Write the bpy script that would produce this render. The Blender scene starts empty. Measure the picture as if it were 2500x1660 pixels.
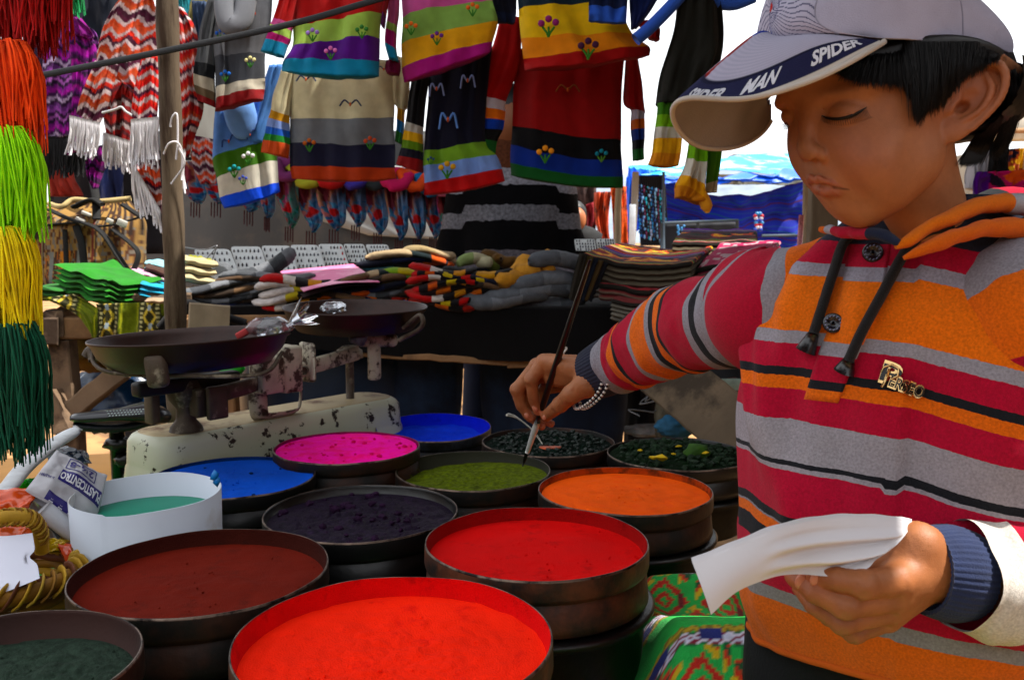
import bpy, bmesh, math, random
import numpy as np
from math import radians, sin, cos, pi, sqrt
from mathutils import Vector, Matrix, noise as mn
random.seed(7); rs = np.random.RandomState(7)
S = bpy.context.scene
# ---------------------------------------------------------------- camera, sky, sun, exposure
FL = 2200.0; PCX = 1250.0; PCY = 830.0; PITCH = radians(6.4); CAMZ = 1.25
cam_d = bpy.data.cameras.new('camera'); cam = bpy.data.objects.new('camera', cam_d)
S.collection.objects.link(cam); S.camera = cam
cam.location = (0, 0, CAMZ); cam.rotation_euler = (radians(90) - PITCH, 0, 0)
cam_d.sensor_width = 36; cam_d.lens = 36 * FL / 2500; cam_d.clip_start = .05; cam_d.clip_end = 3000
cam_d.dof.use_dof = True; cam_d.dof.focus_distance = 1.0; cam_d.dof.aperture_fstop = 16
SUN_EL = radians(60); SUN_AZ = radians(96)      # azimuth from +Y towards +X
w = bpy.data.worlds.new('World'); S.world = w; w.use_nodes = True
wn = w.node_tree; wn.nodes.clear()
wo = wn.nodes.new('ShaderNodeOutputWorld'); bg = wn.nodes.new('ShaderNodeBackground')
sky = wn.nodes.new('ShaderNodeTexSky'); sky.sky_type = 'NISHITA'; sky.sun_disc = False
sky.sun_elevation = SUN_EL; sky.sun_rotation = SUN_AZ; sky.dust_density = 3.0; sky.air_density = 1.2
# thin bright cloud veils the blue
tc = wn.nodes.new('ShaderNodeTexCoord'); nz = wn.nodes.new('ShaderNodeTexNoise'); nz.inputs['Scale'].default_value = 2.2; nz.inputs['Detail'].default_value = 5
wn.links.new(tc.outputs['Generated'], nz.inputs['Vector'])
rp = wn.nodes.new('ShaderNodeMapRange'); rp.inputs[1].default_value = .3; rp.inputs[2].default_value = .75; rp.inputs[3].default_value = .8; rp.inputs[4].default_value = .97
wn.links.new(nz.outputs['Fac'], rp.inputs[0])
mx = wn.nodes.new('ShaderNodeMix'); mx.data_type = 'RGBA'
wn.links.new(rp.outputs[0], mx.inputs['Factor']); wn.links.new(sky.outputs[0], mx.inputs[6]); mx.inputs[7].default_value = (8.6, 8.8, 9.1, 1)
wn.links.new(mx.outputs[2], bg.inputs['Color']); bg.inputs['Strength'].default_value = 0.10
wn.links.new(bg.outputs[0], wo.inputs[0])
sl = bpy.data.lights.new('sun', 'SUN'); sl.energy = 4.5; sl.angle = radians(.6); sl.color = (1, .96, .88)
so = bpy.data.objects.new('sun', sl); S.collection.objects.link(so)
_sd = Vector((sin(SUN_AZ) * cos(SUN_EL), cos(SUN_AZ) * cos(SUN_EL), sin(SUN_EL)))
so.rotation_euler = _sd.to_track_quat('Z', 'Y').to_euler(); so.location = _sd * 20
S.view_settings.view_transform = 'Standard'; S.view_settings.look = 'None'; S.view_settings.gamma = 1
S.view_settings.use_curve_mapping = False; S.view_settings.exposure = 1.1
S.cycles.max_bounces = 6; S.cycles.transparent_max_bounces = 8
# ---------------------------------------------------------------- helpers
def at(px, py, Y):
    """world point seen at photo pixel (2500 wide) lying at forward distance Y"""
    dx = (px - PCX) / FL; dy = (PCY - py) / FL
    d = Vector((dx, cos(PITCH) + dy * sin(PITCH), -sin(PITCH) + dy * cos(PITCH)))
    return Vector((0, 0, CAMZ)) + d * (Y / d.y)
def onz(px, py, z):
    dx = (px - PCX) / FL; dy = (PCY - py) / FL
    d = Vector((dx, cos(PITCH) + dy * sin(PITCH), -sin(PITCH) + dy * cos(PITCH)))
    return Vector((0, 0, CAMZ)) + d * ((z - CAMZ) / d.z)
def A(*pts): return np.array(pts, float)
def hexc(h):
    h = h.lstrip('#'); r = [int(h[i:i+2], 16) / 255 for i in (0, 2, 4)]
    r = [((c + .055) / 1.055) ** 2.4 if c > .04045 else c / 12.92 for c in r]; l = .3 * r[0] + .6 * r[1] + .1 * r[2]
    return tuple(min(1, max(.0008, l + (c - l) * 1.1)) for c in r)          # dyes a little purer than the sampled swatches
def C4(h): return (*hexc(h), 1) if isinstance(h, str) else (*h[:3], 1)
def hnoise(P, seed=0):
    """3-D value noise in -1..1"""
    P = np.asarray(P, float); i = np.floor(P).astype(np.int64); f = P - i; f = f * f * (3 - 2 * f)
    def h(a, b, c):
        n = (a * 73856093) ^ (b * 19349663) ^ (c * 83492791) ^ (seed * 2654435 + 1013)
        n = (n ^ (n >> 13)) * 1274126177 & 0x7fffffff
        return ((n ^ (n >> 11)) & 0xffff) / 32767.5 - 1
    r = 0
    for a in (0, 1):
        for b in (0, 1):
            for c in (0, 1):
                wgt = (f[..., 0] if a else 1 - f[..., 0]) * (f[..., 1] if b else 1 - f[..., 1]) * (f[..., 2] if c else 1 - f[..., 2])
                r = r + wgt * h(i[..., 0] + a, i[..., 1] + b, i[..., 2] + c)
    return r
def fbm(P, seed=0, o=3):
    P = np.asarray(P, float); r = 0; a = 1.
    for k in range(o): r = r + a * hnoise(P * 2 ** k + 7.3 * k, seed + k); a *= .5
    return r
def sstep(a, b, x): t = np.clip((x - a) / (b - a), 0, 1); return t * t * (3 - 2 * t)
def spline(pts, n, closed=False):
    P = np.array(pts, float); m = len(P)
    if m == 2 and not closed: return P[0] + (P[1] - P[0]) * np.linspace(0, 1, n)[:, None]
    t = np.linspace(0, m if closed else m - 1, n, endpoint=not closed)
    k = np.floor(t).astype(int)
    if not closed: k = np.minimum(k, m - 2)
    f = (t - k)[:, None]
    g = (lambda i: P[i % m]) if closed else (lambda i: np.where((i < 0)[:, None], 2 * P[0] - P[1], np.where((i >= m)[:, None], 2 * P[-1] - P[-2], P[np.clip(i, 0, m - 1)])))
    p0, p1, p2, p3 = g(k - 1), g(k), g(k + 1), g(k + 2)
    return .5 * (2 * p1 + (p2 - p0) * f + (2 * p0 - 5 * p1 + 4 * p2 - p3) * f * f + (3 * p1 - p0 - 3 * p2 + p3) * f ** 3)
_org = {}
def thing(name, label, cat, loc=(0, 0, 0), group=None, kind=None):
    o = bpy.data.objects.new(name, None); S.collection.objects.link(o); o.location = loc; o.empty_display_size = .05
    _org[o.name] = Vector(loc); return tag(o, label, cat, group, kind)
def tag(o, label=None, cat=None, group=None, kind=None):
    if label: o['label'] = label
    if cat: o['category'] = cat
    if group: o['group'] = group
    if kind: o['kind'] = kind
    return o
def rawmesh(name, V, F, mat=None, smooth=True, attrs=None, uv=None):
    V = np.asarray(V, float); me = bpy.data.meshes.new(name)
    if isinstance(F, np.ndarray) and F.ndim == 2:
        nf, k = F.shape
        me.vertices.add(len(V)); me.vertices.foreach_set('co', V.astype(np.float32).ravel())
        me.loops.add(nf * k); me.loops.foreach_set('vertex_index', F.astype(np.int32).ravel())
        me.polygons.add(nf); me.polygons.foreach_set('loop_start', np.arange(0, nf * k, k, dtype=np.int32))
        me.update(calc_edges=True); me.validate()
    else:
        me.from_pydata([tuple(v) for v in V], [], [tuple(int(i) for i in f) for f in F])
    if smooth: me.polygons.foreach_set('use_smooth', [True] * len(me.polygons))
    if attrs:
        for k, a in attrs.items():
            a = np.asarray(a, np.float32)
            if a.ndim == 1:
                at_ = me.attributes.new(k, 'FLOAT', 'POINT'); at_.data.foreach_set('value', a)
            else:
                if a.shape[1] == 3: a = np.hstack([a, np.ones((len(a), 1), np.float32)])
                at_ = me.attributes.new(k, 'FLOAT_COLOR', 'POINT'); at_.data.foreach_set('color', a.ravel())
    if uv is not None:
        l = me.uv_layers.new(name='UVMap'); vi = np.empty(len(me.loops), np.int32); me.loops.foreach_get('vertex_index', vi)
        l.data.foreach_set('uv', np.asarray(uv, np.float32)[vi].ravel())
    if mat: me.materials.append(mat)
    me.update(); return me
def part(name, V, F, mat, parent=None, smooth=True, attrs=None, uv=None, label=None, kind=None, loc=None):
    """V in world space; origin = parent's origin (or loc / base centre for a top-level mesh)"""
    V = np.asarray(V, float)
    if parent is not None: og = _org[parent.name]
    elif loc is not None: og = Vector(loc)
    else: og = Vector(((V[:, 0].min() + V[:, 0].max()) / 2, (V[:, 1].min() + V[:, 1].max()) / 2, V[:, 2].min()))
    me = rawmesh(name, V - np.array(og), F, mat, smooth, attrs, uv)
    o = bpy.data.objects.new(name, me); S.collection.objects.link(o)
    if parent is not None: o.parent = parent
    else: o.location = og
    _org[o.name] = og
    return tag(o, label, None, None, kind)
def join(*ms):
    """merge (V,F,[attr dict]) triples"""
    Vs, Fs, n = [], [], 0
    for m in ms:
        V, F = m[0], m[1]; Vs.append(np.asarray(V, float))
        Fs += [tuple(int(i) + n for i in f) for f in F]; n += len(V)
    return np.vstack(Vs), Fs
def gridf(nu, nv, cu=False, cv=False):
    a = np.arange(nu if cu else nu - 1); b = np.arange(nv if cv else nv - 1)
    i, j = np.meshgrid(a, b, indexing='ij'); i2 = (i + 1) % nu; j2 = (j + 1) % nv
    return np.stack([i * nv + j, i2 * nv + j, i2 * nv + j2, i * nv + j2], -1).reshape(-1, 4)
def tube(pts, r, n=8, caps=True, flat=None):
    P = np.asarray(pts, float); m = len(P); R = np.broadcast_to(np.asarray(r, float), (m,)) if np.ndim(r) <= 1 else r
    T = np.gradient(P, axis=0); T /= np.linalg.norm(T, axis=1)[:, None] + 1e-12
    up = np.array([0, 0, 1.]) if abs(T[0][2]) < .9 else np.array([0, 1., 0])
    N = np.zeros_like(P); N[0] = np.cross(T[0], up); N[0] /= np.linalg.norm(N[0])
    for i in range(1, m):
        v = N[i-1] - T[i] * (N[i-1] @ T[i]); N[i] = v / (np.linalg.norm(v) + 1e-12)
    B = np.cross(T, N); a = np.linspace(0, 2 * pi, n, endpoint=False)
    fb = 1 if flat is None else flat
    V = P[:, None] + R[:, None, None] * (np.cos(a)[None, :, None] * N[:, None] + fb * np.sin(a)[None, :, None] * B[:, None])
    V = V.reshape(-1, 3); F = [tuple(f) for f in gridf(m, n, False, True)]
    if caps: F += [tuple(range(n - 1, -1, -1)), tuple(range((m - 1) * n, m * n))]
    return V, F
def frame(axis):
    a = Vector(axis).normalized(); u = a.orthogonal().normalized(); return np.array([u, a.cross(u), a]).T
def lathe(prof, n=48, c=(0, 0, 0), axis=(0, 0, 1), ecc=1.0, caps=True):
    P = np.array(prof, float); a = np.linspace(0, 2 * pi, n, endpoint=False)
    V = np.stack([P[:, 0][:, None] * np.cos(a), P[:, 0][:, None] * np.sin(a) * ecc, np.repeat(P[:, 1][:, None], n, 1)], -1).reshape(-1, 3)
    if tuple(axis) != (0, 0, 1): V = V @ frame(axis).T
    F = [tuple(f[::-1]) for f in gridf(len(P), n, False, True)]
    if caps:
        if P[0, 0] > 1e-6: F.append(tuple(range(n)))
        if P[-1, 0] > 1e-6: F.append(tuple(range((len(P) - 1) * n, len(P) * n))[::-1])
    return V + np.array(c), F
def box(c, s, R=None, bev=0.0):
    bm = bmesh.new(); bmesh.ops.create_cube(bm, size=1)
    for v in bm.verts: v.co = Vector((v.co.x * s[0], v.co.y * s[1], v.co.z * s[2]))
    if bev: bmesh.ops.bevel(bm, geom=bm.edges[:] + bm.verts[:], offset=bev, segments=2, affect='EDGES', profile=.5)
    V = np.array([v.co[:] for v in bm.verts]); F = [tuple(v.index for v in f.verts) for f in bm.faces]; bm.free()
    if R is not None: V = V @ np.array(R).T
    return V + np.array(c), F
def plank(p, q, wd, th, up=(0, 0, 1), bev=.004, n=10, rough=.0015, seed=0):
    """board from p to q, width wd (along side), thickness th (along up)"""
    p, q = np.array(p, float), np.array(q, float); T = q - p; L = np.linalg.norm(T); T /= L
    up = np.array(up, float); B = np.cross(T, up); B /= np.linalg.norm(B); U = np.cross(B, T)
    b = bev; h, t = wd / 2, th / 2
    sec = np.array([(-h + b, -t), (h - b, -t), (h, -t + b), (h, t - b), (h - b, t), (-h + b, t), (-h, t - b), (-h, -t + b)])
    s = np.linspace(0, L, n)
    V = (p + T * s[:, None])[:, None] + sec[None, :, :1] * B + sec[None, :, 1:] * U
    V = V.reshape(-1, 3); V = V + rough * np.stack([hnoise(V * 25, seed + k) for k in range(3)], -1)
    F = [tuple(f) for f in gridf(n, 8, False, True)] + [tuple(range(7, -1, -1)), tuple(range((n - 1) * 8, n * 8))]
    return V, F
def ico(c, r, sub=1, sc=(1, 1, 1), jit=0, seed=0):
    bm = bmesh.new(); bmesh.ops.create_icosphere(bm, subdivisions=sub, radius=1)
    V = np.array([v.co[:] for v in bm.verts]); F = [tuple(v.index for v in f.verts) for f in bm.faces]; bm.free()
    if jit: V = V * (1 + jit * hnoise(V * 1.7 + seed * 3.1, seed)[:, None])
    return V * r * np.array(sc) + np.array(c), F
# ---- materials
_mats = {}
def mat(name, col='#808080', rough=.8, var=.18, vs=12., bump=.25, bs=250., metal=0., spec=.35, ramp=None, attr='s', vcol=False, sheen=0., trans=0., sss=0., col2=None, c2s=6., c2t=(.5, .6), knit=0, coat=0., alpha=1., stretch=None):
    if name in _mats: return _mats[name]
    m = bpy.data.materials.new(name); m.use_nodes = True; N = m.node_tree.nodes; L = m.node_tree.links
    b = N['Principled BSDF']; b.inputs['Roughness'].default_value = rough; b.inputs['Metallic'].default_value = metal
    b.inputs['Specular IOR Level'].default_value = spec
    if sheen: b.inputs['Sheen Weight'].default_value = sheen; b.inputs['Sheen Roughness'].default_value = .6
    if trans: b.inputs['Transmission Weight'].default_value = trans
    if coat: b.inputs['Coat Weight'].default_value = coat; b.inputs['Coat Roughness'].default_value = .15
    if sss:
        b.inputs['Subsurface Weight'].default_value = sss; b.inputs['Subsurface Scale'].default_value = .006
        b.inputs['Subsurface Radius'].default_value = (1, .35, .2)
    if alpha < 1: b.inputs['Alpha'].default_value = alpha
    t = N.new('ShaderNodeTexCoord'); src = t.outputs['Object']
    if stretch:
        mp = N.new('ShaderNodeMapping'); mp.inputs['Scale'].default_value = stretch; L.new(src, mp.inputs[0]); src = mp.outputs[0]
    if ramp:
        a = N.new('ShaderNodeAttribute'); a.attribute_name = attr
        r = N.new('ShaderNodeValToRGB'); r.color_ramp.interpolation = 'CONSTANT'; e = r.color_ramp.elements
        e.remove(e[1]); e[0].position = 0; e[0].color = C4(ramp[0][1])
        for p_, c_ in ramp[1:]: q = e.new(min(max(p_, 0), 1)); q.color = C4(c_)
        L.new(a.outputs['Fac'], r.inputs[0]); base = r.outputs['Color']
    elif vcol:
        a = N.new('ShaderNodeAttribute'); a.attribute_name = 'Col'; base = a.outputs['Color']
    else:
        g = N.new('ShaderNodeRGB'); g.outputs[0].default_value = C4(col); base = g.outputs[0]
    if col2:
        n2 = N.new('ShaderNodeTexNoise'); n2.inputs['Scale'].default_value = c2s; n2.inputs['Detail'].default_value = 8; n2.inputs['Roughness'].default_value = .65
        L.new(src, n2.inputs['Vector'])
        r2 = N.new('ShaderNodeMapRange'); r2.inputs[1].default_value = c2t[0]; r2.inputs[2].default_value = c2t[1]; L.new(n2.outputs['Fac'], r2.inputs[0])
        m2 = N.new('ShaderNodeMix'); m2.data_type = 'RGBA'; L.new(r2.outputs[0], m2.inputs['Factor']); L.new(base, m2.inputs[6]); m2.inputs[7].default_value = C4(col2); base = m2.outputs[2]
    if var:
        n = N.new('ShaderNodeTexNoise'); n.inputs['Scale'].default_value = vs; n.inputs['Detail'].default_value = 6; L.new(src, n.inputs['Vector'])
        r3 = N.new('ShaderNodeMapRange'); r3.inputs[1].default_value = .25; r3.inputs[2].default_value = .75
        r3.inputs[3].default_value = 1 - var; r3.inputs[4].default_value = 1 + var; L.new(n.outputs['Fac'], r3.inputs[0])
        hs = N.new('ShaderNodeHueSaturation'); L.new(r3.outputs[0], hs.inputs['Value']); L.new(base, hs.inputs['Color']); base = hs.outputs[0]
    L.new(base, b.inputs['Base Color'])
    if bump or knit:
        bp = N.new('ShaderNodeBump'); bp.inputs['Strength'].default_value = bump; bp.inputs['Distance'].default_value = .002
        if knit:
            u = N.new('ShaderNodeUVMap'); mp = N.new('ShaderNodeMapping'); mp.inputs['Scale'].default_value = (knit, knit, 1); L.new(u.outputs[0], mp.inputs[0])
            wv = N.new('ShaderNodeTexWave'); wv.wave_type = 'BANDS'; wv.bands_direction = 'X'; wv.inputs['Scale'].default_value = 1; wv.inputs['Distortion'].default_value = 1.2; wv.inputs['Detail'].default_value = 2; wv.inputs['Detail Scale'].default_value = 3
            L.new(mp.outputs[0], wv.inputs['Vector'])
            nb = N.new('ShaderNodeTexNoise'); nb.inputs['Scale'].default_value = bs; L.new(src, nb.inputs['Vector'])
            ad = N.new('ShaderNodeMath'); ad.operation = 'ADD'; L.new(wv.outputs['Fac'], ad.inputs[0]); L.new(nb.outputs['Fac'], ad.inputs[1]); L.new(ad.outputs[0], bp.inputs['Height'])
            bp.inputs['Distance'].default_value = .0015
        else:
            nb = N.new('ShaderNodeTexNoise'); nb.inputs['Scale'].default_value = bs; nb.inputs['Detail'].default_value = 4; L.new(src, nb.inputs['Vector']); L.new(nb.outputs['Fac'], bp.inputs['Height'])
        L.new(bp.outputs[0], b.inputs['Normal'])
    _mats[name] = m; return m
# ---- signed distance modelling, polygonised with surface nets
def smin(a, b, k): h = np.clip(.5 + .5 * (b - a) / k, 0, 1); return b + (a - b) * h - k * h * (1 - h)
def smax(a, b, k): return -smin(-a, -b, k)
def sd_ell(P, c, r, R=None):
    q = P - np.array(c, np.float32)
    if R is not None: q = q @ np.array(R, np.float32)
    r = np.array(r, np.float32); k0 = np.linalg.norm(q / r, axis=-1); k1 = np.linalg.norm(q / (r * r), axis=-1) + 1e-9
    return k0 * (k0 - 1) / k1
def sd_cap(P, a, b, ra, rb):
    a = np.array(a, np.float32); b = np.array(b, np.float32); ba = b - a; h = np.clip((P - a) @ ba / (ba @ ba + 1e-12), 0, 1)
    return np.linalg.norm(P - a - h[..., None] * ba, axis=-1) - (ra + (rb - ra) * h)
def sd_chain(P, pts, rad, k=.15):
    d = None
    for i in range(len(pts) - 1):
        e = sd_cap(P, pts[i], pts[i+1], rad[i], rad[i+1]); d = e if d is None else smin(d, e, k)
    return d
def nets(fn, lo, hi, h):
    lo = np.array(lo, float); hi = np.array(hi, float); n = np.ceil((hi - lo) / h).astype(int) + 1
    ax = [lo[i] + h * np.arange(n[i]) for i in range(3)]
    D = np.empty(n, np.float32); B = 8
    nb = -(-n // B); cc = [lo[i] + h * (np.arange(nb[i]) * B + (B - 1) / 2) for i in range(3)]
    DB = fn(np.stack(np.meshgrid(*cc, indexing='ij'), -1).astype(np.float32))
    for b in np.argwhere(DB > -1e9): s_ = tuple(slice(b[i] * B, (b[i] + 1) * B) for i in range(3)); D[s_] = DB[tuple(b)]
    near = np.argwhere(np.abs(DB) < B * h * 1.25)
    o = np.stack(np.meshgrid(*[np.arange(B)] * 3, indexing='ij'), -1).reshape(-1, 3)
    for s in range(0, len(near), 600):
        I0 = (near[s:s+600][:, None] * B + o[None]).reshape(-1, 3); I0 = I0[(I0 < n).all(1)]
        D[tuple(I0.T)] = fn((lo + h * I0).astype(np.float32))
    ins = D < 0
    c = np.zeros(n - 1, int)
    for dx in (0, 1):
        for dy in (0, 1):
            for dz in (0, 1): c += ins[dx:n[0]-1+dx, dy:n[1]-1+dy, dz:n[2]-1+dz]
    act = (c > 0) & (c < 8); idx = -np.ones(n - 1, int); I = np.argwhere(act); idx[act] = np.arange(len(I))
    acc = np.zeros((len(I), 3)); cnt = np.zeros(len(I))
    cor = [(a, b, d) for a in (0, 1) for b in (0, 1) for d in (0, 1)]
    for a in cor:
        for ax_ in range(3):
            if a[ax_]: continue
            b = list(a); b[ax_] = 1
            da = D[tuple((I + a).T)]; db = D[tuple((I + b).T)]; m = (da < 0) != (db < 0)
            t = np.where(m, da / (da - db + 1e-20), 0); p = np.array(a, float) + np.zeros((len(I), 3)); p[:, ax_] += t
            acc += p * m[:, None]; cnt += m
    V = lo + h * (I + acc / cnt[:, None])
    F = []
    for ax_ in range(3):
        u, v = (ax_ + 1) % 3, (ax_ + 2) % 3
        s0 = [slice(None)] * 3; s1 = [slice(None)] * 3; s0[ax_] = slice(0, -1); s1[ax_] = slice(1, None)
        m = ins[tuple(s0)] != ins[tuple(s1)]; E = np.argwhere(m)
        E = E[(E[:, u] > 0) & (E[:, v] > 0) & (E[:, u] < n[u] - 1) & (E[:, v] < n[v] - 1)]
        sgn = ins[tuple(E.T)]
        q = []
        for (a, b) in ((0, 0), (-1, 0), (-1, -1), (0, -1)):
            e = E.copy(); e[:, u] += a; e[:, v] += b; q.append(idx[tuple(e.T)])
        Q = np.stack(q, 1); Q[~sgn] = Q[~sgn][:, ::-1]; F.append(Q)
    F = np.vstack(F); F = F[(F >= 0).all(1)][:, ::1]
    return V, F
def text_mesh(txt, size=1., ext=0., bold=0., shear=0., align='CENTER', spacing=1.):
    cu = bpy.data.curves.new('t', 'FONT'); cu.body = txt; cu.size = size; cu.extrude = ext; cu.offset = bold; cu.shear = shear
    cu.align_x = align; cu.align_y = 'CENTER'; cu.space_character = spacing; cu.resolution_u = 3
    o = bpy.data.objects.new('t', cu); S.collection.objects.link(o)
    dg = bpy.context.evaluated_depsgraph_get(); me = bpy.data.meshes.new_from_object(o.evaluated_get(dg))
    bm = bmesh.new(); bm.from_mesh(me); bmesh.ops.triangulate(bm, faces=bm.faces[:])
    for _ in range(1): bmesh.ops.subdivide_edges(bm, edges=[e for e in bm.edges if e.calc_length() > size * .25], cuts=1)
    bmesh.ops.triangulate(bm, faces=bm.faces[:])
    V = np.array([v.co[:] for v in bm.verts]); F = [tuple(v.index for v in f.verts) for f in bm.faces]; bm.free()
    bpy.data.objects.remove(o); bpy.data.curves.remove(cu); bpy.data.meshes.remove(me)
    return V, F

def S3(px, py, Y, dz=0): p = at(px, py, Y); return (p.x, p.y, p.z + dz)
# ================================================================ ground
gz = 0.0
GX, GY = np.meshgrid(np.concatenate([np.linspace(-600, -14, 8), np.linspace(-12, 12, 100), np.linspace(14, 600, 8)]), np.concatenate([np.linspace(-300, -4, 6), np.linspace(-3, 16, 90), np.linspace(18, 900, 10)]), indexing='ij')
GP = np.stack([GX, GY, .018 * fbm(np.stack([GX, GY, 0 * GX], -1) * 1.1, 5) * (np.abs(GX) < 12)], -1).reshape(-1, 3)
part('ground', GP, gridf(*GX.shape), mat('earth', '#9A7650', rough=.95, var=.25, vs=3, bump=.6, bs=40, col2='#6E5238', c2s=2.5), kind='structure', loc=(0, 0, 0))
# ================================================================ dye table
TZ = .715
steel_dark = mat('blackened_steel', '#0C0A08', rough=.55, var=.5, vs=9, bump=.35, bs=90, metal=.1, spec=.3, col2='#2E170C', c2s=14, c2t=(.46, .62))
steel_red = mat('rusted_steel', '#1E1815', rough=.55, var=.4, vs=14, bump=.4, bs=120, metal=.2, spec=.35, col2='#5A3020', c2s=16, c2t=(.42, .62))
steel_blk = mat('black_enamel_steel', '#040404', rough=.38, var=.4, vs=20, bump=.25, bs=80, spec=.5)
worn_rim = mat('worn_rim', '#6A5A50', rough=.4, metal=.7, var=.5, vs=40, bump=.3, bs=200, col2='#1A1210', c2s=30, c2t=(.48, .6))  # worn rim metal, made paler to paint a highlight along the edge
wood_grey = mat('weathered_wood', '#6E5A48', rough=.85, var=.35, vs=9, bump=.5, bs=60, col2='#3A2C22', c2s=5, stretch=(1, 1, 1))
wood_tan = mat('tan_wood', '#8A6A4C', rough=.8, var=.3, vs=10, bump=.45, bs=70, col2='#4C3626', c2s=6, c2t=(.5, .7))
t = thing('market_table', 'low wooden stall table hidden under the green woven cloth and dye tins', 'table', (-.35, 1.25, 0))
for k in range(6):
    V, F = plank((-1.15 + .0, .62 + k * .215, TZ - .03), (.27, .62 + k * .215, TZ - .03), .205, .022, seed=k); part('plank', V, F, wood_grey, t, smooth=False)
for x, y in ((-1.05, .68), (.2, .68), (-1.05, 1.65), (.2, 1.65)):
    V, F = plank((x, y, 0), (x, y, TZ - .045), .07, .07, up=(0, 1, 0)); part('leg', V, F, wood_grey, t, smooth=False)
# woven cloth: bands run across the table and fall over its right edge
def cloth_col(s, q):
    """s along the table depth (m), q along the band (m); a woven look quantised to yarn steps"""
    st = .0022; s = np.floor(s / st) * st; q = np.floor(q / st) * st
    per = .235; u = (s % per) / per
    G = np.array(hexc('#16B04A')); col = np.tile(G, (len(s), 1))
    def put(m, h): col[m] = hexc(h)
    zz = .006 * np.abs(((q / .012) % 2) - 1)
    # motif band
    band = (u > .40) & (u < .86); uu = (u - .40) / .46
    put(band, '#2FA64C')
    a = np.abs(((q / .085) % 1) - .5) * 2; b = np.abs(uu - .5) * 2
    r = a + b * 1.0
    n = hnoise(np.stack([q * 160, s * 60, 0 * s], -1), 4)
    put(band & (r < .82) & (r > .58), '#B32B12'); put(band & (r < .34) & (r > .16), '#B8300F'); put(band & (np.abs(a - .5) < .12) & (b < .25), '#6A1A20')
    put(band & (r > 1.05) & (n > -.1), '#C8A80C'); put(band & (r > 1.28) & (n > -.3), '#C23A12'); put(band & (r > 1.45) & (n > .1), '#1B4A2A')
    # edge stripes
    for c0, sg in ((.37, 1), (.89, -1)):
        e = (u - c0) * per * sg + zz
        put(np.abs(e) < .010, '#12603A'); put(np.abs(e) < .0078, '#D8D4E4'); put(np.abs(e) < .005, '#7A1430'); put(np.abs(e) < .0022, '#C9CCE0')
    for c0, sg in ((.29, 1), (.97, -1)):
        e = (u - c0) * per * sg + .003 * np.sin(q * 500)
        put(np.abs(e) < .006, '#7C6A12'); put(np.abs(e) < .0028, '#B79A1E')
    for c0 in (.325, .93):
        blob = (np.sin(q * 110) > .2) & (np.abs(u - c0) * per < .008); put(blob, '#14206A')
    return col
nu, nv = 520, 420
uu, vv = np.meshgrid(np.linspace(0, 1, nu), np.linspace(0, 1, nv), indexing='ij')
L1, R1, L2 = 1.40, .035, .62
q = uu * (L1 + R1 * pi / 2 + L2)
y = .50 + vv * 1.45
edge = .285 + .0 * y
phi = np.clip((q - L1) / R1, 0, pi / 2)
x = np.where(q < L1, edge - L1 + q, edge + R1 * np.sin(phi)); z = np.where(q < L1, TZ, TZ - R1 * (1 - np.cos(phi)))
fall = np.clip(q - L1 - R1 * pi / 2, 0, None); z = z - fall
P = np.stack([x, y, z], -1)
wv = fbm(np.stack([q * 5, y * 6, 0 * q], -1), 9)
near_e = sstep(L1 - .22, L1 + .02, q)
lift = .085 * sstep(.12, .19, x) * sstep(.70, .82, y) * (1 - sstep(1.17, 1.25, y)); P[..., 2] += lift * (q < L1 + R1 * 1.6)
P[..., 2] += np.where(q < L1 + .06, .012 * wv * sstep(L1 - .5, L1 - .1, q) + .022 * near_e * np.sin(y * 26 + 1.2) * (q < L1 + .2), 0)
P[..., 0] += sstep(0, .15, fall) * (.03 * np.sin(y * 26 + 1 + 2 * fall) + .02 * wv) + .012 * near_e * np.sin(y * 26 + 1.2)
col = cloth_col((y + .9 * (q - L1 + .12) ** 2 * (q > L1 - .12) + .05 * np.sin(q * 3.0)).ravel(), q.ravel())
part_cloth = part('woven_cloth', P.reshape(-1, 3), gridf(nu, nv), mat('woven_green', rough=.9, vcol=True, var=.16, vs=60, bump=.7, bs=450, sheen=.06), attrs={'Col': col}, loc=(-.4, 1.2, TZ))
tag(part_cloth, 'bright green patterned woven cloth draped over the dye table edge', 'cloth')
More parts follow.
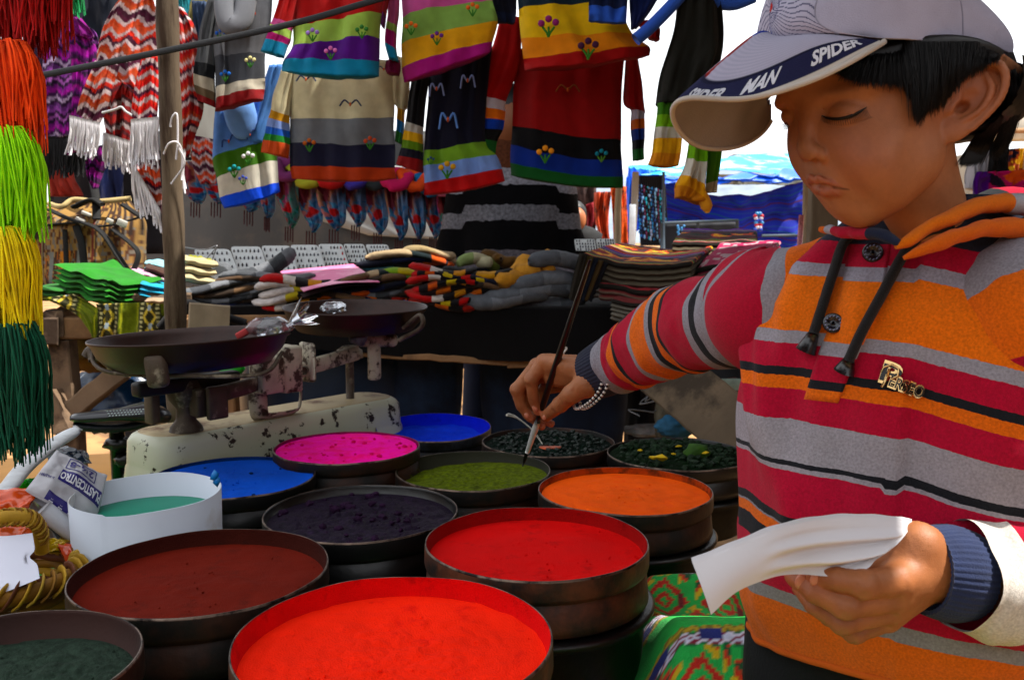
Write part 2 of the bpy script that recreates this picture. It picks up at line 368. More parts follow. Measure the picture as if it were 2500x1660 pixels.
# ================================================================ dye tins
def tin(name, cx, yb, yf, xl, xr, D, h, wallm, inm, pm, fill, label, dip=.0, rough=.0, clump=None, seed=0, height=.068, tilt=0., pot=True, pile=0., slope=(0, 0)):
    potof = pm.name[2:].replace('_', ' ') + ' dye'
    z0 = CAMZ - h
    if yf: a_, b_ = onz(cx, yf, z0), onz(cx, yb, z0); C0 = np.array((a_ + b_) / 2)
    else: b_ = onz(cx, yb, z0); C0 = np.array([b_.x, b_.y - D / 2, z0])
    k = (C0[1] * cos(PITCH) + h * sin(PITCH)); C0[0] = (((xl + xr) / 2) - PCX) / FL * k
    R = D / 2; base = C0 - (0, 0, height)
    t = thing(name, label, 'tin', tuple(base), 'tins of powdered dye')
    H = height; r2 = lambda v: R + v
    prof = [(R * .2, .001), (R - .012, .001), (R - .004, .001), (r2(.001), .004), (r2(0), .012), (r2(-.002), H * .52), (r2(-.0045), H * .56), (r2(-.0045), H * .585), (r2(0), H * .62), (r2(.001), H * .68), (r2(.0005), H - .0025), (r2(.0), H), (r2(-.0014), H), (r2(-.0018), H - .003), (r2(-.0062), H * .66), (R * .2, H * .25)]
    V, F = lathe(prof, 96, caps=False)
    a = np.arctan2(V[:, 1], V[:, 0]); rr = np.hypot(V[:, 0], V[:, 1]); w_ = 1 + .006 * hnoise(np.stack([np.cos(a) * 1.6, np.sin(a) * 1.6, V[:, 2] * 0], -1) + seed, seed)
    V[:, 0] *= w_; V[:, 1] *= w_; V[:, 2] += .0012 * hnoise(np.stack([np.cos(a) * 2.5, np.sin(a) * 2.5, 0 * a], -1), seed + 2) * (V[:, 2] > H * .5)
    Rm = np.array(Matrix.Rotation(tilt, 3, 'X'))
    nf = len(F); s_in = 11 * 96                              # faces of the inner side get the dusted material
    V = (V - (0, 0, H)) @ Rm.T + (0, 0, H)
    o = part('wall', V + base, F, wallm, t)
    o.data.materials.append(inm)
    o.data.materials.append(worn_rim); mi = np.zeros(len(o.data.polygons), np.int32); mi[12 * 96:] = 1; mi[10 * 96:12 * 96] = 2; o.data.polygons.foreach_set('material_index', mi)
    # powder surface
    nr, na = 70, 144; rr, aa = np.meshgrid(np.linspace(0, 1, nr), np.linspace(0, 2 * pi, na, endpoint=False), indexing='ij')
    X = (R - .0045) * rr * np.cos(aa); Y = (R - .0045) * rr * np.sin(aa); Pn = np.stack([X, Y, 0 * X], -1) + seed
    Z = H - fill - dip * (1 - rr ** 3) + pile * (1 - rr ** 2) + slope[0] * X + slope[1] * Y + .0022 * fbm(Pn * 18, seed) * (1 - rr ** 6) + rough * (np.abs(fbm(Pn * 55, seed + 3, 3)) + .5 * np.abs(hnoise(Pn * 160, seed))) * (1 - rr ** 10)
    Z += .0012 * (hnoise(Pn * 9, seed + 6) > .35) * hnoise(Pn * 60, seed + 8)
    Z = np.minimum(Z, H + .006)
    V = (np.stack([X, Y, Z], -1).reshape(-1, 3) - (0, 0, H)) @ Rm.T + (0, 0, H)
    part('dye_powder', V + base, gridf(nr, na, False, True), pm, t)
    Vs = [ico((random.gauss(0, R * .45), random.gauss(0, R * .45), 0), random.uniform(.0006, .0017), 0) for _ in range(45)]; Vs = [(v + (0, 0, float(Z[min(nr - 1, int(np.hypot(*v.mean(0)[:2]) / (R - .0045) * (nr - 1)))].mean()) + .0006), f_) for v, f_ in Vs if np.hypot(*v.mean(0)[:2]) < R - .012]
    V, F = join(*Vs); part('dye_grains', (V - (0, 0, H)) @ Rm.T + (0, 0, H) + base, F, pm, t, kind='stuff')
    if clump:
        Vs = []
        for i in range(clump[0]):
            a = random.uniform(0, 2 * pi); q_ = sqrt(random.random()) * (R - .014); s_ = random.uniform(*clump[1])
            jj = int(q_ / (R - .0035) * (nr - 1)); zz = Z[jj, int(a / 2 / pi * na) % na]
            Vs.append(ico((q_ * cos(a), q_ * sin(a), zz + s_ * .25), s_, 1, (1, 1, .75), .5, i + seed))
        V, F = join(*Vs); V = (V - (0, 0, H)) @ Rm.T + (0, 0, H)
        part('dye_lumps', V + base, F, clump[2], t, kind='stuff', smooth=False)
    if pot:
        pz = TZ + .002; ph = base[2] - pz - .001
        p = thing('pot', 'black pot under the tin of ' + potof, 'pot', (base[0], base[1], pz), 'black pots that carry the dye tins')
        prof = [(R - .03, 0), (R - .012, .004), (R - .006, .02), (R - .004, ph - .016), (r2(.004), ph - .012), (r2(.008), ph - .006), (r2(.008), ph - .003), (r2(.004), ph), (R - .05, ph)]
        V, F = lathe(prof, 96); part('wall', V + np.array([base[0], base[1], pz]), F, steel_blk, p)
    return t, base
def powder(n, c, c2=None, bs=600, bump=.9, var=.12, rough=.95, c2t=(.55, .75), vs=25):
    return mat(n, c, rough=rough, var=var, vs=vs, bump=bump, bs=bs, col2=c2 or c, c2s=30, c2t=c2t, spec=.1)
G = {}
G['fr'] = tin('dye_tin', 962, 1406, None, 592, 1333, .283, .352, steel_red, powder('dust_red', '#D21A04', '#8A1206'), powder('p_vermilion', '#FF3C12', '#D01C06', vs=12, var=.14), .020, 'largest foreground tin holding bright vermilion powder, cut by the bottom edge', dip=.006, seed=1, rough=.0022, height=.075)
G['rd'] = tin('dye_tin', 1309, 1238, 1418, 1035, 1584, .270, .362, steel_red, powder('dust_crimson', '#8E0A06', '#4A0A08'), powder('p_crimson', '#D20C04', '#A00A06', vs=9, var=.12), .017, 'rusty tin holding smooth crimson powder, between vermilion and orange tins', dip=.002, seed=2, rough=.0007)
G['br'] = tin('dye_tin', 494, 1293, 1509, 188, 800, .272, .360, steel_dark, powder('dust_maroon', '#34100A', '#1E0C08'), powder('p_maroon', '#641A10', '#4A140C'), .018, 'wide dark tin holding maroon brown powder in front of the white bucket', dip=.002, seed=3, rough=.0007)
G['or'] = tin('dye_tin', 1526, 1142, 1255, 1311, 1741, .270, .388, steel_dark, powder('dust_orange', '#B0440A', '#3A2210', c2t=(.42, .62)), powder('p_orange', '#FF6600', '#F85800'), .010, 'rusty tin holding bright orange powder nearest the boy', seed=4, rough=.0012, height=.064)
G['pu'] = tin('dye_tin', 882, 1185, 1322, 646, 1118, .268, .378, steel_blk, steel_blk, powder('p_purple', '#12061A', '#1E0C28', bs=300, bump=1, var=.5, vs=120, rough=.6), .013, 'black tin holding lumpy dark purple powder', seed=5, rough=.004, clump=(45, (.002, .008), powder('p_purple_lump', '#241228', bs=300, var=.4)))
G['ol'] = tin('dye_tin', 1154, 1103, 1196, 962, 1348, .268, .398, steel_dark, mat('dust_olive', '#191A0A', var=.4, rough=.8), powder('p_olive', '#4E5A04', '#2E3604', bs=300, bump=1, var=.5, vs=140), .018, 'black tin holding grainy olive green powder under the brush tip', seed=6, rough=.003, slope=(.05, -.02))
G['te'] = tin('dye_tin', 1338, 1042, 1116, 1171, 1506, .262, .400, steel_dark, steel_dark, powder('p_teal', '#05120C', '#081C14', bs=200, bump=1, var=.5), .008, 'black tin with dark teal crystals and the silver spoon standing in it', seed=7, rough=.006, clump=(300, (.002, .006), mat('teal_crystal', '#06160F', rough=.5, var=.7, vs=60, bump=.2)), height=.06)
G['gr'] = tin('dye_tin', 1650, 1062, 1156, 1490, 1822, .262, .395, steel_blk, steel_blk, powder('p_moss', '#061606', '#0A200A', bs=200, bump=1, var=.5), .006, 'black tin with dark moss green lumps and yellow crumbs beside the boy', seed=8, rough=.006, clump=(240, (.002, .008), mat('moss_lump', '#08200A', rough=.85, var=.6, vs=60)), pile=.006, height=.06)
G['bl'] = tin('dye_tin', 1058, 1004, 1086, 907, 1209, .246, .400, mat('worn_blue_steel', '#2C3036', rough=.5, metal=.4, col2='#14120F', c2s=20, c2t=(.45, .6), bump=.3, bs=90), powder('dust_blue', '#0822C8', '#0618A0'), powder('p_ultramarine', '#0A3AD8', '#0A4AE6', vs=14), .022, 'farthest tin, tilted, holding vivid ultramarine powder', seed=9, tilt=radians(2.5), rough=.0008, height=.055)
G['pi'] = tin('dye_tin', 848, 1051, 1135, 672, 1023, .262, .376, steel_dark, powder('dust_pink', '#8A1050', '#3A0C20'), powder('p_pink', '#FF2CA6', '#F0207A', vs=10, c2t=(.45, .6)), .0035, 'brim-full tin holding hot pink powder with a few crumbs', seed=10, rough=.0014, pile=.0035, clump=(26, (.0015, .0055), powder('p_pink_lump', '#D01260')), height=.06)
G['b2'] = tin('dye_tin', 568, 1115, 1218, 369, 766, .268, .388, steel_blk, powder('dust_cobalt', '#0A2A60', '#08101E'), powder('p_cobalt', '#0A56D0', '#0A50BE', vs=14), .005, 'black tin holding sky blue powder behind the white bucket', seed=11, rough=.0006, clump=(5, (.002, .004), powder('p_blue_lump', '#0A2A5A')), height=.06)
G['dg'] = tin('dye_tin', 20, 1488, None, -212, 232, .205, .335, mat('brown_steel', '#2A1A14', rough=.5, metal=.3, col2='#140C0A', c2s=9, bump=.3, bs=90), mat('dust_brown', '#2A120C', rough=.8, var=.3), powder('p_greygreen', '#26332A', '#1A241C', bs=350, bump=1, var=.45, vs=160), .024, 'small tin at the lower left corner holding grainy grey green powder', seed=12, rough=.003)
# yellow crumbs on the moss green dye
base = G['gr'][1]
Vs = [ico((base[0] + dx, base[1] + dy, base[2] + .072), s_, 1, (1.3, 1, .5), .5, 3 + i) for i, (dx, dy, s_) in enumerate(((-.06, -.085, .008), (-.045, -.09, .011), (-.075, -.03, .004), (.0, .0, .005), (-.02, -.06, .004), (.04, -.05, .005)))]
V, F = join(*Vs); part('dye_crumbs', V, F, mat('yellow_crumb', '#C8A80E', rough=.8), G['gr'][0], smooth=False, kind='stuff')
Vs = [ico((base[0] + .03, base[1] - .03, base[2] + .068), .022, 2, (1.2, 1, .6), .4, 5)]
V, F = join(*Vs); part('dye_lump', V, F, mat('moss_big', '#2A4A12', rough=.9, var=.4, vs=60), G['gr'][0])
# spoon in the teal tin
c = G['te'][1]
pts = spline([at(1236, 1012, c[1] - .015), at(1262, 1020, c[1] - .02), at(1300, 1050, c[1] - .03), at(1325, 1084, c[1] - .045)], 26)
sv = mat('silver', '#B8B4A8', rough=.28, metal=.9, var=.2, bump=.1)
t = thing('spoon', 'ornate silver spoon standing in the dark teal dye', 'spoon', tuple(pts[-1]))
wdt = np.interp(np.linspace(0, 1, 26), [0, .04, .2, .35, .5, 1], [.004, .0105, .0085, .0045, .0035, .0026])
V, F = tube(pts, wdt, 10, flat=.35); V += .0006 * np.stack([hnoise(V * 320, k) for k in range(3)], -1); part('handle', V, F, sv, t)
bc = np.array(at(1343, 1091, c[1] - .05)); V, F = ico((0, 0, 0), 1, 3); V = V * (.022, .014, .0035); V[:, 2] -= .002 * (1 - (V[:, 0] / .022) ** 2); V += bc
part('bowl', V, F, mat('copper_spoon', '#B0563A', rough=.3, metal=.6, var=.3), t)
# ================================================================ white bucket
z0 = CAMZ - .335; a_, b_ = onz(369, 1208, z0), onz(369, 1140, z0)
wp = mat('white_plastic', '#C4CCD8', rough=.45, var=.05, vs=5, bump=.08, bs=30, col2='#A09A90', c2s=8, c2t=(.50, .72), sss=.0)
bc = np.array([(369 - PCX) / FL * 1.215, 1.17, TZ + .002]); R = .0945
H = .915 - bc[2]
t = thing('bucket', 'cut white plastic bucket half full of teal dye water', 'bucket', tuple(bc))
prof = [(R * .9, 0), (R * .96, .003), (R * .985, H * .5), (R, H), (R - .0018, H), (R - .003, H * .5), (R * .85, .01)]
V, F = lathe(prof, 128); a = np.arctan2(V[:, 1], V[:, 0]); top = V[:, 2] > H * .8
V[:, 2] += np.where(top, .002 * np.sin(a + .3) + .0006 * np.sin(5 * a) + .0022 * ((a > -1.75) & (a < -1.2)) * (a + 1.2) / .55, 0)
V[:, 0] *= 1 + .008 * np.cos(2 * a); V[:, 1] *= 1 - .008 * np.cos(2 * a)
part('wall', V + bc, F, wp, t)
rr, aa = np.meshgrid(np.linspace(0, 1, 20), np.linspace(0, 2 * pi, 96, endpoint=False), indexing='ij')
P = np.stack([(R * .985) * rr * np.cos(aa), (R * .985) * rr * np.sin(aa), H - .032 + 0 * rr], -1).reshape(-1, 3)
P[:, 0] *= 1 + .008 * np.cos(2 * aa.ravel()); P[:, 1] *= 1 - .008 * np.cos(2 * aa.ravel())
part('dye_water', P + bc, gridf(20, 96, False, True), mat('teal_water', '#067A62', rough=.35, var=.1, vs=20, bump=0, spec=.15), t)
for i, (px, py) in enumerate(((524, 1163), (530, 1172))):
    V, F = ico(at(px, py, 1.155), .006, 1, (1, .6, 1.2), .5, i); part('stain', V, F, mat('blue_splash', '#0A70B8', rough=.4), t)
# ================================================================ kitchen scale
enam = mat('chipped_enamel', '#B4B6A2', rough=.4, var=.1, vs=6, bump=.15, bs=60, col2='#241C18', c2s=30, c2t=(.585, .60))
enam_top = mat('rusty_enamel', '#A89878', rough=.6, var=.2, vs=8, bump=.2, bs=60, col2='#5A3A22', c2s=12, c2t=(.52, .66))
iron = mat('old_iron', '#4A4036', rough=.6, var=.4, vs=30, bump=.5, bs=160, metal=.3, col2='#8C8474', c2s=24, c2t=(.55, .65))
iron_w = mat('flaking_white_iron', '#AAA392', rough=.55, var=.2, vs=30, bump=.4, bs=160, col2='#3A2C22', c2s=40, c2t=(.5, .58))
pa, pb = np.array(at(395, 1095, 1.60)), np.array(at(905, 1010, 1.98))
ZB = .79; BZ = .8; pa[2] = pb[2] = BZ
T = (pb - pa) / np.linalg.norm(pb - pa); Sd = np.array([T[1], -T[0], 0])
sc = thing('balance_scale', 'old two-pan balance scale with chipped cream enamel base', 'scale', tuple((pa + pb) / 2 + (0, 0, ZB - BZ)))
L = np.linalg.norm(pb - pa); hw = .078
def rrect(s, w_, l_, n=10):                                 # rounded rectangle outline
    r = min(.05, w_ * .8) * s; out = []
    for cx_, cy_, a0 in ((l_ / 2 - r, w_ - r, 0), (-l_ / 2 + r, w_ - r, pi / 2), (-l_ / 2 + r, -w_ + r, pi), (l_ / 2 - r, -w_ + r, 3 * pi / 2)):
        for k in range(n): a = a0 + pi / 2 * k / (n - 1); out.append((cx_ + r * cos(a), cy_ + r * sin(a)))
    return np.array(out)
rings = []; Lt = L + .10
for zz, ins in ((ZB + .002, 0.0), (ZB + .012, -.004), (ZB + .05, 0.0), (ZB + .056, .002), (ZB + .060, .002), (ZB + .098, .004), (ZB + .108, .009), (ZB + .114, .018), (ZB + .116, .03), (ZB + .1162, .07)):
    o = rrect(1, hw - ins, Lt - 2 * ins); rings.append(np.array([(pa + pb) / 2 * (1, 1, 0) + T * u * (1, 1, 0) + Sd * v + (0, 0, zz) for u, v in o]))
V = np.array(rings).reshape(-1, 3); m = len(rings[0]); F = [tuple(f[::-1]) for f in gridf(len(rings), m, False, True)] + [tuple(range((len(rings) - 1) * m, len(rings) * m))]
o = part('base', V, F, enam, sc); o.data.materials.append(enam_top)
mi = np.zeros(len(o.data.polygons), np.int32); mi[7 * m:] = 1; o.data.polygons.foreach_set('material_index', mi)
ztop = ZB + .116
panm = mat('pan_steel', '#2A1712', rough=.45, var=.35, vs=8, bump=.15, bs=60, metal=.35, col2='#120C0A', c2s=8, c2t=(.5, .7))
def pan(cx, cy, w_, Y, tx, ty, lab):
    c = np.array(at(cx, cy, Y)); R = w_ / FL * (Y + .02) / 2
    prof = [(.001, -.050), (R * .6, -.050), (R * .80, -.045), (R * .92, -.024), (R * .97, -.005), (R * 1.0, 0), (R * 1.004, .002), (R * 1.0, .004), (R * .985, .003), (R * .955, -.006), (R * .905, -.023), (R * .78, -.042), (R * .6, -.047), (.001, -.047)]
    V, F = lathe(prof, 80); Rm = np.array(Matrix.Rotation(tx, 3, 'X') @ Matrix.Rotation(ty, 3, 'Y')); return V @ Rm.T + c, F, c, R
V, F, c1, R1_ = pan(468, 822, 466, 1.50, radians(-.5), radians(-2.2), ''); p1 = part('pan', V, F, panm, sc)
V, F, c2, R2_ = pan(868, 752, 346, 1.93, radians(2), radians(0.5), ''); p2 = part('pan', V, F, panm, sc)
def post(px, py, Y, r0, r1, name='post', m_=iron, z1=None):
    b = np.array(at(px, py, Y)); 
    return b
def bx(name, px, py, Y, s, m_=iron, rz=0, ry=0, bev=.003, sub=None):
    R_ = np.array(Matrix.Rotation(rz, 3, 'Z') @ Matrix.Rotation(ry, 3, 'Y')); V, F = box(at(px, py, Y), s, R_, bev); V += .0008 * np.stack([hnoise(V * 90, k) for k in range(3)], -1)
    return part(name, V, F, m_, sub or sc)
ang = math.atan2(T[1], T[0])
# left hook column below pan one
b = np.array(at(455, 1045, 1.60)); V, F = lathe([(.03, 0), (.028, .008), (.018, .02), (.016, .04), (.03, .06), (.034, .075), (.03, .095), (.012, .10)], 28, (b[0], b[1], ztop + .0)); part('column', V, F, iron, sc)
for dx, s_ in ((-.052, (.018, .028, .075)), (.03, (.02, .03, .05)), (.064, (.04, .012, .06))):
    V, F = box((b[0] + dx, b[1] - .02, ztop + .055), s_, np.array(Matrix.Rotation(ang, 3, 'Z')), .004); part('bracket', V, F, iron, sc)
V, F = box(at(383, 905, 1.355), (.034, .022, .052), np.array(Matrix.Rotation(-.1, 3, 'Y')), .009); part('hook', V, F, iron, sc)
V, F = box((b[0] + .01, b[1] - .01, ztop + .088), (.20, .03, .026), np.array(Matrix.Rotation(ang, 3, 'Z')), .006); part('cross_bar', V, F, mat('black_iron', '#0E0B0A', rough=.6, bump=.4, bs=100), sc)
V, F = tube([b + (.075, -.045, .145), b + (.075, -.055, .145)], .009, 14); part('bolt', V, F, iron, sc)
# beam
q0, q1 = np.array(at(545, 960, 1.60)), np.array(at(870, 862, 1.93))
for f0, f1, w_, m_ in ((0, .38, .028, iron), (.34, 1.0, .03, iron_w)):
    V, F = plank(q0 + (q1 - q0) * f0, q0 + (q1 - q0) * f1, .016, w_, bev=.003); part('beam', V, F, m_, sc)
for f, s_ in ((.30, (.05, .05, .07)), (.44, (.045, .05, .09)), (.60, (.012, .045, .08))):
    c = q0 + (q1 - q0) * f; V, F = box(c + (0, -.01, .012), s_, np.array(Matrix.Rotation(ang, 3, 'Z')), .006); V += .001 * np.stack([hnoise(V * 80, k) for k in range(3)], -1); part('sliding_weight', V, F, iron_w, sc)
c = q0 + (q1 - q0) * .60; V, F = tube([c + (-.0, -.034, 0), c + (0, -.046, 0)], .008, 12); part('bolt', V, F, iron, sc)
# rider loop below the weights
c = np.array(at(680, 985, 1.72)); c[2] = ztop
lp = [c + T * -.045 + (0, 0, .085), c + T * -.045 + (0, 0, .02), c + T * -.03 + (0, 0, .006), c + T * .035 + (0, 0, .006), c + T * .05 + (0, 0, .02), c + T * .05 + (0, 0, .06), c + T * .02 + (0, 0, .075)]
V, F = tube(spline(lp, 30), .018, 4, flat=.12); part('loop', V, F, iron_w, sc)
# right standard
c = np.array(at(855, 962, 1.93)); c[2] = ztop; V, F = tube([c, c + (0, 0, .095)], .009, 12); part('post', V, F, iron, sc)
V, F = lathe([(.012, 0), (.03, .004), (.028, .02), (.014, .03)], 20, tuple(c + (0, 0, .085))); part('collar', V, F, iron_w, sc)
V, F = box(c + (.055, -.01, .085), (.026, .03, .085), None, .006); part('bracket', V, F, iron_w, sc)
V, F = box(c + (.06, -.01, .128), (.09, .03, .026), None, .008); part('hook', V, F, iron_w, sc)
V, F = box(c + (.040, -.10, .15), (.035, .02, .045), np.array(Matrix.Rotation(.4, 3, 'Y')), .008); part('hook', V, F, mat('paint_iron', '#3A3A42', rough=.5, col2='#14100E', c2s=30), sc)
# wire bail under the left pan
V, F = tube(spline([at(225, 850, 1.47), at(232, 890, 1.44), at(290, 912, 1.40), at(470, 918, 1.38), at(640, 912, 1.42), at(690, 860, 1.47)], 40), .0035, 8); part('bail', V, F, iron, sc)
V, F = tube(spline([at(210, 870, 1.47), at(222, 855, 1.47), at(228, 880, 1.46)], 12), .008, 8); part('bail', V, F, iron, sc)
V, F = tube(spline([at(985, 800, 1.85), at(1025, 770, 1.82), at(1028, 800, 1.82), at(975, 830, 1.86)], 20), .005, 8); part('bail', V, F, iron, sc)
# knotted plastic bags on the pans
clr = mat('clear_film', '#C9CCD2', rough=.12, var=.1, bump=.3, bs=60, trans=.9, spec=.5)
def crumple(c, s_, seed, n=3, amp=.3):
    V, F = ico((0, 0, 0), 1, n); V = V * (1 + amp * (np.abs(fbm(V * 2.2 + seed, seed, 3)) - .3)[:, None]); return V * np.array(s_) + np.array(c), F
t = thing('plastic_bag', 'small knotted clear plastic bag lying on the nearer pan', 'bag', tuple(at(640, 818, 1.5)))
V, F = crumple(at(655, 800, 1.56), (.040, .03, .018), 3); part('bag_body', V, F, clr, t)
k0 = np.array(at(700, 795, 1.53)); V, F = lathe([(.003, 0), (.004, .006), (.012, .02), (.022, .036), (.024, .04)], 30, (0, 0, 0), caps=False)
V = V * (1 + .25 * np.sin(7 * np.arctan2(V[:, 1], V[:, 0])))[:, None] * (1, 1, 1); V = V @ np.array(Matrix.Rotation(1.0, 3, 'Y')).T + k0; part('knot', V, F, clr, t)
V, F = box(at(610, 805, 1.56), (.05, .02, .012), np.array(Matrix.Rotation(-.5, 3, 'Y')), .003); part('red_label', V, F, mat('red_paper', '#A03A3A'), t)
o = part('plastic_bag', *crumple(at(815, 750, 1.93), (.028, .03, .012), 5), clr); tag(o, 'tiny clear bag of red beads on the farther pan', 'bag')
# ================================================================ brush
hb, ft = np.array(at(1441, 634, 1.16)), np.array(at(1312, 1030, 1.285)); tp = np.array(at(1276, 1138, 1.325))
d_ = ft - hb
t = thing('paintbrush', 'long black handled paintbrush with white ferrule held over the olive dye', 'brush', tuple(tp))
ss = np.linspace(0, 1, 24); V, F = tube(hb + d_ * ss[:, None], np.interp(ss, [0, .03, .3, .62, .85, 1], [.0016, .0026, .0038, .0050, .0048, .0040]), 14); part('handle', V, F, mat('black_lacquer', '#0C0A09', rough=.28, bump=.1, coat=.4), t)
e = tp - ft; V, F = tube(ft + e * np.linspace(0, .68, 12)[:, None], np.interp(np.linspace(0, 1, 12), [0, .2, 1], [.0044, .005, .0034]), 12); part('ferrule', V, F, mat('white_ferrule', '#C8CFC8', rough=.35, metal=.3, bump=.3, bs=200), t)
Vs = []
for i in range(26):
    o_ = rs.normal(0, .0011, 3); Vs.append(tube([ft + e * .66 + o_, ft + e * .85 + o_ * .8, tp + o_ * .3], [.0006, .0007, .0003], 4))
V, F = join(*Vs); part('bristles', V, F, mat('wet_bristle', '#0A0C06', rough=.4), t, kind='stuff')
# ================================================================ basket with paper, packets and bags
bk = thing('basket', 'woven palm leaf basket with arched handle at the left edge', 'basket', S3(40, 1500, 1.05)[:2] + (TZ,))
straw = [mat('straw_a', '#A07C2C', rough=.7, var=.3, vs=30, bump=.5, bs=120), mat('straw_b', '#7A5418', rough=.7, var=.35, vs=30, bump=.5, bs=120), mat('straw_c', '#5A2E14', rough=.7, var=.3), mat('straw_d', '#B08E3C', rough=.65, var=.25, bump=.4)]
bc0 = np.array(at(-30, 1420, 1.06)); bz = bc0[2]; BR = .098
for i in range(9):                                      # coiled wall
    zz = bz - .085 + i * .0105; R_ = BR * (.80 + .2 * sin(i / 8 * pi / 2)); a = np.linspace(0, 2 * pi, 90); P_ = np.stack([bc0[0] + R_ * np.cos(a), bc0[1] + R_ * np.sin(a), zz + .0015 * np.sin(a * 14 + i * pi)], -1); V, F = tube(P_, .0062, 7); part('coil', V, F, straw[i % 3], bk)
for k in range(46):                                     # slanting rim wraps
    a = k / 46 * 2 * pi; P_ = []
    for f in np.linspace(0, 1, 9):
        b_ = a + f * .38; ph = -1.0 + f * 4.4; R_ = BR + .006 + .0135 * cos(ph); P_.append((bc0[0] + R_ * cos(b_), bc0[1] + R_ * sin(b_), bz + .010 + .0135 * sin(ph)))
    V, F = tube(P_, .0052, 6, flat=.35); part('rim_strand', V, F, straw[(0, 3, 1, 0, 2)[k % 5]], bk)
a = np.linspace(0, 2 * pi, 90); V, F = tube(np.stack([bc0[0] + (BR + .006) * np.cos(a), bc0[1] + (BR + .006) * np.sin(a), bz + .010 + 0 * a], -1), .010, 8); part('rim', V, F, straw[1], bk)
hp = spline([at(-60, 1280, 1.05), at(20, 1262, 1.06), at(75, 1268, 1.07), at(98, 1300, 1.08), at(102, 1345, 1.09)], 40)
V, F = tube(hp, .0085, 10); part('handle', V, F, straw[0], bk)
for k in range(16):
    i0 = k * 2 + 2; P_ = [hp[i0] + .0092 * np.array((cos(q), sin(q) * .5, sin(q))) + (0, 0, 0) + (hp[min(39, i0 + 2)] - hp[i0]) * q / 6 for q in np.linspace(-1.5, 2.5, 7)]; V, F = tube(P_, .0035, 5, flat=.5); part('handle_wrap', V, F, straw[(3, 1)[k % 2]], bk)
# white paper in the basket
uu, vv = np.meshgrid(np.linspace(0, 1, 24), np.linspace(0, 1, 20), indexing='ij'); q = [np.array(at(*p)) for p in ((-60, 1302, 1.05), (80, 1300, 1.06), (98, 1410, 1.0), (-60, 1465, .98))]
P = (1 - uu)[..., None] * ((1 - vv)[..., None] * q[0] + vv[..., None] * q[3]) + uu[..., None] * ((1 - vv)[..., None] * q[1] + vv[..., None] * q[2]); P[..., 1] -= .012 * np.sin(uu * 3); P[..., 0] -= .008 * np.exp(-((vv - .55) / .1) ** 2) * (uu > .9)
f = gridf(24, 20); V = P.reshape(-1, 3); o = part('paper_sheet', np.vstack([V, V + (0, .001, 0)]), np.vstack([f[:, ::-1], f + len(V)]), mat('paper', '#D0D2E0', rough=.7, var=.03, bump=.1)); tag(o, 'torn white paper sheet standing in the basket', 'paper')
clr2 = mat('foil_film', '#B8BCC4', rough=.18, var=.3, vs=30, bump=.4, bs=50, spec=.7, trans=.35)
# orange packets
def packet(c4, c_, lab, name, seed, cat='packet', rough=.25, amp=.006, Ys=None, sub=30):
    C_ = [np.array(at(*p)) for p in c4]; uu, vv = np.meshgrid(np.linspace(0, 1, sub), np.linspace(0, 1, sub), indexing='ij')
    P = (1 - uu)[..., None] * ((1 - vv)[..., None] * C_[0] + vv[..., None] * C_[3]) + uu[..., None] * ((1 - vv)[..., None] * C_[1] + vv[..., None] * C_[2])
    N_ = np.cross(C_[1] - C_[0], C_[3] - C_[0]); N_ /= np.linalg.norm(N_); N_ = -N_ if N_[1] > 0 else N_
    puff = np.clip(16 * uu * (1 - uu) * vv * (1 - vv), 0, 1) ** .6 * .010; cr = amp * (1 - np.abs(fbm(np.stack([uu * 2.4, vv * 2.4, 0 * uu + seed], -1), seed, 3)) * 1.6)
    A_ = (P + N_ * (puff + cr)[..., None]).reshape(-1, 3); B_ = (P - N_ * (puff - cr * .3)[..., None]).reshape(-1, 3); f = gridf(sub, sub)
    o = part(name, np.vstack([A_, B_]), np.vstack([f, f[:, ::-1] + len(A_)]), mat(name + str(seed), c_, rough=rough, var=.2, vs=20, bump=.3, bs=60, spec=.6)); tag(o, lab, cat); return o, (C_, N_)
packet([(-40, 1205, 1.14), (100, 1190, 1.16), (60, 1262, 1.12), (-40, 1300, 1.10)], '#C04A10', 'orange foil packet behind the basket handle', 'orange_packet', 1)
packet([(-30, 1278, 1.12), (128, 1272, 1.14), (80, 1330, 1.10), (-30, 1330, 1.08)], '#B84A14', 'second orange packet under the basket handle', 'orange_packet', 2)
packet([(138, 1336, 1.12), (210, 1338, 1.14), (214, 1380, 1.10), (186, 1408, 1.08)], '#B4400C', 'small orange packet between basket and white bucket', 'orange_packet', 3)
packet([(108, 1318, 1.13), (178, 1322, 1.15), (170, 1350, 1.13), (120, 1350, 1.12)], '#B89A0A', 'yellow foil packet above the basket rim', 'yellow_packet', 4)
packet([(165, 1400, 1.08), (192, 1400, 1.10), (186, 1520, 1.04), (158, 1512, 1.03)], '#A08408', 'long yellow packet hanging between basket and maroon tin', 'yellow_packet', 5)
packet([(40, 1190, 1.20), (88, 1172, 1.22), (80, 1200, 1.2), (50, 1210, 1.19)], '#10C81A', 'tiny neon green plastic scrap by the long white bag', 'green_scrap', 6)
packet([(60, 1215, 1.17), (130, 1165, 1.2), (215, 1320, 1.16), (120, 1330, 1.14)], '#8E9298', 'crumpled clear plastic film behind the printed bag', 'plastic_film', 7, rough=.15, amp=.010)
packet([(185, 1380, 1.13), (240, 1310, 1.17), (235, 1335, 1.16), (195, 1400, 1.12)], '#9A9A9C', 'grey plastic corner beside the bucket base', 'plastic_film', 8, rough=.2, amp=.006)
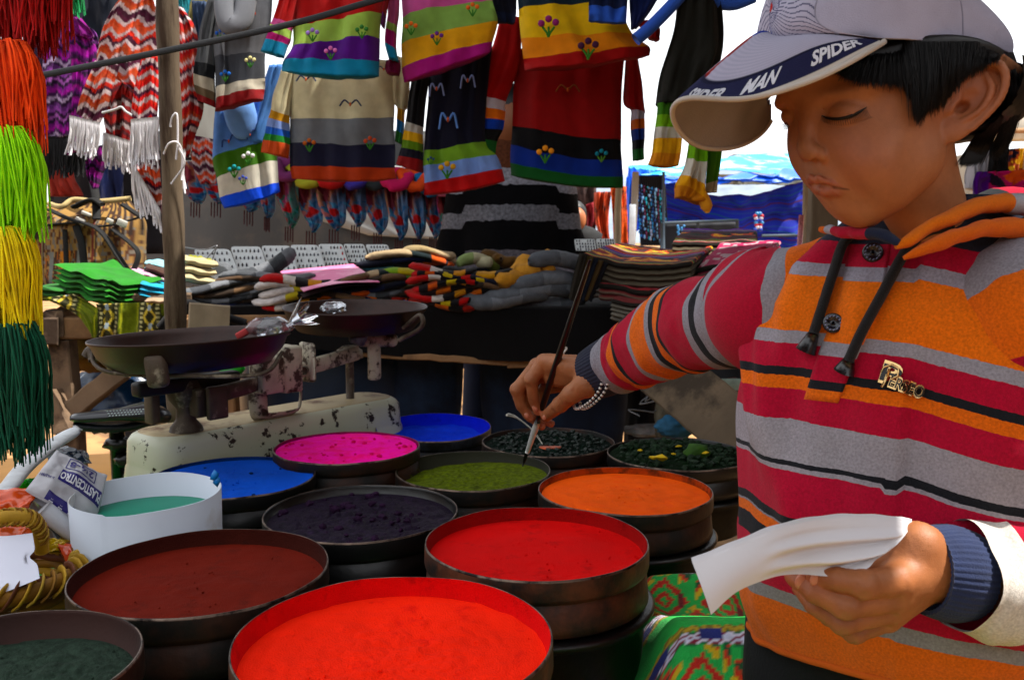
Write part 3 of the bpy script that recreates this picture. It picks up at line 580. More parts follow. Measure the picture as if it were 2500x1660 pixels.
# long white plastic bag end
P_ = spline([at(-60, 1260, 1.13), at(10, 1200, 1.16), at(70, 1130, 1.19), at(140, 1078, 1.22), at(178, 1056, 1.235), at(190, 1044, 1.24)], 40)
V, F = tube(P_, np.interp(np.linspace(0, 1, 40), [0, .4, .8, .95, 1], [.016, .018, .0135, .009, .012]), 16, flat=.45); V += .0014 * hnoise(V * (60, 200, 200), 3)[:, None]; o = part('long_plastic_bag', V, F, mat('milky_plastic', '#B0B4B8', rough=.35, var=.15, vs=40, bump=.6, bs=90, stretch=(1, 1, 3))); tag(o, 'long milky plastic bag twisted up beside the green tassel', 'bag')
# printed bag: PLASTICENTRO, seen upside down
pk = thing('printed_bag', 'white plastic bag printed in purple letters beside the white bucket', 'bag', S3(170, 1300, 1.15))
C_ = [np.array(at(*p)) for p in ((138, 1098, 1.20), (262, 1160, 1.22), (226, 1310, 1.16), (62, 1196, 1.14))]
uu, vv = np.meshgrid(np.linspace(0, 1, 40), np.linspace(0, 1, 40), indexing='ij')
bil = lambda u, v: (1 - u)[..., None] * ((1 - v)[..., None] * C_[0] + v[..., None] * C_[3]) + u[..., None] * ((1 - v)[..., None] * C_[1] + v[..., None] * C_[2])
Nn = np.cross(C_[1] - C_[0], C_[3] - C_[0]); Nn /= np.linalg.norm(Nn); Nn = -Nn if Nn[1] > 0 else Nn
bulge = lambda u, v: .004 * fbm(np.stack([u * 4, v * 4, 0 * u], -1), 5) + .014 * np.clip(16 * u * (1 - u) * v * (1 - v), 0, 1) ** .5
P = bil(uu, vv) + Nn * bulge(uu, vv)[..., None]; f = gridf(40, 40); V = P.reshape(-1, 3); B_ = (bil(uu, vv) - Nn * .01).reshape(-1, 3)
part('film', np.vstack([V, B_]), np.vstack([f, f[:, ::-1] + 1600]), mat('bag_white', '#A8A8AE', rough=.25, var=.1, bump=.3, bs=60), pk)
ink = mat('purple_ink', '#1C1460', rough=.35)
def onbag(V2, off): u = V2[:, 0]; v = V2[:, 1]; return bil(u, v) + Nn * (bulge(u, v) + off)[..., None]
def band(u0, u1, v0, v1, m_, off, nm):
    a_, b_ = np.meshgrid(np.linspace(u0, u1, 24), np.linspace(v0, v1, 12), indexing='ij'); part(nm, onbag(np.stack([a_, b_], -1).reshape(-1, 2), off), gridf(24, 12), m_, pk)
band(.26, .96, .36, .60, ink, .0008, 'printed_band'); band(.24, .96, .84, .98, ink, .0008, 'printed_band')
def bagtext(s, u0, u1, vc, hgt, m_, off, flip=True, nm='lettering'):
    V, F = text_mesh(s, 1.0, 0, .03); w_ = V[:, 0].max() - V[:, 0].min(); x = (V[:, 0] - V[:, 0].min()) / w_; y = V[:, 1] / .8
    u = u0 + (u1 - u0) * x; v = vc - hgt * y
    if flip: u = u0 + u1 - u; v = vc + hgt * y
    part(nm, onbag(np.stack([u, v], -1), off), F, m_, pk, smooth=False)
wi = mat('white_ink', '#C8C8D0', rough=.4); sw = lambda *a, **k: bagtext(*a, **k)
bagtext('PLASTICENTRO', .27, .95, .48, .16, wi, .0016); bagtext('2½-8', .32, .75, .19, .13, ink, .0016); bagtext('2-362/001', .02, .22, .62, .05, ink, .0012)
for k in range(5): bagtext('★' if False else '*', .30 + k * .14, .36 + k * .14, .93, .12, wi, .0016, nm='star')
for (a_, b_, c_, d_) in ((.28, .80, .08, .10), (.28, .80, .29, .31), (.28, .295, .08, .31), (.785, .80, .08, .31)): band(a_, b_, c_, d_, ink, .0008, 'printed_line')
V, F = tube(spline([at(105, 1240, 1.14), at(165, 1290, 1.15), at(225, 1325, 1.17)], 16), .017, 14, flat=.7); part('white_roll', V, F, mat('roll', '#B8BAC0', rough=.4, bump=.2), pk)
# bicycle behind the table: saddle, post, tyre
by = thing('bicycle', 'black bicycle with dotted saddle parked behind the dye table', 'bicycle', S3(285, 1100, 1.9)[:2] + (0,))
P_ = spline([at(172, 1020, 1.84), at(215, 1018, 1.85), at(290, 1012, 1.87), at(350, 1008, 1.9), at(388, 1012, 1.93)], 30); V, F = tube(P_, np.interp(np.linspace(0, 1, 30), [0, .08, .5, .8, 1], [.012, .022, .03, .055, .045]), 20, flat=.42); part('saddle', V, F, mat('saddle_vinyl', '#0C1018', rough=.28, bump=.1, coat=.3), by)
V, F = tube(spline([at(178, 1040, 1.84), at(250, 1046, 1.86), at(330, 1040, 1.89), at(392, 1018, 1.92)], 20), .009, 8); part('saddle_edge', V, F, mat('saddle_edge', '#10161E', rough=.3), by)
for r_ in range(3):
    for k in range(12 - r_):
        V, F = ico(at(262 + k * 8 + r_ * 3, 1004 + r_ * 5.5 - k * .5, 1.84 + r_ * -.004), .0022, 1, (1, 1, .5)); part('stud', V, F, mat('stud', '#A8B8B8', rough=.4), by)
c_ = np.array(at(285, 1050, 1.9)); V, F = tube([c_, (c_[0] - .02, c_[1] + .05, .55)], .016, 12); part('seat_post', V, F, mat('black_paint', '#080808', rough=.3), by)
for k in range(3): V, F = crumple(c_ + (.0 + .02 * k, 0, -.03 - .035 * k), (.03, .02, .016), k + 3, 3, .4); part('clamp', V, F, _mats['black_paint'], by)
for x in (-.32, .62):
    V, F = lathe([(.30, -.02), (.325, -.015), (.33, 0), (.325, .015), (.30, .02)], 60, (c_[0] + x, c_[1] + .05, .34), (0.15, 1, 0), caps=False); part('tyre', V, F, mat('rubber', '#0E0E10', rough=.8), by)
    for k in range(16): a = k / 16 * 2 * pi; V, F = tube([(c_[0] + x, c_[1] + .05, .34), (c_[0] + x + .3 * cos(a), c_[1] + .05, .34 + .3 * sin(a))], .0015, 4); part('spoke', V, F, mat('gwire', '#7A7C80'), by)
V, F = tube([(c_[0] - .02, c_[1] + .05, .55), (c_[0] + .1, c_[1] + .05, .3), (c_[0] + .62, c_[1] + .05, .34)], .015, 10); part('frame', V, F, _mats['black_paint'], by); V, F = tube([(c_[0] - .02, c_[1] + .05, .6), (c_[0] - .32, c_[1] + .05, .34), (c_[0] + .1, c_[1] + .05, .3)], .013, 10); part('frame', V, F, _mats['black_paint'], by)
packet([(100, 1095, 1.5), (205, 1100, 1.55), (225, 1130, 1.5), (120, 1125, 1.48)], '#16202C', 'shiny black plastic packet behind the long white bag', 'black_packet', 9, rough=.15)
packet([(70, 1075, 1.6), (112, 1070, 1.62), (108, 1098, 1.6), (72, 1105, 1.58)], '#4A6A90', 'blue grey plastic scrap beside the green tassel', 'blue_packet', 10, rough=.3)
cr = thing('wooden_crate', 'flat wooden crate under the balance scale', 'crate', tuple((pa + pb) / 2 * (1, 1, 0) + (0, 0, TZ)))
for k in range(4):
    o_ = Sd * (-.06 + k * .04); V, F = plank((pa * (1, 1, 0) + o_ - T * .03) + (0, 0, ZB - .012), (pb * (1, 1, 0) + o_ + T * .03) + (0, 0, ZB - .012), .036, .016, seed=k); part('slat', V, F, wood_tan, cr, smooth=False)
for f_ in (.05, .5, .95):
    q_ = pa * (1 - f_) + pb * f_; V, F = box((q_[0], q_[1], (TZ + ZB - .02) / 2 + .002), (.04, .15, ZB - .022 - TZ), np.array(Matrix.Rotation(ang, 3, 'Z')), .002); part('block', V, F, wood_tan, cr)
# ================================================================ garments
def gar_rows(rows, per=7):
    """rows (xl,yl,xr,yr[,sag]) -> dense splined rows and a 0..1 stripe coordinate"""
    R_ = np.array([tuple(r) + (0,) * (5 - len(r)) for r in rows], float); n = (len(R_) - 1) * per + 1
    return spline(R_, n), np.linspace(0, 1, n)
def panel_mesh(rows, Y, th=.02, nu=18, wr=.008, seed=0, per=7, wf=9, lean=0.):
    D, s = gar_rows(rows, per); nv = len(D); ring = 2 * nu
    t_ = np.concatenate([np.linspace(0, 1, nu), np.linspace(1, 0, nu)]); side = np.concatenate([-np.ones(nu), np.ones(nu)])
    V = np.zeros((nv, ring, 3)); UV = np.zeros((nv, ring, 2))
    for j, d in enumerate(D):
        for i, (u, sd) in enumerate(zip(t_, side)):
            px = d[0] + (d[2] - d[0]) * u; py = d[1] + (d[3] - d[1]) * u + d[4] * 4 * u * (1 - u)
            V[j, i] = at(px, py, Y + lean * s[j]); UV[j, i] = (px * Y / FL, py * Y / FL)
    prof = (1 - np.abs(2 * t_ - 1) ** 3.5) ** .45 if True else 0
    fold = hnoise(np.stack([t_[None] * wf + 0 * s[:, None], s[:, None] * 1.5 + 0 * t_[None], 0 * V[..., 0] + seed], -1), seed)
    fold2 = hnoise(np.stack([t_[None] * wf * 2.3 + 0 * s[:, None], s[:, None] * 4 + 0 * t_[None], 0 * V[..., 0] + seed], -1), seed + 5)
    V[..., 1] += side[None] * th * prof[None] * .5 + (wr * fold + wr * .4 * fold2) * (side[None] < 0) + wr * fold * (side[None] > 0)
    F = [tuple(f) for f in gridf(nv, ring, False, True)]
    for j in (0, nv - 1):
        for i in range(nu - 1): f = (j * ring + i, j * ring + i + 1, j * ring + ring - 2 - i, j * ring + ring - 1 - i); F.append(f if j == 0 else f[::-1])
    return V.reshape(-1, 3), F, np.repeat(s, ring), UV.reshape(-1, 2)
_k = [0]
def strip(name, rows, cols, Y, parent, th=.02, wr=.008, seed=0, knit=260, rough=.95, jag=0.003, **kw):
    V, F, s, uv = panel_mesh(rows, Y, th, wr=wr * 2.0, seed=seed, **kw); _k[0] += 1; V = V + .0035 * np.stack([hnoise(V * 17 + 3 * k, seed) for k in range(3)], -1)
    n = len(cols); s = np.clip(s + jag * hnoise(V * 160, seed), 0, 1)
    m = mat('knit_%d' % _k[0], rough=rough, ramp=[(i / n, c) for i, c in enumerate(cols)], var=.13, vs=40, bump=.55, bs=500, knit=knit, sheen=.06, spec=.1)
    return part(name, V, F, m, parent, attrs={'s': s}, uv=uv)
def flower(px, py, Y, col, parent, stem='#2E6A1E', s_=.82, name='embroidered_flower'):
    c = np.array(at(px, py, Y)); k = Y / FL; Vs = []; Vg = []
    for dx, dy in ((-13, -2), (0, -10), (13, -4)): Vs.append(ico(c + (dx * k * s_, -.004, -dy * k * s_), 6.5 * k * s_, 2, (1, .5, 1)))
    for dx in (-9, 0, 9): Vg.append(tube(spline([c + (dx * k * s_ * 1.2, -.003, -4 * k * s_), c + (dx * .5 * k, -.005, -14 * k * s_), c + (0, -.003, -22 * k * s_)], 6), 2.2 * k * s_, 5))
    V, F = join(*Vs); f = part(name, V, F, mat('yarn_' + col, col, rough=.9, bump=.6, bs=600), parent)
    V, F = join(*Vg); part('stem', V, F, mat('yarn_' + stem, stem, rough=.9), f)
def gull(px, py, Y, col, parent, s_=1., rot=0., m_=False):
    k = Y / FL * s_; c = np.array(at(px, py, Y)); c[1] -= .004
    P_ = [(-26, -8), (-14, 6), (0, -3), (14, 6), (26, -8)] if not m_ else [(-17, -22), (-11, 8), (0, -6), (11, 8), (18, -20)]
    P_ = [(x * cos(rot) - y * sin(rot), x * sin(rot) + y * cos(rot)) for x, y in P_]
    V, F = tube(spline([c + (x * k, 0, y * k) for x, y in P_], 22), 2.1 * k, 6); g = part('embroidered_gull', V, F, mat('yarn_' + col, col, rough=.9, bump=.6, bs=600), parent)
    V, F = ico(c + (0, -.002, -4 * k), 4 * k, 1, (.7, .5, 1.4)); part('beak', V, F, mat('yarn_beak', '#B0501A'), g)
def sweater(label, org, Y, body, bcols, sleeves=(), seed=0, th=.05, hood=None, wr=.007, name='knitted_sweater'):
    t = thing(name, label, 'sweater', tuple(at(*org, Y)), 'knitted sweaters hanging from the stall')
    strip('body', body, bcols, Y, t, th=th, wr=wr, seed=seed)
    for i, (r, c) in enumerate(sleeves): strip('sleeve', r, c, Y - .012 + (.03 if i else 0), t, th=.04, wr=.004, seed=seed + 20 + i, nu=12)
    return t
g = sweater('grey hooded knitted sweater with cream and dark red hem bands', (590, 0), 2.30, [(520, -40, 668, -40), (514, 60, 662, 55), (522, 143, 647, 130), (525, 222, 643, 188), (526, 246, 643, 216), (524, 273, 641, 246)], ['#5E5F64', '#5E5F64', '#34363C', '#B4AC9C', '#7C0E16'],
  [([(512, 0, 540, 0), (486, 100, 524, 110), (478, 152, 523, 160), (477, 182, 523, 196), (478, 208, 524, 226), (480, 228, 524, 246), (482, 246, 524, 262)], ['#45474A', '#45474A', '#101216', '#A89E8C', '#5A4A36', '#740C14'])], 1)
V, F = tube(spline([at(545, -20, 2.25), at(548, 30, 2.23), at(560, 62, 2.22), at(590, 50, 2.23), at(604, -10, 2.25)], 24), .024, 10, flat=.6); part('hood', V, F, mat('grey_knit', '#5C5D62', rough=.95, bump=.6, bs=420, sheen=.06), g)
for p_ in ((612, 38, '#A83A1E'), (540, 84, '#1A4A9A'), (612, 150, '#C8C08A'), (551, 184, '#1A5AAA')): flower(p_[0], p_[1], 2.255, p_[2], g, s_=.7)
g = sweater('light blue hooded sweater with green, cream and bright blue bands', (600, 250), 2.44, [(534, 232, 650, 225), (524, 290, 660, 275), (520, 388, 664, 345), (528, 436, 672, 392), (535, 486, 678, 446), (548, 510, 684, 468, 6)], ['#5A86CC', '#5A86CC', '#3E6C14', '#C8C2B4', '#1448D0'],
  [([(655, 160, 695, 158), (640, 220, 682, 225), (618, 290, 662, 300), (600, 345, 648, 352)], ['#5A8AD0', '#5A8AD0', '#5486CC'])], 2)
V, F = ico(at(588, 282, 2.40), .052, 3, (.85, .5, 1.15), .12, 4); part('hood', V, F, mat('blue_knit', '#6A94D4', rough=.95, bump=.6, bs=420, sheen=.06), g)
gull(560, 342, 2.40, '#1E3A7A', g, .9, .5); gull(612, 328, 2.40, '#1E3A7A', g, .6, .9)
flower(607, 384, 2.395, '#D8D8D8', g); flower(573, 416, 2.395, '#108A8A', g); flower(594, 438, 2.395, '#3A4AA0', g, s_=.6)
g = sweater('red, lime, purple and teal banded child sweater crossed by the black strap', (810, 0), 2.08, [(705, -45, 938, -60), (716, 69, 931, 34), (713, 115, 929, 90), (690, 148, 927, 149), (686, 172, 925, 186, 10)], ['#A40A10', '#98B858', '#4E1278', '#0C7EA4'],
  [([(690, -40, 745, -40), (666, 48, 716, 62), (660, 66, 712, 78), (656, 84, 709, 98), (648, 100, 702, 112), (636, 126, 693, 142)], ['#A40A10', '#C05088', '#98B858', '#A41068', '#0C7EA4']), ([(930, -30, 955, -30), (930, 30, 944, 40), (930, 60, 938, 70)], ['#8A1A20', '#5A1A5A'])], 3)
for p_ in ((764, 84, '#8A6AB0'), (884, 76, '#2E6A2A'), (808, 128, '#C86AA8')): flower(p_[0], p_[1], 2.035, p_[2], g)
g = sweater('cream sweater with grey, navy and orange bands and gull embroidery', (835, 170), 2.33, [(712, 165, 958, 150), (709, 230, 962, 225), (708, 290, 965, 286, 4), (706, 349, 965, 353, 4), (706, 407, 965, 412), (712, 436, 968, 438, 6)], ['#C8BE9C', '#C8BE9C', '#6C6F74', '#14142C', '#A83A08'],
  [([(684, 172, 722, 178), (668, 225, 712, 240), (662, 268, 707, 284), (656, 288, 706, 304), (650, 308, 706, 322), (646, 326, 706, 338), (640, 342, 706, 354), (634, 372, 703, 388)], ['#C8BE9C', '#C8BE9C', '#B88420', '#7A90C8', '#1E50A8', '#1E6A24', '#B4460C']),
   ([(955, 130, 1002, 150), (957, 235, 998, 252), (972, 264, 990, 272), (970, 292, 988, 302), (968, 318, 986, 330), (966, 345, 982, 352)], ['#C4BA98', '#C4BA98', '#B88420', '#2A70B0', '#2A6A2A'])], 4)
gull(856, 252, 2.285, '#14284A', g); gull(748, 192, 2.285, '#14284A', g, .9); gull(938, 168, 2.285, '#14284A', g, .7)
flower(756, 352, 2.285, '#A8541A', g); flower(904, 347, 2.285, '#A8401A', g)
g = sweater('pink, green and yellow sweater with magenta hem, flowers on it', (1080, 0), 2.16, [(975, -50, 1200, -70), (983, 44, 1200, 2), (981, 104, 1212, 52), (980, 166, 1200, 100), (984, 202, 1194, 128, 6)], ['#B8508A', '#7CA050', '#D49A34', '#980E6C'],
  [([(940, -40, 975, -30), (946, 22, 974, 30), (944, 56, 970, 66), (942, 72, 969, 84), (941, 104, 968, 124), (948, 146, 972, 152)], ['#B05080', '#A84C78', '#8AA850', '#9A1060', '#0C7EA4']), ([(944, 150, 978, 150), (942, 165, 980, 172), (948, 180, 976, 184)], ['#6A0C3A', '#6A0C3A'])], 5)
for p_ in ((1004, 68, '#C8601A'), (1154, 22, '#C8601A'), (1067, 92, '#5A1E70')): flower(p_[0], p_[1], 2.115, p_[2], g)
g = sweater('navy blue sweater with white gull embroidery and red hem', (1110, 160), 2.30, [(1050, 130, 1200, 110), (1044, 250, 1190, 240), (1034, 370, 1188, 346), (1033, 408, 1212, 378), (1037, 450, 1224, 414), (1036, 478, 1232, 444, 4)], ['#0A0A1E', '#0A0A1E', '#709A34', '#7A98D4', '#B00A10'],
  [([(1004, 190, 1050, 190), (994, 270, 1038, 275), (990, 298, 1034, 312), (986, 320, 1032, 330), (982, 342, 1032, 352), (978, 362, 1032, 372), (972, 382, 1032, 392), (966, 404, 1032, 424)], ['#08080C', '#08080C', '#A8A49C', '#C89818', '#54741C', '#0A0A1A', '#7A0A0E'])], 6)
gull(1066, 214, 2.262, '#7A88B8', g, m_=True); gull(1142, 194, 2.262, '#7A88B8', g, m_=True); gull(1094, 288, 2.262, '#5A80C0', g, 1.25, m_=True)
flower(1092, 412, 2.255, '#B88A18', g, s_=1.1); flower(1052, 391, 2.255, '#1A3A5A', g, s_=.5)
g = sweater('yellow and orange sweater with red rolled hem, purple flowers', (1400, 0), 2.12, [(1262, -60, 1500, -60), (1264, 22, 1515, 12), (1270, 96, 1545, 80, 4), (1276, 142, 1586, 112, 6), (1280, 170, 1588, 134, 8)], ['#10242E', '#DCB42C', '#DC860E', '#980C0A'],
  [([(1540, 50, 1600, 60), (1570, 70, 1612, 72), (1586, 96, 1610, 100)], ['#900E14', '#900E14'])], 7)
for p_ in ((1339, 62, '#7A1A5A'), (1436, 116, '#3A0C30')): flower(p_[0], p_[1], 2.07, p_[2], g, s_=1.3)
g = sweater('large red sweater with black, blue and green wavy bands', (1390, 140), 2.34, [(1264, 120, 1532, 110), (1252, 215, 1518, 215), (1250, 306, 1516, 340, 10), (1248, 354, 1519, 390, 14), (1246, 398, 1523, 430, 14), (1246, 428, 1521, 458, 10)], ['#8C0A0A', '#8C0A0A', '#060608', '#0E2A80', '#14501E'],
  [([(1222, 40, 1275, 50), (1200, 120, 1268, 150), (1156, 231, 1233, 250), (1147, 260, 1233, 274), (1141, 285, 1232, 297), (1136, 312, 1229, 320), (1131, 334, 1216, 346), (1130, 368, 1211, 377)], ['#A80A0C', '#A80A0C', '#C8C0CC', '#E0740C', '#14389C', '#08080C', '#1A5A22']),
   ([(1528, 100, 1556, 140), (1522, 240, 1577, 266), (1542, 268, 1577, 275), (1542, 296, 1577, 293), (1542, 320, 1577, 318), (1543, 346, 1576, 343), (1542, 366, 1573, 364), (1543, 393, 1573, 391)], ['#900A14', '#900A14', '#A8A0B0', '#B8580C', '#142C74', '#0A0C14', '#1A5A22'])], 8, th=.06)
gull(1386, 216, 2.295, '#7A3A10', g, 1.1); flower(1331, 374, 2.285, '#D08420', g, s_=1.1); flower(1468, 378, 2.285, '#107A8A', g, stem='#4A7A2A')
g = thing('knitted_sweater', 'navy sweater with blue ribbed cuffs at the top edge', 'sweater', tuple(at(1560, 0, 2.0)), 'knitted sweaters hanging from the stall')
strip('sleeve', [(1440, -60, 1534, -60), (1440, 18, 1532, 20), (1440, 52, 1528, 56)], ['#0A1A40', '#2E56B8'], 2.0, g, nu=12, seed=31)
strip('body', [(1530, -60, 1640, -60), (1536, 20, 1600, 10), (1540, 74, 1556, 70)], ['#0C1C50', '#0C1C50'], 2.02, g, nu=12, seed=32)
V, F = tube(spline([at(1552, 98, 1.98), at(1585, 70, 1.98), at(1630, 25, 1.98), at(1690, -40, 1.98)], 20), .017, 12, flat=.8); part('cuff', V, F, mat('blue_rib', '#2C54B4', rough=.95, bump=.7, bs=300, sheen=.06), g)
V, F = tube(spline([at(1700, -30, 1.98), at(1745, 2, 1.98), at(1790, 10, 1.98), at(1840, -8, 1.98)], 16), .014, 10); part('cuff', V, F, _mats['blue_rib'], g)
g = thing('knitted_sweater', 'navy sleeve hanging beside the yellow sweater', 'sweater', tuple(at(1225, 0, 2.2)), 'knitted sweaters hanging from the stall')
strip('sleeve', [(1196, -60, 1264, -60), (1200, 30, 1262, 35), (1214, 58, 1258, 60)], ['#0C1020', '#101A34'], 2.2, g, nu=12, seed=33)
g = thing('knitted_sweater', 'black sweater whose lime, white and mustard cuffs hang beside the cap brim', 'sweater', tuple(at(1690, 0, 2.0)), 'knitted sweaters hanging from the stall')
strip('sleeve', [(1664, -60, 1745, -60), (1642, 80, 1764, 90), (1620, 165, 1752, 165), (1603, 256, 1712, 258)], ['#12120C'] * 3, 2.0, g, th=.09, wr=.012, seed=34)
strip('cuff', [(1603, 256, 1700, 258), (1602, 284, 1690, 286), (1600, 314, 1672, 316), (1598, 341, 1666, 342), (1594, 376, 1664, 376), (1584, 404, 1660, 402, 4)], ['#34680C', '#6A9C1E', '#BEB8AC', '#D49C10', '#C87E0C'], 2.0, g, th=.05, seed=35)
strip('cuff', [(1690, 300, 1730, 300), (1676, 388, 1724, 396, 3), (1656, 432, 1724, 462, -8), (1642, 458, 1728, 500, -14), (1644, 486, 1700, 500, -8)], ['#6AA014', '#C4BEB0', '#D2960E', '#C07A10'], 1.96, g, th=.06, seed=36)
strip('cuff', [(1728, 320, 1768, 325), (1726, 364, 1764, 368), (1722, 450, 1752, 440), (1722, 474, 1748, 470)], ['#101206', '#4A7A10', '#B8A88A'], 1.99, g, th=.04, seed=37, nu=12)
V, F = tube(spline([at(1708, 470, 1.95), at(1722, 495, 1.95), at(1728, 520, 1.95)], 8), [.013] * 6 + [.009, .004], 10); part('cuff_tip', V, F, mat('mustard_wool', '#C8880E', rough=.95, bump=.7, bs=300, sheen=.06), g)
# ================================================================ zigzag shawls with fringes
def zig(P2, pal, per=.055, amp=.022, band=.0105, seed=0):
    x, z = P2[:, 0], P2[:, 1]
    v = z + amp * (np.abs(((x / per) % 1) - .5) * 2) + .002 * hnoise(np.stack([x * 300, z * 300, 0 * x], -1), seed)
    k = np.floor(v / band).astype(int); c = np.array([hexc(p) for p in pal])[k % len(pal)]
    return c * (1 + .25 * hnoise(np.stack([x * 500, z * 200, 0 * x], -1), seed + 2))[:, None]
def shawl_piece(name, rows, Y, pal, parent, seed=0, th=.015, wr=.012, skew=0., per=.055, dense=16, **kw):
    V, F, s, uv = panel_mesh(rows, Y, th, nu=46, wr=wr, seed=seed, per=dense, **kw)
    q = uv.copy(); q[:, 0] += skew * q[:, 1]
    return part(name, V, F, mat('shawl_wool', rough=.95, vcol=True, var=.12, vs=80, bump=.6, bs=500, sheen=.06, spec=.1), parent, attrs={'Col': zig(q, pal, per=per, seed=seed)})
def fringe(name, x0, y0, x1, y1, ln, Y, m_, parent, n=26, r=.0022, slant=0., seed=0, bun=4):
    rr = random.Random(seed); Vs = []; k = Y / FL
    for i in range(n):
        u = (i + .5) / n; tuft = int(u * n / bun)
        px = x0 + (x1 - x0) * u; py = y0 + (y1 - y0) * u; l_ = ln * rr.uniform(.85, 1.1); cx_ = x0 + (x1 - x0) * (tuft + .5) * bun / n
        P_ = [at(px, py - 6, Y), at(px * .6 + cx_ * .4, py + l_ * .18, Y - .004), at(px + rr.uniform(-4, 4) + slant * .5, py + l_ * .6, Y + rr.uniform(-.008, .008)), at(px + rr.uniform(-6, 6) + slant, py + l_, Y + rr.uniform(-.008, .008))]
        Vs.append(tube(spline(P_, 7), [r * .8, r, r, r, r, r, r * .7], 4, caps=True))
    V, F = join(*Vs); return part(name, V, F, m_, parent, kind='stuff')
white_y = mat('white_yarn', '#C6C2C4', rough=.9, bump=.4, bs=400, sheen=.06); black_y = mat('black_yarn', '#08070A', rough=.9, bump=.4, bs=400)
PR = ['#B4A0A0', '#A03A22', '#A8482A', '#B4A0A0', '#3A1024', '#48142C', '#B4A0A0', '#C04A2E', '#C8563A', '#B4A0A0', '#B02A20', '#3A1024']
PP = ['#5A2A6A', '#7A3A88', '#2A1030', '#8A4A90', '#1E0A26', '#6A1870', '#8E0E86', '#3A1444', '#A08AA8', '#2A1030']
PM = ['#7E0C74', '#8E0E86', '#4A0A50', '#2A1030', '#8A1078', '#5A1A64', '#1E0A26']
g = thing('zigzag_shawl', 'purple and magenta zigzag shawl with black fringe behind the tassels', 'shawl', tuple(at(165, 200, 2.6)), 'zigzag shawls hanging by the pole')
shawl_piece('cloth', [(140, 30, 205, 60), (110, 110, 235, 85), (96, 200, 238, 160), (92, 280, 222, 240), (94, 345, 200, 330)], 2.6, PP, g, 1, wr=.02)
shawl_piece('fold', [(150, 50, 215, 70), (172, 140, 236, 130), (176, 250, 222, 250), (166, 380, 205, 360)], 2.56, PM, g, 2, wr=.012)
shawl_piece('corner', [(178, 380, 266, 352), (202, 400, 262, 392), (214, 430, 248, 424), (228, 462, 236, 460)], 2.66, PM, g, 3)
fringe('fringe', 92, 342, 205, 335, 90, 2.59, black_y, g, 60, .003, 0, 1)
fringe('fringe', 160, 362, 205, 372, 60, 2.63, black_y, g, 24, .003, 0, 9)
shawl_piece('collar', [(160, 40, 200, 46), (150, 62, 230, 84), (160, 78, 226, 98)], 2.54, ['#6A0C60', '#5A0A54'], g, 4)
g = thing('zigzag_shawl', 'rust, plum and white zigzag shawl with long white fringe left of the pole', 'shawl', tuple(at(300, 100, 2.35)), 'zigzag shawls hanging by the pole')
shawl_piece('cloth', [(306, -20, 372, -20), (262, 40, 384, 30), (236, 90, 388, 90), (228, 140, 386, 150), (244, 170, 384, 215), (300, 205, 380, 250)], 2.35, PR, g, 5, skew=.45, wr=.02)
shawl_piece('leg', [(232, 150, 292, 160), (222, 180, 276, 210), (204, 230, 262, 262), (186, 280, 244, 305)], 2.31, PR, g, 6, wr=.008)
shawl_piece('middle', [(255, 170, 330, 215), (252, 230, 330, 240), (250, 290, 325, 290), (256, 325, 318, 352)], 2.40, ['#7A1410', '#8A1A14', '#3A1418', '#9A8A8A', '#7A1410', '#4A141A'], g, 7)
shawl_piece('leg', [(345, 140, 390, 140), (334, 190, 388, 200), (326, 240, 386, 250), (318, 296, 384, 292)], 2.29, ['#B81C18', '#B4A0A0', '#C8301E', '#B81C18', '#B4A0A0', '#48142C'], g, 8, wr=.008)
shawl_piece('tail', [(322, 385, 392, 385), (340, 430, 394, 430), (366, 480, 396, 480), (384, 520, 398, 520)], 2.36, PR, g, 9)
fringe('fringe', 170, 288, 244, 306, 82, 2.30, white_y, g, 30, .0028, -8, 2)
fringe('fringe', 252, 330, 316, 350, 72, 2.38, white_y, g, 26, .0028, 0, 3)
fringe('fringe', 320, 298, 386, 292, 112, 2.28, white_y, g, 30, .0028, 0, 4)
fringe('fringe', 320, 395, 345, 440, 100, 2.34, white_y, g, 12, .0028, 10, 5); fringe('fringe', 345, 440, 392, 520, 60, 2.34, white_y, g, 20, .0028, 8, 6)
g = thing('zigzag_shawl', 'red and plum zigzag shawl hanging right behind the wooden pole', 'shawl', tuple(at(460, 100, 2.30)), 'zigzag shawls hanging by the pole')
shawl_piece('cloth', [(418, 10, 445, 20), (420, 60, 478, 80), (428, 160, 488, 200), (438, 250, 496, 270), (440, 320, 478, 330), (446, 385, 462, 385)], 2.30, ['#9A1814', '#A03A22', '#B4A0A0', '#B02A20', '#3A1024', '#B4A0A0', '#8A1612'], g, 10, wr=.016)
fringe('fringe', 428, 372, 452, 372, 92, 2.2, white_y, g, 12, .0025, 0, 7)
# ================================================================ pole, strap, rope knot
pole = mat('pole_wood', '#5E5040', rough=.9, var=.45, vs=14, bump=.9, bs=45, col2='#2C1E12', c2s=7, c2t=(.46, .6), stretch=(3.2, 3.2, .45))
pts = [at(406, -260, 1.98), at(407, 0, 1.98), at(413, 200, 1.98), at(421, 450, 1.98), at(426, 650, 1.98), at(430, 820, 1.98), at(434, 1050, 1.98)]
b = pts[-1].copy(); b = Vector((b.x + .004, b.y, 0)); P_ = spline(pts + [b], 60)
V, F = tube(P_, .0225 + .0012 * np.sin(np.arange(60) * .7), 20); V += (.0022 * hnoise(V * (60, 60, 6), 3) + .0012 * hnoise(V * (160, 160, 14), 5))[:, None] * np.array([1, -1, 0])
o = part('wooden_pole', V, F, pole); tag(o, 'cracked round wooden pole holding up the stall beside the scale', 'pole')
st = mat('black_strap', '#17181B', rough=.7, bump=.4, bs=300)
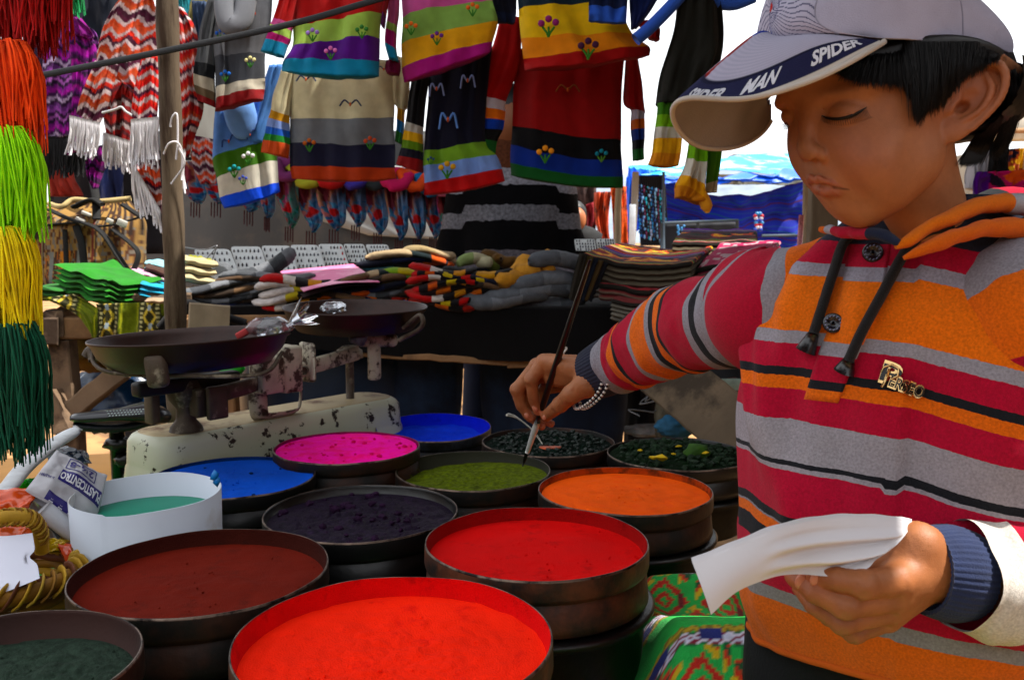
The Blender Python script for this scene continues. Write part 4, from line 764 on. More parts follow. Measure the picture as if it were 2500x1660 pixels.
V, F = tube(spline([at(-60, 215, 1.93), at(95, 186, 1.93), at(390, 128, 1.935), at(700, 62, 1.94), at(880, 12, 1.94), at(1000, -25, 1.95)], 40), .0020, 8, flat=3.4); o = part('strap', V, F, st); tag(o, 'dark webbing strap stretched across the pole and sweaters', 'strap')
t = thing('rope_tie', 'white string tied around the wooden pole', 'string', tuple(at(425, 330, 1.94)))
for P_ in ([at(416, 310, 1.94), at(420, 288, 1.935), at(432, 280, 1.935), at(434, 340, 1.935), at(430, 390, 1.935)], [at(400, 376, 1.94), at(412, 352, 1.93), at(432, 348, 1.93), at(444, 372, 1.935), at(444, 440, 1.94)], [at(436, 360, 1.93), at(450, 400, 1.935), at(418, 450, 1.94)]):
    V, F = tube(spline(P_, 20), .0022, 6); part('string', V, F, white_y, t)
o = part('coat_hanger', *tube(spline([at(250, 276, 2.27), at(280, 268, 2.26), at(296, 262, 2.26), at(306, 272, 2.26), at(322, 282, 2.26)], 20), .003, 6), mat('white_wire', '#B8B8B8', rough=.4)); tag(o, 'white wire hook poking out of the zigzag shawl', 'hanger')
# ================================================================ tassels of dyed yarn
def tassel(lab, cx, top, bot, wpx, c, Y, seed, n=460, taper=.6, spl=1.):
    t = thing('yarn_tassel', lab, 'tassel', tuple(at(cx, top, Y)), 'dyed wool tassels hanging in a string'); rr = random.Random(seed); k = Y / FL; Vs = []
    H = bot - top; m_ = mat('yarn_' + c, c, rough=.85, var=.25, vs=60, bump=.5, bs=700, sheen=.06, spec=.15)
    for i in range(n):
        a = rr.uniform(0, 2 * pi); q = rr.random() ** .5; R = wpx / 2 * k * q; l_ = rr.uniform(.72, 1.04) * (1 - .18 * q) * spl
        c0 = np.array(at(cx, top, Y)); P_ = []
        j1, j2 = rr.uniform(-.45, .45), rr.uniform(-.5, .5)
        for f in (0, .12, .35, .65, 1):
            s_ = sin(min(1, f * 3.2 + .12) * pi / 2) * (1 - .12 * f); z = -H * k * f * l_ + (H * k * .10 * sin(min(1, f * 4) * pi) * q if f < .3 else 0)
            P_.append(c0 + ((R * s_) * cos(a + j1 * f) + j2 * .02 * f, R * s_ * sin(a + j1 * f) * .8, z))
        r_ = rr.uniform(.0008, .0014); Vs.append(tube(spline(P_, 9), [r_] * 8 + [r_ * .7], 4))
    V, F = join(*Vs); part('yarn', V, F, m_, t, kind='stuff')
    V, F = ico(np.array(at(cx, top + H * .30, Y)), wpx * k * .40, 3, (1, .75, H / wpx * .75), .1, seed); part('core', V, F, mat('core_' + c, c, rough=.9, var=.3, vs=90, bump=.8, bs=300), t)
tassel('dark red wool tassel topmost in the hanging string', 36, -130, 150, 262, '#A80604', 1.02, 1)
tassel('bright orange wool tassel second in the hanging string', -8, 112, 400, 222, '#FF5A06', 1.0, 2)
tassel('neon lime wool tassel in the middle of the hanging string', -4, 320, 628, 214, '#A8F60A', .99, 3)
tassel('yellow wool tassel below the neon lime one', -14, 560, 866, 212, '#F2DC02', .98, 4)
tassel('dark green wool tassel lowest in the hanging string', 6, 795, 1160, 214, '#04523A', .97, 5)
V, F = tube(spline([at(36, -200, 1.02), at(0, 300, 1.0), at(0, 860, .97)], 20), .004, 6); o = part('tassel_cord', V, F, white_y); tag(o, 'cord threading the five coloured wool tassels', 'cord')
tassel('small green wool tassel behind the dark red one at the top', 168, -30, 44, 62, '#0C7A44', 1.6, 6, n=60)
tassel('small teal tassel hanging beside the pole top', 442, -40, 42, 36, '#0A7078', 2.5, 7, n=40)
# ================================================================ left trestle table
t = thing('trestle_table', 'rough wooden trestle table with crossed leg on the left', 'table', tuple(np.array(at(150, 780, 2.55)) * (1, 1, 0)))
def px_plank(name, a, b, Ya, Yb, w_, th, par, m_=wood_grey, up=(0, 0, 1), seed=0, z=None, bev=.004):
    V, F = plank(at(a[0], a[1], Ya), at(b[0], b[1], Yb), w_, th, up=up, seed=seed, bev=bev, rough=.003, n=14); return part(name, V, F, m_, par, smooth=False)
for k in range(4): px_plank('plank', (60, 722 - k * 4), (470, 722 - k * 5), 2.50 + k * .15, 2.62 + k * .15, .14, .022, t, seed=k)
px_plank('beam', (84, 806), (145, 808), 2.44, 2.45, .05, .075, t, seed=11); px_plank('beam', (140, 800), (560, 800), 2.47, 2.60, .05, .06, t, wood_tan, seed=12); px_plank('beam', (130, 790), (190, 770), 2.44, 2.9, .05, .07, t, seed=13)
def leg_to_ground(px, py, Y, w_, th, par, m_, px2=None, seed=0):
    a = at(px, py, Y); g_ = onz((px2 or px), 1300, 0); b = Vector((a.x + ((px2 or px) - px) / FL * Y, a.y, 0)); V, F = plank(a, b, w_, th, up=(0, 1, 0), seed=seed, n=16, rough=.003); return part('leg', V, F, m_, par, smooth=False)
leg_to_ground(152, 830, 2.48, .06, .055, t, wood_grey, 180, 1); leg_to_ground(545, 815, 2.62, .06, .05, t, wood_tan, 560, 2)
px_plank('brace', (300, 905), (165, 1010), 2.5, 2.46, .05, .075, t, wood_grey, up=(0, 1, 0), seed=4); px_plank('brace', (120, 960), (165, 1050), 2.43, 2.42, .05, .06, t, wood_grey, up=(0, 1, 0), seed=5)
px_plank('board', (462, 776), (560, 780), 2.35, 2.4, .02, .08, t, mat('beam_pale', '#8A7C68', rough=.85, var=.3, bump=.5, bs=50), seed=6)
# olive woven runner hanging from the table
def runner_col(uv):
    x = uv[:, 0]; z = uv[:, 1]; q = (x % .115) / .115
    c = np.tile(hexc('#5A6408'), (len(x), 1)); 
    def put(m, h): c[m] = hexc(h)
    b = (q > .25) & (q < .8); put(b, '#2E2C16'); put(b & (np.abs(q - .33) < .035) & (np.abs(((z / .012) % 1) - .5) > .22), '#A8A070'); put(b & (np.abs(q - .72) < .035) & (np.abs(((z / .012) % 1) - .5) > .22), '#A8A070')
    a = np.abs(((z / .05) % 1) - .5) * 2; r = np.abs(q - .525) / .14
    put(b & (r < 1) & (np.abs(a - r) < .25), '#B09A40'); put(b & (r < .3) & (a < .3), '#8E9AA0'); put(((q > .19) & (q < .22)) | ((q > .84) & (q < .87)), '#8A8A2A')
    return c * (1 + .2 * hnoise(np.stack([x * 700, z * 400, 0 * x], -1), 3))[:, None]
def vpanel(name, rows, Y, cf, par, th=.012, wr=.006, seed=0, nu=60, dense=20, mname='woven_v', **kw):
    V, F, s, uv = panel_mesh(rows, Y, th, nu=nu, wr=wr, seed=seed, per=dense, **kw)
    return part(name, V, F, mat(mname, rough=.92, vcol=True, var=.12, vs=70, bump=.6, bs=500, sheen=.06, spec=.1), par, attrs={'Col': cf(uv)})
o = vpanel('woven_runner', [(236, 742, 410, 738), (240, 780, 408, 778), (232, 828, 402, 826)], 2.42, runner_col, None, wr=.01, seed=3); tag(o, 'olive green woven runner hanging over the trestle table edge', 'cloth')
o = vpanel('woven_runner', [(98, 728, 182, 718), (130, 740, 225, 742), (178, 765, 256, 770), (205, 795, 250, 800), (228, 822, 240, 826)], 2.38, runner_col, None, wr=.012, seed=5, lean=-.02); tag(o, 'folded olive runner corner flopping over the end of the trestle table', 'cloth')
# ================================================================ woven duffel bag
bg_ = thing('duffel_bag', 'tan woven duffel bag with black straps and Andean pattern on the trestle table', 'bag', tuple(at(215, 705, 2.75)))
def bag_col(P):
    x, z = P[:, 0], P[:, 1]; c = np.tile(hexc('#8A6A3C'), (len(x), 1))
    def put(m, h): c[m] = hexc(h)
    cell = (np.abs(x - .5) < .17) & (z > .50) & (z < .80); xi = np.floor((x - .33) / .0085); zi = np.floor(z / .022); nn = hnoise(np.stack([np.abs(xi - 20) * .9, zi * .9, 0 * x], -1), 8)
    n4 = hnoise(np.stack([np.floor(x / .012), np.floor(z / .03), 0 * x], -1), 18); put((z > .22) & (n4 > .45), '#4A2A14'); put((z > .22) & (n4 < -.6), '#6A6258'); put(cell & (nn > .12), '#3A2414'); put(cell & (nn < -.35), '#8A4A12'); put(cell & (np.abs(x - .5) < .05) & (nn > -.1), '#B06A14'); put(cell & ((np.abs(x - .38) < .022) | (np.abs(x - .62) < .022)), '#6A6A64')
    for a_, b_, h in ((.27, .285, '#5A1E12'), (.285, .295, '#8A7A5A'), (.295, .31, '#1E120C'), (.72, .735, '#5A1E12'), (.745, .76, '#1E120C')): put((x > a_) & (x < b_), h)
    r = x > .80; put(r & (np.floor(x / .02) % 2 == 0) & (z < .4), '#2A1A12')
    L_ = x < .24
    for a_, b_, h in ((.00, .06, '#54422C'), (.06, .075, '#2A1810'), (.075, .085, '#8A6A44'), (.085, .10, '#3A1410'), (.115, .165, '#BDB8AE'), (.165, .18, '#0C1A14'), (.185, .22, '#A8A296'), (.22, .25, '#0A0806')): put((x > a_) & (x < b_) & (z > .22) & (z < .92), h)
    n3 = hnoise(np.stack([np.floor(x / .03), np.floor(z / .05), 0 * x], -1), 12); put((x > .225) & (x < .30) & (n3 > .2), '#2A1A0E'); put((z < .22) & (n3 > .35) & (x > .45), '#3A2210')
    return c
D, s = gar_rows([(120, 500, 320, 492), (88, 540, 346, 535), (80, 620, 346, 600), (86, 690, 344, 660), (90, 716, 335, 700)], 22)
nu = 110; ring = 2 * nu; V = np.zeros((len(D), ring, 3)); UV = np.zeros((len(D), ring, 2))
t_ = np.concatenate([np.linspace(0, 1, nu), np.linspace(1, 0, nu)]); sd = np.concatenate([-np.ones(nu), np.ones(nu)])
for j, d in enumerate(D):
    for i in range(ring): V[j, i] = at(d[0] + (d[2] - d[0]) * t_[i], d[1] + (d[3] - d[1]) * t_[i], 2.86); UV[j, i] = (t_[i], s[j])
pr = (1 - np.abs(2 * t_ - 1) ** 3) ** .5; dep = .03 + .12 * sstep(0, .35, s)
V[..., 1] += sd[None] * pr[None] * dep[:, None] + .012 * hnoise(np.stack([t_[None] * 5 + 0 * s[:, None], s[:, None] * 4 + 0 * t_[None], 0 * V[..., 0]], -1), 5) * (sd < 0)
F = [tuple(f) for f in gridf(len(D), ring, False, True)] + [(j * ring + i, j * ring + i + 1, j * ring + ring - 2 - i, j * ring + ring - 1 - i) for j in (0, len(D) - 1) for i in range(nu - 1)]
part('body', V.reshape(-1, 3), F, mat('bag_weave', rough=.9, vcol=True, var=.12, vs=50, bump=.5, bs=400), bg_, attrs={'Col': bag_col(UV.reshape(-1, 2))})
blk = mat('black_webbing', '#0A0909', rough=.8, bump=.4, bs=300)
for P_, w_ in (([at(120, 512, 2.70), at(170, 535, 2.69), at(240, 560, 2.68), at(285, 620, 2.68), at(312, 660, 2.68)], .016), ([at(275, 560, 2.69), at(320, 595, 2.68), at(338, 620, 2.68), at(328, 655, 2.67), at(310, 680, 2.67)], .014), ([at(90, 552, 2.74), at(180, 545, 2.70), at(256, 552, 2.70), at(345, 530, 2.74)], .011),
               ([at(185, 550, 2.70), at(200, 600, 2.69), at(208, 680, 2.69)], .012), ([at(158, 560, 2.70), at(162, 640, 2.70), at(165, 700, 2.70)], .008), ([at(236, 535, 2.70), at(234, 480, 2.74), at(222, 420, 2.8), at(205, 340, 2.85)], .012), ([at(180, 506, 2.72), at(225, 488, 2.72), at(250, 500, 2.72)], .022), ([at(300, 500, 2.74), at(345, 530, 2.74)], .02)):
    V, F = tube(spline(P_, 24), w_, 8, flat=.3); part('strap', V, F, blk, bg_)
for c_, s_ in (((196, 540), (.03, .01, .018)), ((211, 522), (.03, .01, .01)), ((298, 545), (.03, .01, .02)), ((268, 540), (.02, .01, .014))):
    V, F = box(at(c_[0], c_[1], 2.69), s_, np.array(Matrix.Rotation(.4, 3, 'Y')), .003); part('white_patch', V, F, mat('white_patch', '#B4B0A8', rough=.8), bg_)
V, F = tube(spline([at(120, 498, 2.78), at(150, 505, 2.72), at(180, 488, 2.74), at(240, 492, 2.74), at(320, 485, 2.76)], 30), .008, 8); part('rolled_edge', V, F, mat('bag_edge', '#A8946A', rough=.9), bg_)
# ================================================================ folded textiles on the trestle table
def slab(c, s_, rz, col, name, lab, cat='textile', n=4, group=None, wav=.006, ry=0., rx=0., seed=0, col2=None, bump=.7):
    """folded knit: n layers, rounded edges, each bulging a little differently"""
    t = thing(name, lab, cat, tuple(c), group); R_ = np.array(Matrix.Rotation(rz, 3, 'Z') @ Matrix.Rotation(ry, 3, 'Y') @ Matrix.Rotation(rx, 3, 'X'))
    m_ = mat('fold_' + col, col, rough=.95, var=.25, vs=20, bump=bump, bs=260, sheen=.06, col2=col2 or col, c2s=12)
    h = s_[2] / n; nu, nv = 22, 16
    for k in range(n):
        uu, vv = np.meshgrid(np.linspace(-1, 1, nu), np.linspace(-1, 1, nv), indexing='ij')
        ed = (1 - np.abs(uu) ** 7) ** .5 * (1 - np.abs(vv) ** 7) ** .5
        X = uu * s_[0] / 2 * (1 + .03 * hnoise(np.stack([vv * 2, 0 * uu, 0 * uu + k + seed], -1), k)); Y = vv * s_[1] / 2 * (1 + .05 * hnoise(np.stack([uu * 2, 0 * uu, 0 * uu + k + seed], -1), k + 3))
        W_ = wav * hnoise(np.stack([uu * 2.2, vv * 2.2, 0 * uu + seed], -1), seed)
        P = np.concatenate([np.stack([X, Y, k * h + h / 2 + W_ + ed * h * .52], -1).reshape(-1, 3), np.stack([X, Y, k * h + h / 2 + W_ - ed * h * .45], -1).reshape(-1, 3)])
        f = gridf(nu, nv); F = np.vstack([f, f[:, ::-1] + nu * nv]); part('fold', P @ R_.T + np.array(c), F, m_, t)
    return t
slab(S3(120, 722, 2.52), (.14, .18, .03), .1, '#1C5A18', 'folded_shawl', 'dark green folded end of knitwear nearest the tassels', n=2, seed=1)
slab(S3(262, 722, 2.55), (.19, .22, .075), -.35, '#1F6A18', 'folded_shawl', 'bright green mohair shawl folded in front of the duffel bag', n=5, ry=.25, seed=2, wav=.012)
slab(S3(318, 726, 2.62), (.09, .2, .06), .3, '#A01210', 'folded_shawl', 'red folded knit beside the green mohair shawl', n=3, ry=.3, seed=3)
slab(S3(345, 706, 2.75), (.10, .2, .055), .4, '#B890A8', 'folded_shawl', 'pale pink folded knit behind the red one', n=4, ry=.4, seed=4)
slab(S3(378, 702, 2.8), (.10, .2, .06), .4, '#3A2218', 'folded_shawl', 'brown folded knit between pink and turquoise knits', n=3, ry=.45, seed=5)
slab(S3(385, 730, 2.6), (.12, .16, .045), .5, '#0C88A8', 'folded_shawl', 'turquoise folded knit half hidden by the pole', n=3, ry=.2, seed=6)
slab(S3(405, 664, 2.95), (.14, .1, .03), .2, '#8ABCC8', 'folded_shawl', 'pale blue folded knit behind the pole', n=2, ry=.2, seed=7)
slab(S3(468, 690, 2.7), (.10, .15, .075), .6, '#A89A78', 'folded_shawl', 'cream folded knit just right of the pole', n=3, ry=.2, seed=8)
slab(S3(482, 668, 2.75), (.07, .1, .05), .3, '#7A7A1C', 'folded_shawl', 'mustard green knit on the cream one', n=2, ry=.2, seed=9)
slab(S3(404, 742, 2.45), (.08, .1, .018), .1, '#A08870', 'folded_shawl', 'beige folded knit on the table edge at the pole', n=1, seed=10)
# ================================================================ centre table under black cloth
ct = thing('long_table', 'long wooden table under the black cloth behind the scale', 'table', tuple(np.array(at(1100, 870, 2.75)) * (1, 1, 0)))
za = at(1100, 748, 2.62).z; zb = za - .02
for k in range(5):
    V, F = plank((-1.0, 2.66 + k * .17, zb - .012), (1.15, 2.66 + k * .17, zb - .012), .16, .022, seed=k + 3); part('plank', V, F, wood_tan, ct, smooth=False)
px_plank('rail', (820, 858), (1240, 884), 2.60, 2.61, .03, .018, ct, wood_tan, seed=9, bev=.003); px_plank('rail', (1240, 884), (1700, 858), 2.61, 2.60, .03, .03, ct, wood_tan, seed=10, bev=.003)
for x in (-.9, .55, 1.05):
    V, F = plank((x, 3.3, 0), (x, 3.3, zb - .03), .06, .06, up=(0, 1, 0)); part('leg', V, F, wood_tan, ct, smooth=False)
blackc = mat('black_cloth', '#0D0C0D', rough=.95, var=.15, vs=20, bump=.5, bs=300, sheen=.06, spec=.05)
n1, n2 = 160, 50; uu, vv = np.meshgrid(np.linspace(0, 1, n1), np.linspace(0, 1, n2), indexing='ij')
xs = -.98 + uu * 2.1; zt = np.interp(xs, [-.98, -.5, -.1, .3, .9], [za + .0] * 5); 
top = vv < .45; yy = np.where(top, 3.5 - vv / .45 * .92, 2.58); drop = np.where(top, 0, (vv - .45) / .55) * np.interp(xs, [-1.0, -.55, -.25, .0, .25, 1.2], [.10, .12, .15, .155, .15, .13])
P = np.stack([xs, yy - .02 * np.sin(drop * 8) * np.sin(xs * 9) - .015 * hnoise(np.stack([xs * 5, drop * 6, 0 * xs], -1), 6) * (drop > 0), zt - drop + .004 * hnoise(np.stack([xs * 7, yy * 7, 0 * xs], -1), 8)], -1)
P[..., 2] -= (.03 * np.exp(-((xs + .25) / .2) ** 2) * 0); o = part('black_cloth', P.reshape(-1, 3), gridf(n1, n2)[:, ::-1], blackc); tag(o, 'plain black cloth covering the long table and hanging over its front', 'cloth')
V, F = tube(spline([at(390, 800, 2.4), at(450, 742, 2.42), at(520, 765, 2.44), at(600, 790, 2.46)], 24), .03, 10, flat=.4); o = part('black_garment', V, F, blackc); tag(o, 'black cloth bundle draped beside the pole behind the scale', 'cloth')
# socks, gloves and mittens in piles
rk = random.Random(11)
_sockm = {}
def sock(px, py, Y, L_, W_, Hh, rz, cols, lab, group='folded socks and gloves piled on the long table', name='sock', ry=0., bend=.3, thumb=False, cat='socks', fuzz=.002, seed=0):
    n = 18; s = np.linspace(0, 1, n); c = np.array(at(px, py, Y)); t = thing(name, lab, cat, tuple(c), group)
    X = (s - .5) * L_; Yb = bend * L_ * (s - .5) ** 2; P = np.stack([X, Yb, .012 * np.sin(s * 5 + seed)], -1); w_ = W_ / 2 * (1 - np.abs(2 * s - 1) ** 6) ** .5 * (.85 + .2 * s); w_[0] = w_[-1] = W_ * .06
    R_ = np.array(Matrix.Rotation(rz, 3, 'Z') @ Matrix.Rotation(ry, 3, 'Y')); key = tuple(cols)
    if key not in _sockm: _sockm[key] = mat('sock_%d' % len(_sockm), rough=.97, ramp=[(i / len(cols), c_) for i, c_ in enumerate(cols)], var=.22, vs=60, bump=.9, bs=330, sheen=.06, spec=.08)
    a = np.linspace(0, 2 * pi, 14, endpoint=False); V = P[:, None] + np.stack([0 * a[None] + 0 * s[:, None], w_[:, None] * np.cos(a)[None], Hh / 2 * (w_ / w_.max())[:, None] ** .5 * np.sin(a)[None]], -1)
    V = V.reshape(-1, 3); V = V + fuzz * hnoise(V * 90 + seed, seed)[:, None] * np.array([0, 1, 1]); sv_ = np.repeat(s, 14) + .02 * hnoise(V * 220, seed + 1)
    F = [tuple(f) for f in gridf(n, 14, False, True)] + [tuple(range(13, -1, -1)), tuple(range((n - 1) * 14, n * 14))]
    part('knit', V @ R_.T + c, F, _sockm[key], t, attrs={'s': np.clip(sv_, 0, .999)})
    if thumb:
        V, F = tube(spline([(0, 0, 0), (L_ * .12, -W_ * .5, 0), (L_ * .25, -W_ * .62, 0)], 8), [Hh * .45] * 6 + [Hh * .4, Hh * .15], 10); part('thumb', V @ R_.T + c, F, _sockm[key], t, attrs={'s': np.full(len(V), .5)})
    return t
GRY = ['#5A5C60', '#3C3E42', '#6A6C70', '#35373A', '#5A5C60']; BRN = ['#4A3626', '#2A2018', '#5A4430']; FLM = ['#A01A10', '#0E0C10', '#A8480C', '#0E0C10', '#A08A1C', '#0E0C10', '#A01A10', '#0C0A0E']; WHT = ['#B8B0AC', '#B8B0AC', '#A8A0A0', '#9A8A30', '#0E0C0E', '#0E0C0E']
RED = ['#98140E', '#98140E', '#B0A8A0', '#0E0A0C', '#A8700C', '#0E0A0C']; ORG = ['#8A2008', '#14080A', '#A8540A', '#0C0808', '#8A2008']; NAV = ['#0C0E1C', '#141A3A', '#0C0E1C']; CRM = ['#988468', '#988468', '#0E1A1C', '#B04A10']
def pile(lab0, cx, cy, Y, n, dx, pal, L_=.22, W_=.085, H_=.028, rz=.2, step=11.5, seed=0, cats='socks', name='sock', thumb=False):
    r_ = random.Random(seed)
    for k in range(n):
        pos = 'top' if k == n - 1 else ('bottom' if k == 0 else ('second', 'third', 'fourth', 'fifth', 'sixth', 'seventh', 'eighth')[k - 1])
        sock(cx + r_.uniform(-8, 8) + dx * k, cy - k * step, Y + r_.uniform(-.01, .01), L_ * r_.uniform(.9, 1.1), W_, H_, rz + r_.uniform(-.15, .15), pal[k % len(pal)], '%s, %s %s' % (lab0, pos, 'of stack' if pos in ('top', 'bottom') else 'up in stack'), name=name, ry=r_.uniform(-.06, .06), seed=seed + k, thumb=thumb, cat=cats)
pile('dark grey wool sock beside the pole', 545, 738, 2.66, 4, -6, [NAV, GRY, BRN, GRY], .24, .09, .026, .35, 13, 1)
pile('grey and brown striped wool sock near the pink folder', 625, 735, 2.70, 6, 4, [GRY, BRN, GRY, GRY, BRN, GRY], .28, .10, .026, .25, 12, 2)
sock(640, 655, 2.78, .24, .07, .05, .5, GRY, 'long grey sock slanting up behind the glove stacks', ry=-.35, seed=40); sock(520, 690, 2.74, .16, .07, .045, .9, GRY, 'grey wool sock standing beside the mustard knit', ry=-.5, seed=41)
pile('white toed striped wool sock under the pink folder', 705, 742, 2.62, 5, 4, [RED, WHT, WHT, WHT, RED], .20, .085, .03, .12, 13.5, 3)
pile('dark patterned wool sock under the pink folder', 800, 745, 2.64, 6, 3, [NAV, ORG, BRN, CRM, NAV, BRN], .22, .09, .026, -.1, 11.5, 4)
pile('dark patterned mitten behind the farther pan', 890, 745, 2.68, 7, 4, [BRN, NAV, ORG, GRY, NAV, BRN, CRM], .22, .09, .026, .1, 11.5, 5)
pile('navy striped glove behind the farther pan', 985, 745, 2.70, 7, -2, [NAV, ['#10102A', '#1A2A8A', '#10102A'], ORG, BRN, ['#B0A898', '#5A3A20', '#B0A898', '#2A1A10'], ['#7A8A30', '#A88A20', '#5A8A3A', '#A87018'], ['#6A8A2A', '#9A8A20']], .24, .09, .026, 0, 12, 6)
pile('flame striped wool glove in the red stack', 1085, 742, 2.60, 8, 0, [ORG, FLM, RED, ORG, FLM, RED, FLM, RED], .20, .10, .028, .08, 11.5, 7)
pile('black and orange zigzag glove left of the grey socks', 1160, 738, 2.62, 7, 1, [ORG, NAV, ORG, BRN, FLM, NAV, ['#0E0E10', '#0E0E10', '#A8780C', '#0E0E10']], .20, .10, .028, -.1, 12, 8)
pile('striped sock with cream toe behind the pink folder', 985, 662, 2.95, 4, 6, [NAV, ['#3A6A7A', '#0E0E10', '#A8480C'], NAV, CRM], .30, .09, .03, .35, 11, 9)
pile('cream and brown sock near the striped man', 1040, 652, 3.0, 4, 3, [CRM, BRN, ['#A89878', '#988468'], ['#8A7858', '#988468']], .20, .09, .035, .5, 11, 10)
sock(1170, 640, 2.8, .14, .05, .04, .3, ['#7A8A5A', '#A8A488', '#6A7A3A'], 'pale green knit glove curled on the pile', thumb=True, seed=50, name='glove', cat='glove'); sock(1215, 632, 2.85, .13, .06, .04, -.5, ['#4A3418', '#5A4020'], 'brown wool glove curled behind the tan mittens', thumb=True, seed=51, name='glove', cat='glove')
sock(1262, 668, 2.62, .16, .085, .055, .9, ['#B07C34', '#B8843C'], 'tan leather mitten leaning left on the grey socks', thumb=True, ry=-.5, seed=52, name='mitten', cat='mitten', fuzz=.004); sock(1320, 660, 2.64, .13, .06, .05, .3, ['#B07A30', '#B8843C'], 'tan leather mitten pointing right', thumb=True, ry=-.7, seed=53, name='mitten', cat='mitten', fuzz=.004)
for k, (x, y, l_, rz, ry) in enumerate(((1235, 728, .26, .1, -.1), (1300, 715, .28, .3, -.25), (1350, 690, .26, .4, -.45), (1385, 640, .24, .5, -.8), (1400, 700, .22, .4, -.3), (1330, 738, .26, .1, -.05))):
    sock(x, y, 2.58 + k * .015, l_, .07, .05, rz, ['#565A60', '#6A6E74', '#565A60'], ('lowest', 'thick', 'slanting', 'topmost upright', 'rearmost', 'front')[k] + ' pale grey alpaca sock right of the tan mittens', seed=60 + k)
slab(S3(1515, 728, 2.66), (.22, .12, .03), 0, '#6A645C', 'folded_shawl', 'beige tweed fabric under the grey socks', n=2, seed=15)
# pink folder
t = thing('folder', 'pink paper folder lying on the glove piles', 'folder', S3(800, 690, 2.65)); A0 = [at(682, 662, 2.95), at(862, 644, 2.98), at(928, 685, 2.60), at(742, 716, 2.52)]
uu, vv = np.meshgrid(np.linspace(0, 1, 30), np.linspace(0, 1, 16), indexing='ij'); A_ = [np.array(p) for p in A0]
for dz, nm, m_ in ((0, 'cover', mat('pink_card', '#D878A0', rough=.6, var=.08, vs=9, col2='#E8A8C0', c2s=6)), (-.016, 'back_cover', mat('dark_card', '#2A2024', rough=.6))):
    P = ((1 - uu)[..., None] * ((1 - vv)[..., None] * A_[0] + vv[..., None] * A_[3]) + uu[..., None] * ((1 - vv)[..., None] * A_[1] + vv[..., None] * A_[2])); P[..., 2] += dz + .012 * np.sin(uu * 3 + .5) * vv + (.010 * uu * vv if dz < 0 else 0)
    Pb = P - (0, 0, .002); f = gridf(30, 16); part(nm, np.vstack([P.reshape(-1, 3), Pb.reshape(-1, 3)]), np.vstack([f[:, ::-1], f + 480]), m_, t)
# ================================================================ earring boards
wb = mat('white_board', '#C8CCCC', rough=.5, var=.04); rb = random.Random(5)
bds = [(440, 622, 498, 675, 3.0), (472, 608, 560, 672, 3.05), (562, 602, 636, 668, 3.1), (637, 600, 708, 660, 3.15), (708, 598, 776, 655, 3.2), (776, 596, 836, 650, 3.25), (838, 596, 888, 640, 3.3), (892, 597, 946, 636, 3.35), (1402, 584, 1452, 612, 3.5), (1455, 583, 1500, 610, 3.55)]
labs = ['half hidden by the pole', 'under the wire stand', 'third from the pole', 'with ring shaped earrings', 'left of the widest one', 'with one red pair', 'with straight rows of drops', 'farthest right of the row by the striped man', 'beside the child behind the striped man', 'beside the thin bare post']
for i, (x0, y0, x1, y1, Y) in enumerate(bds):
    t = thing('earring_board', 'white earring display board ' + labs[i], 'display board', S3((x0 + x1) / 2, y1, Y), 'white boards of earrings'); sk = (x1 - x0) * .28 if i < 8 else 4
    c_ = [np.array(at(x0, y0, Y + .06)), np.array(at(x1, y0, Y + .06)), np.array(at(x1 + sk, y1, Y - .03)), np.array(at(x0 + sk, y1, Y - .03))]
    uu, vv = np.meshgrid(np.linspace(0, 1, 12), np.linspace(0, 1, 12), indexing='ij'); a_ = uu * 2 - 1; b_ = vv * 2 - 1; cr = (np.abs(a_) > .88) & (np.abs(b_) > .88)
    q = .5 + a_ * .5 * np.where(np.abs(b_) > .95, .93, 1), .5 + b_ * .5 * np.where(np.abs(a_) > .95, .95, 1)
    bil = lambda u, v: (1 - u)[..., None] * ((1 - v)[..., None] * c_[0] + v[..., None] * c_[3]) + u[..., None] * ((1 - v)[..., None] * c_[1] + v[..., None] * c_[2])
    P = bil(*q).reshape(-1, 3); f = gridf(12, 12); part('board', np.vstack([P, P + (0, .006, -.002)]), np.vstack([f[:, ::-1], f + 144]), wb, t, smooth=False)
    for v in (.16, .42, .68, .9):
        for u in np.linspace(.1, .9, 7 if i != 3 else 5):
            if rb.random() < .12: continue
            p = bil(np.array([u]), np.array([v]))[0]; h_ = rb.uniform(.008, .014); col = rb.choice(['#2A2A30', '#3A3A44', '#4A4440', '#2A3040']) if not (i == 5 and u > .8) else '#B02020'
            V, F = tube([p + (0, -.004, h_ * .5), p + (0, -.006, 0), p + (0, -.005, -h_ * .5)], [.0012, .0032, .002], 5); part('earring', V, F, mat('ear_' + col, col, rough=.3, metal=.5), t)
t = thing('wire_stand', 'thin bent wire rack in front of the earring boards', 'wire stand', S3(490, 690, 2.9))
for P_ in ([at(440, 602, 2.9), at(500, 610, 2.9), at(530, 601, 2.9), at(478, 660, 2.9)], [at(530, 601, 2.9), at(520, 630, 2.9), at(517, 655, 2.9)]): V, F = tube(spline(P_, 16), .0018, 5); part('wire', V, F, mat('wire', '#8A8A8C', rough=.3, metal=.8), t)
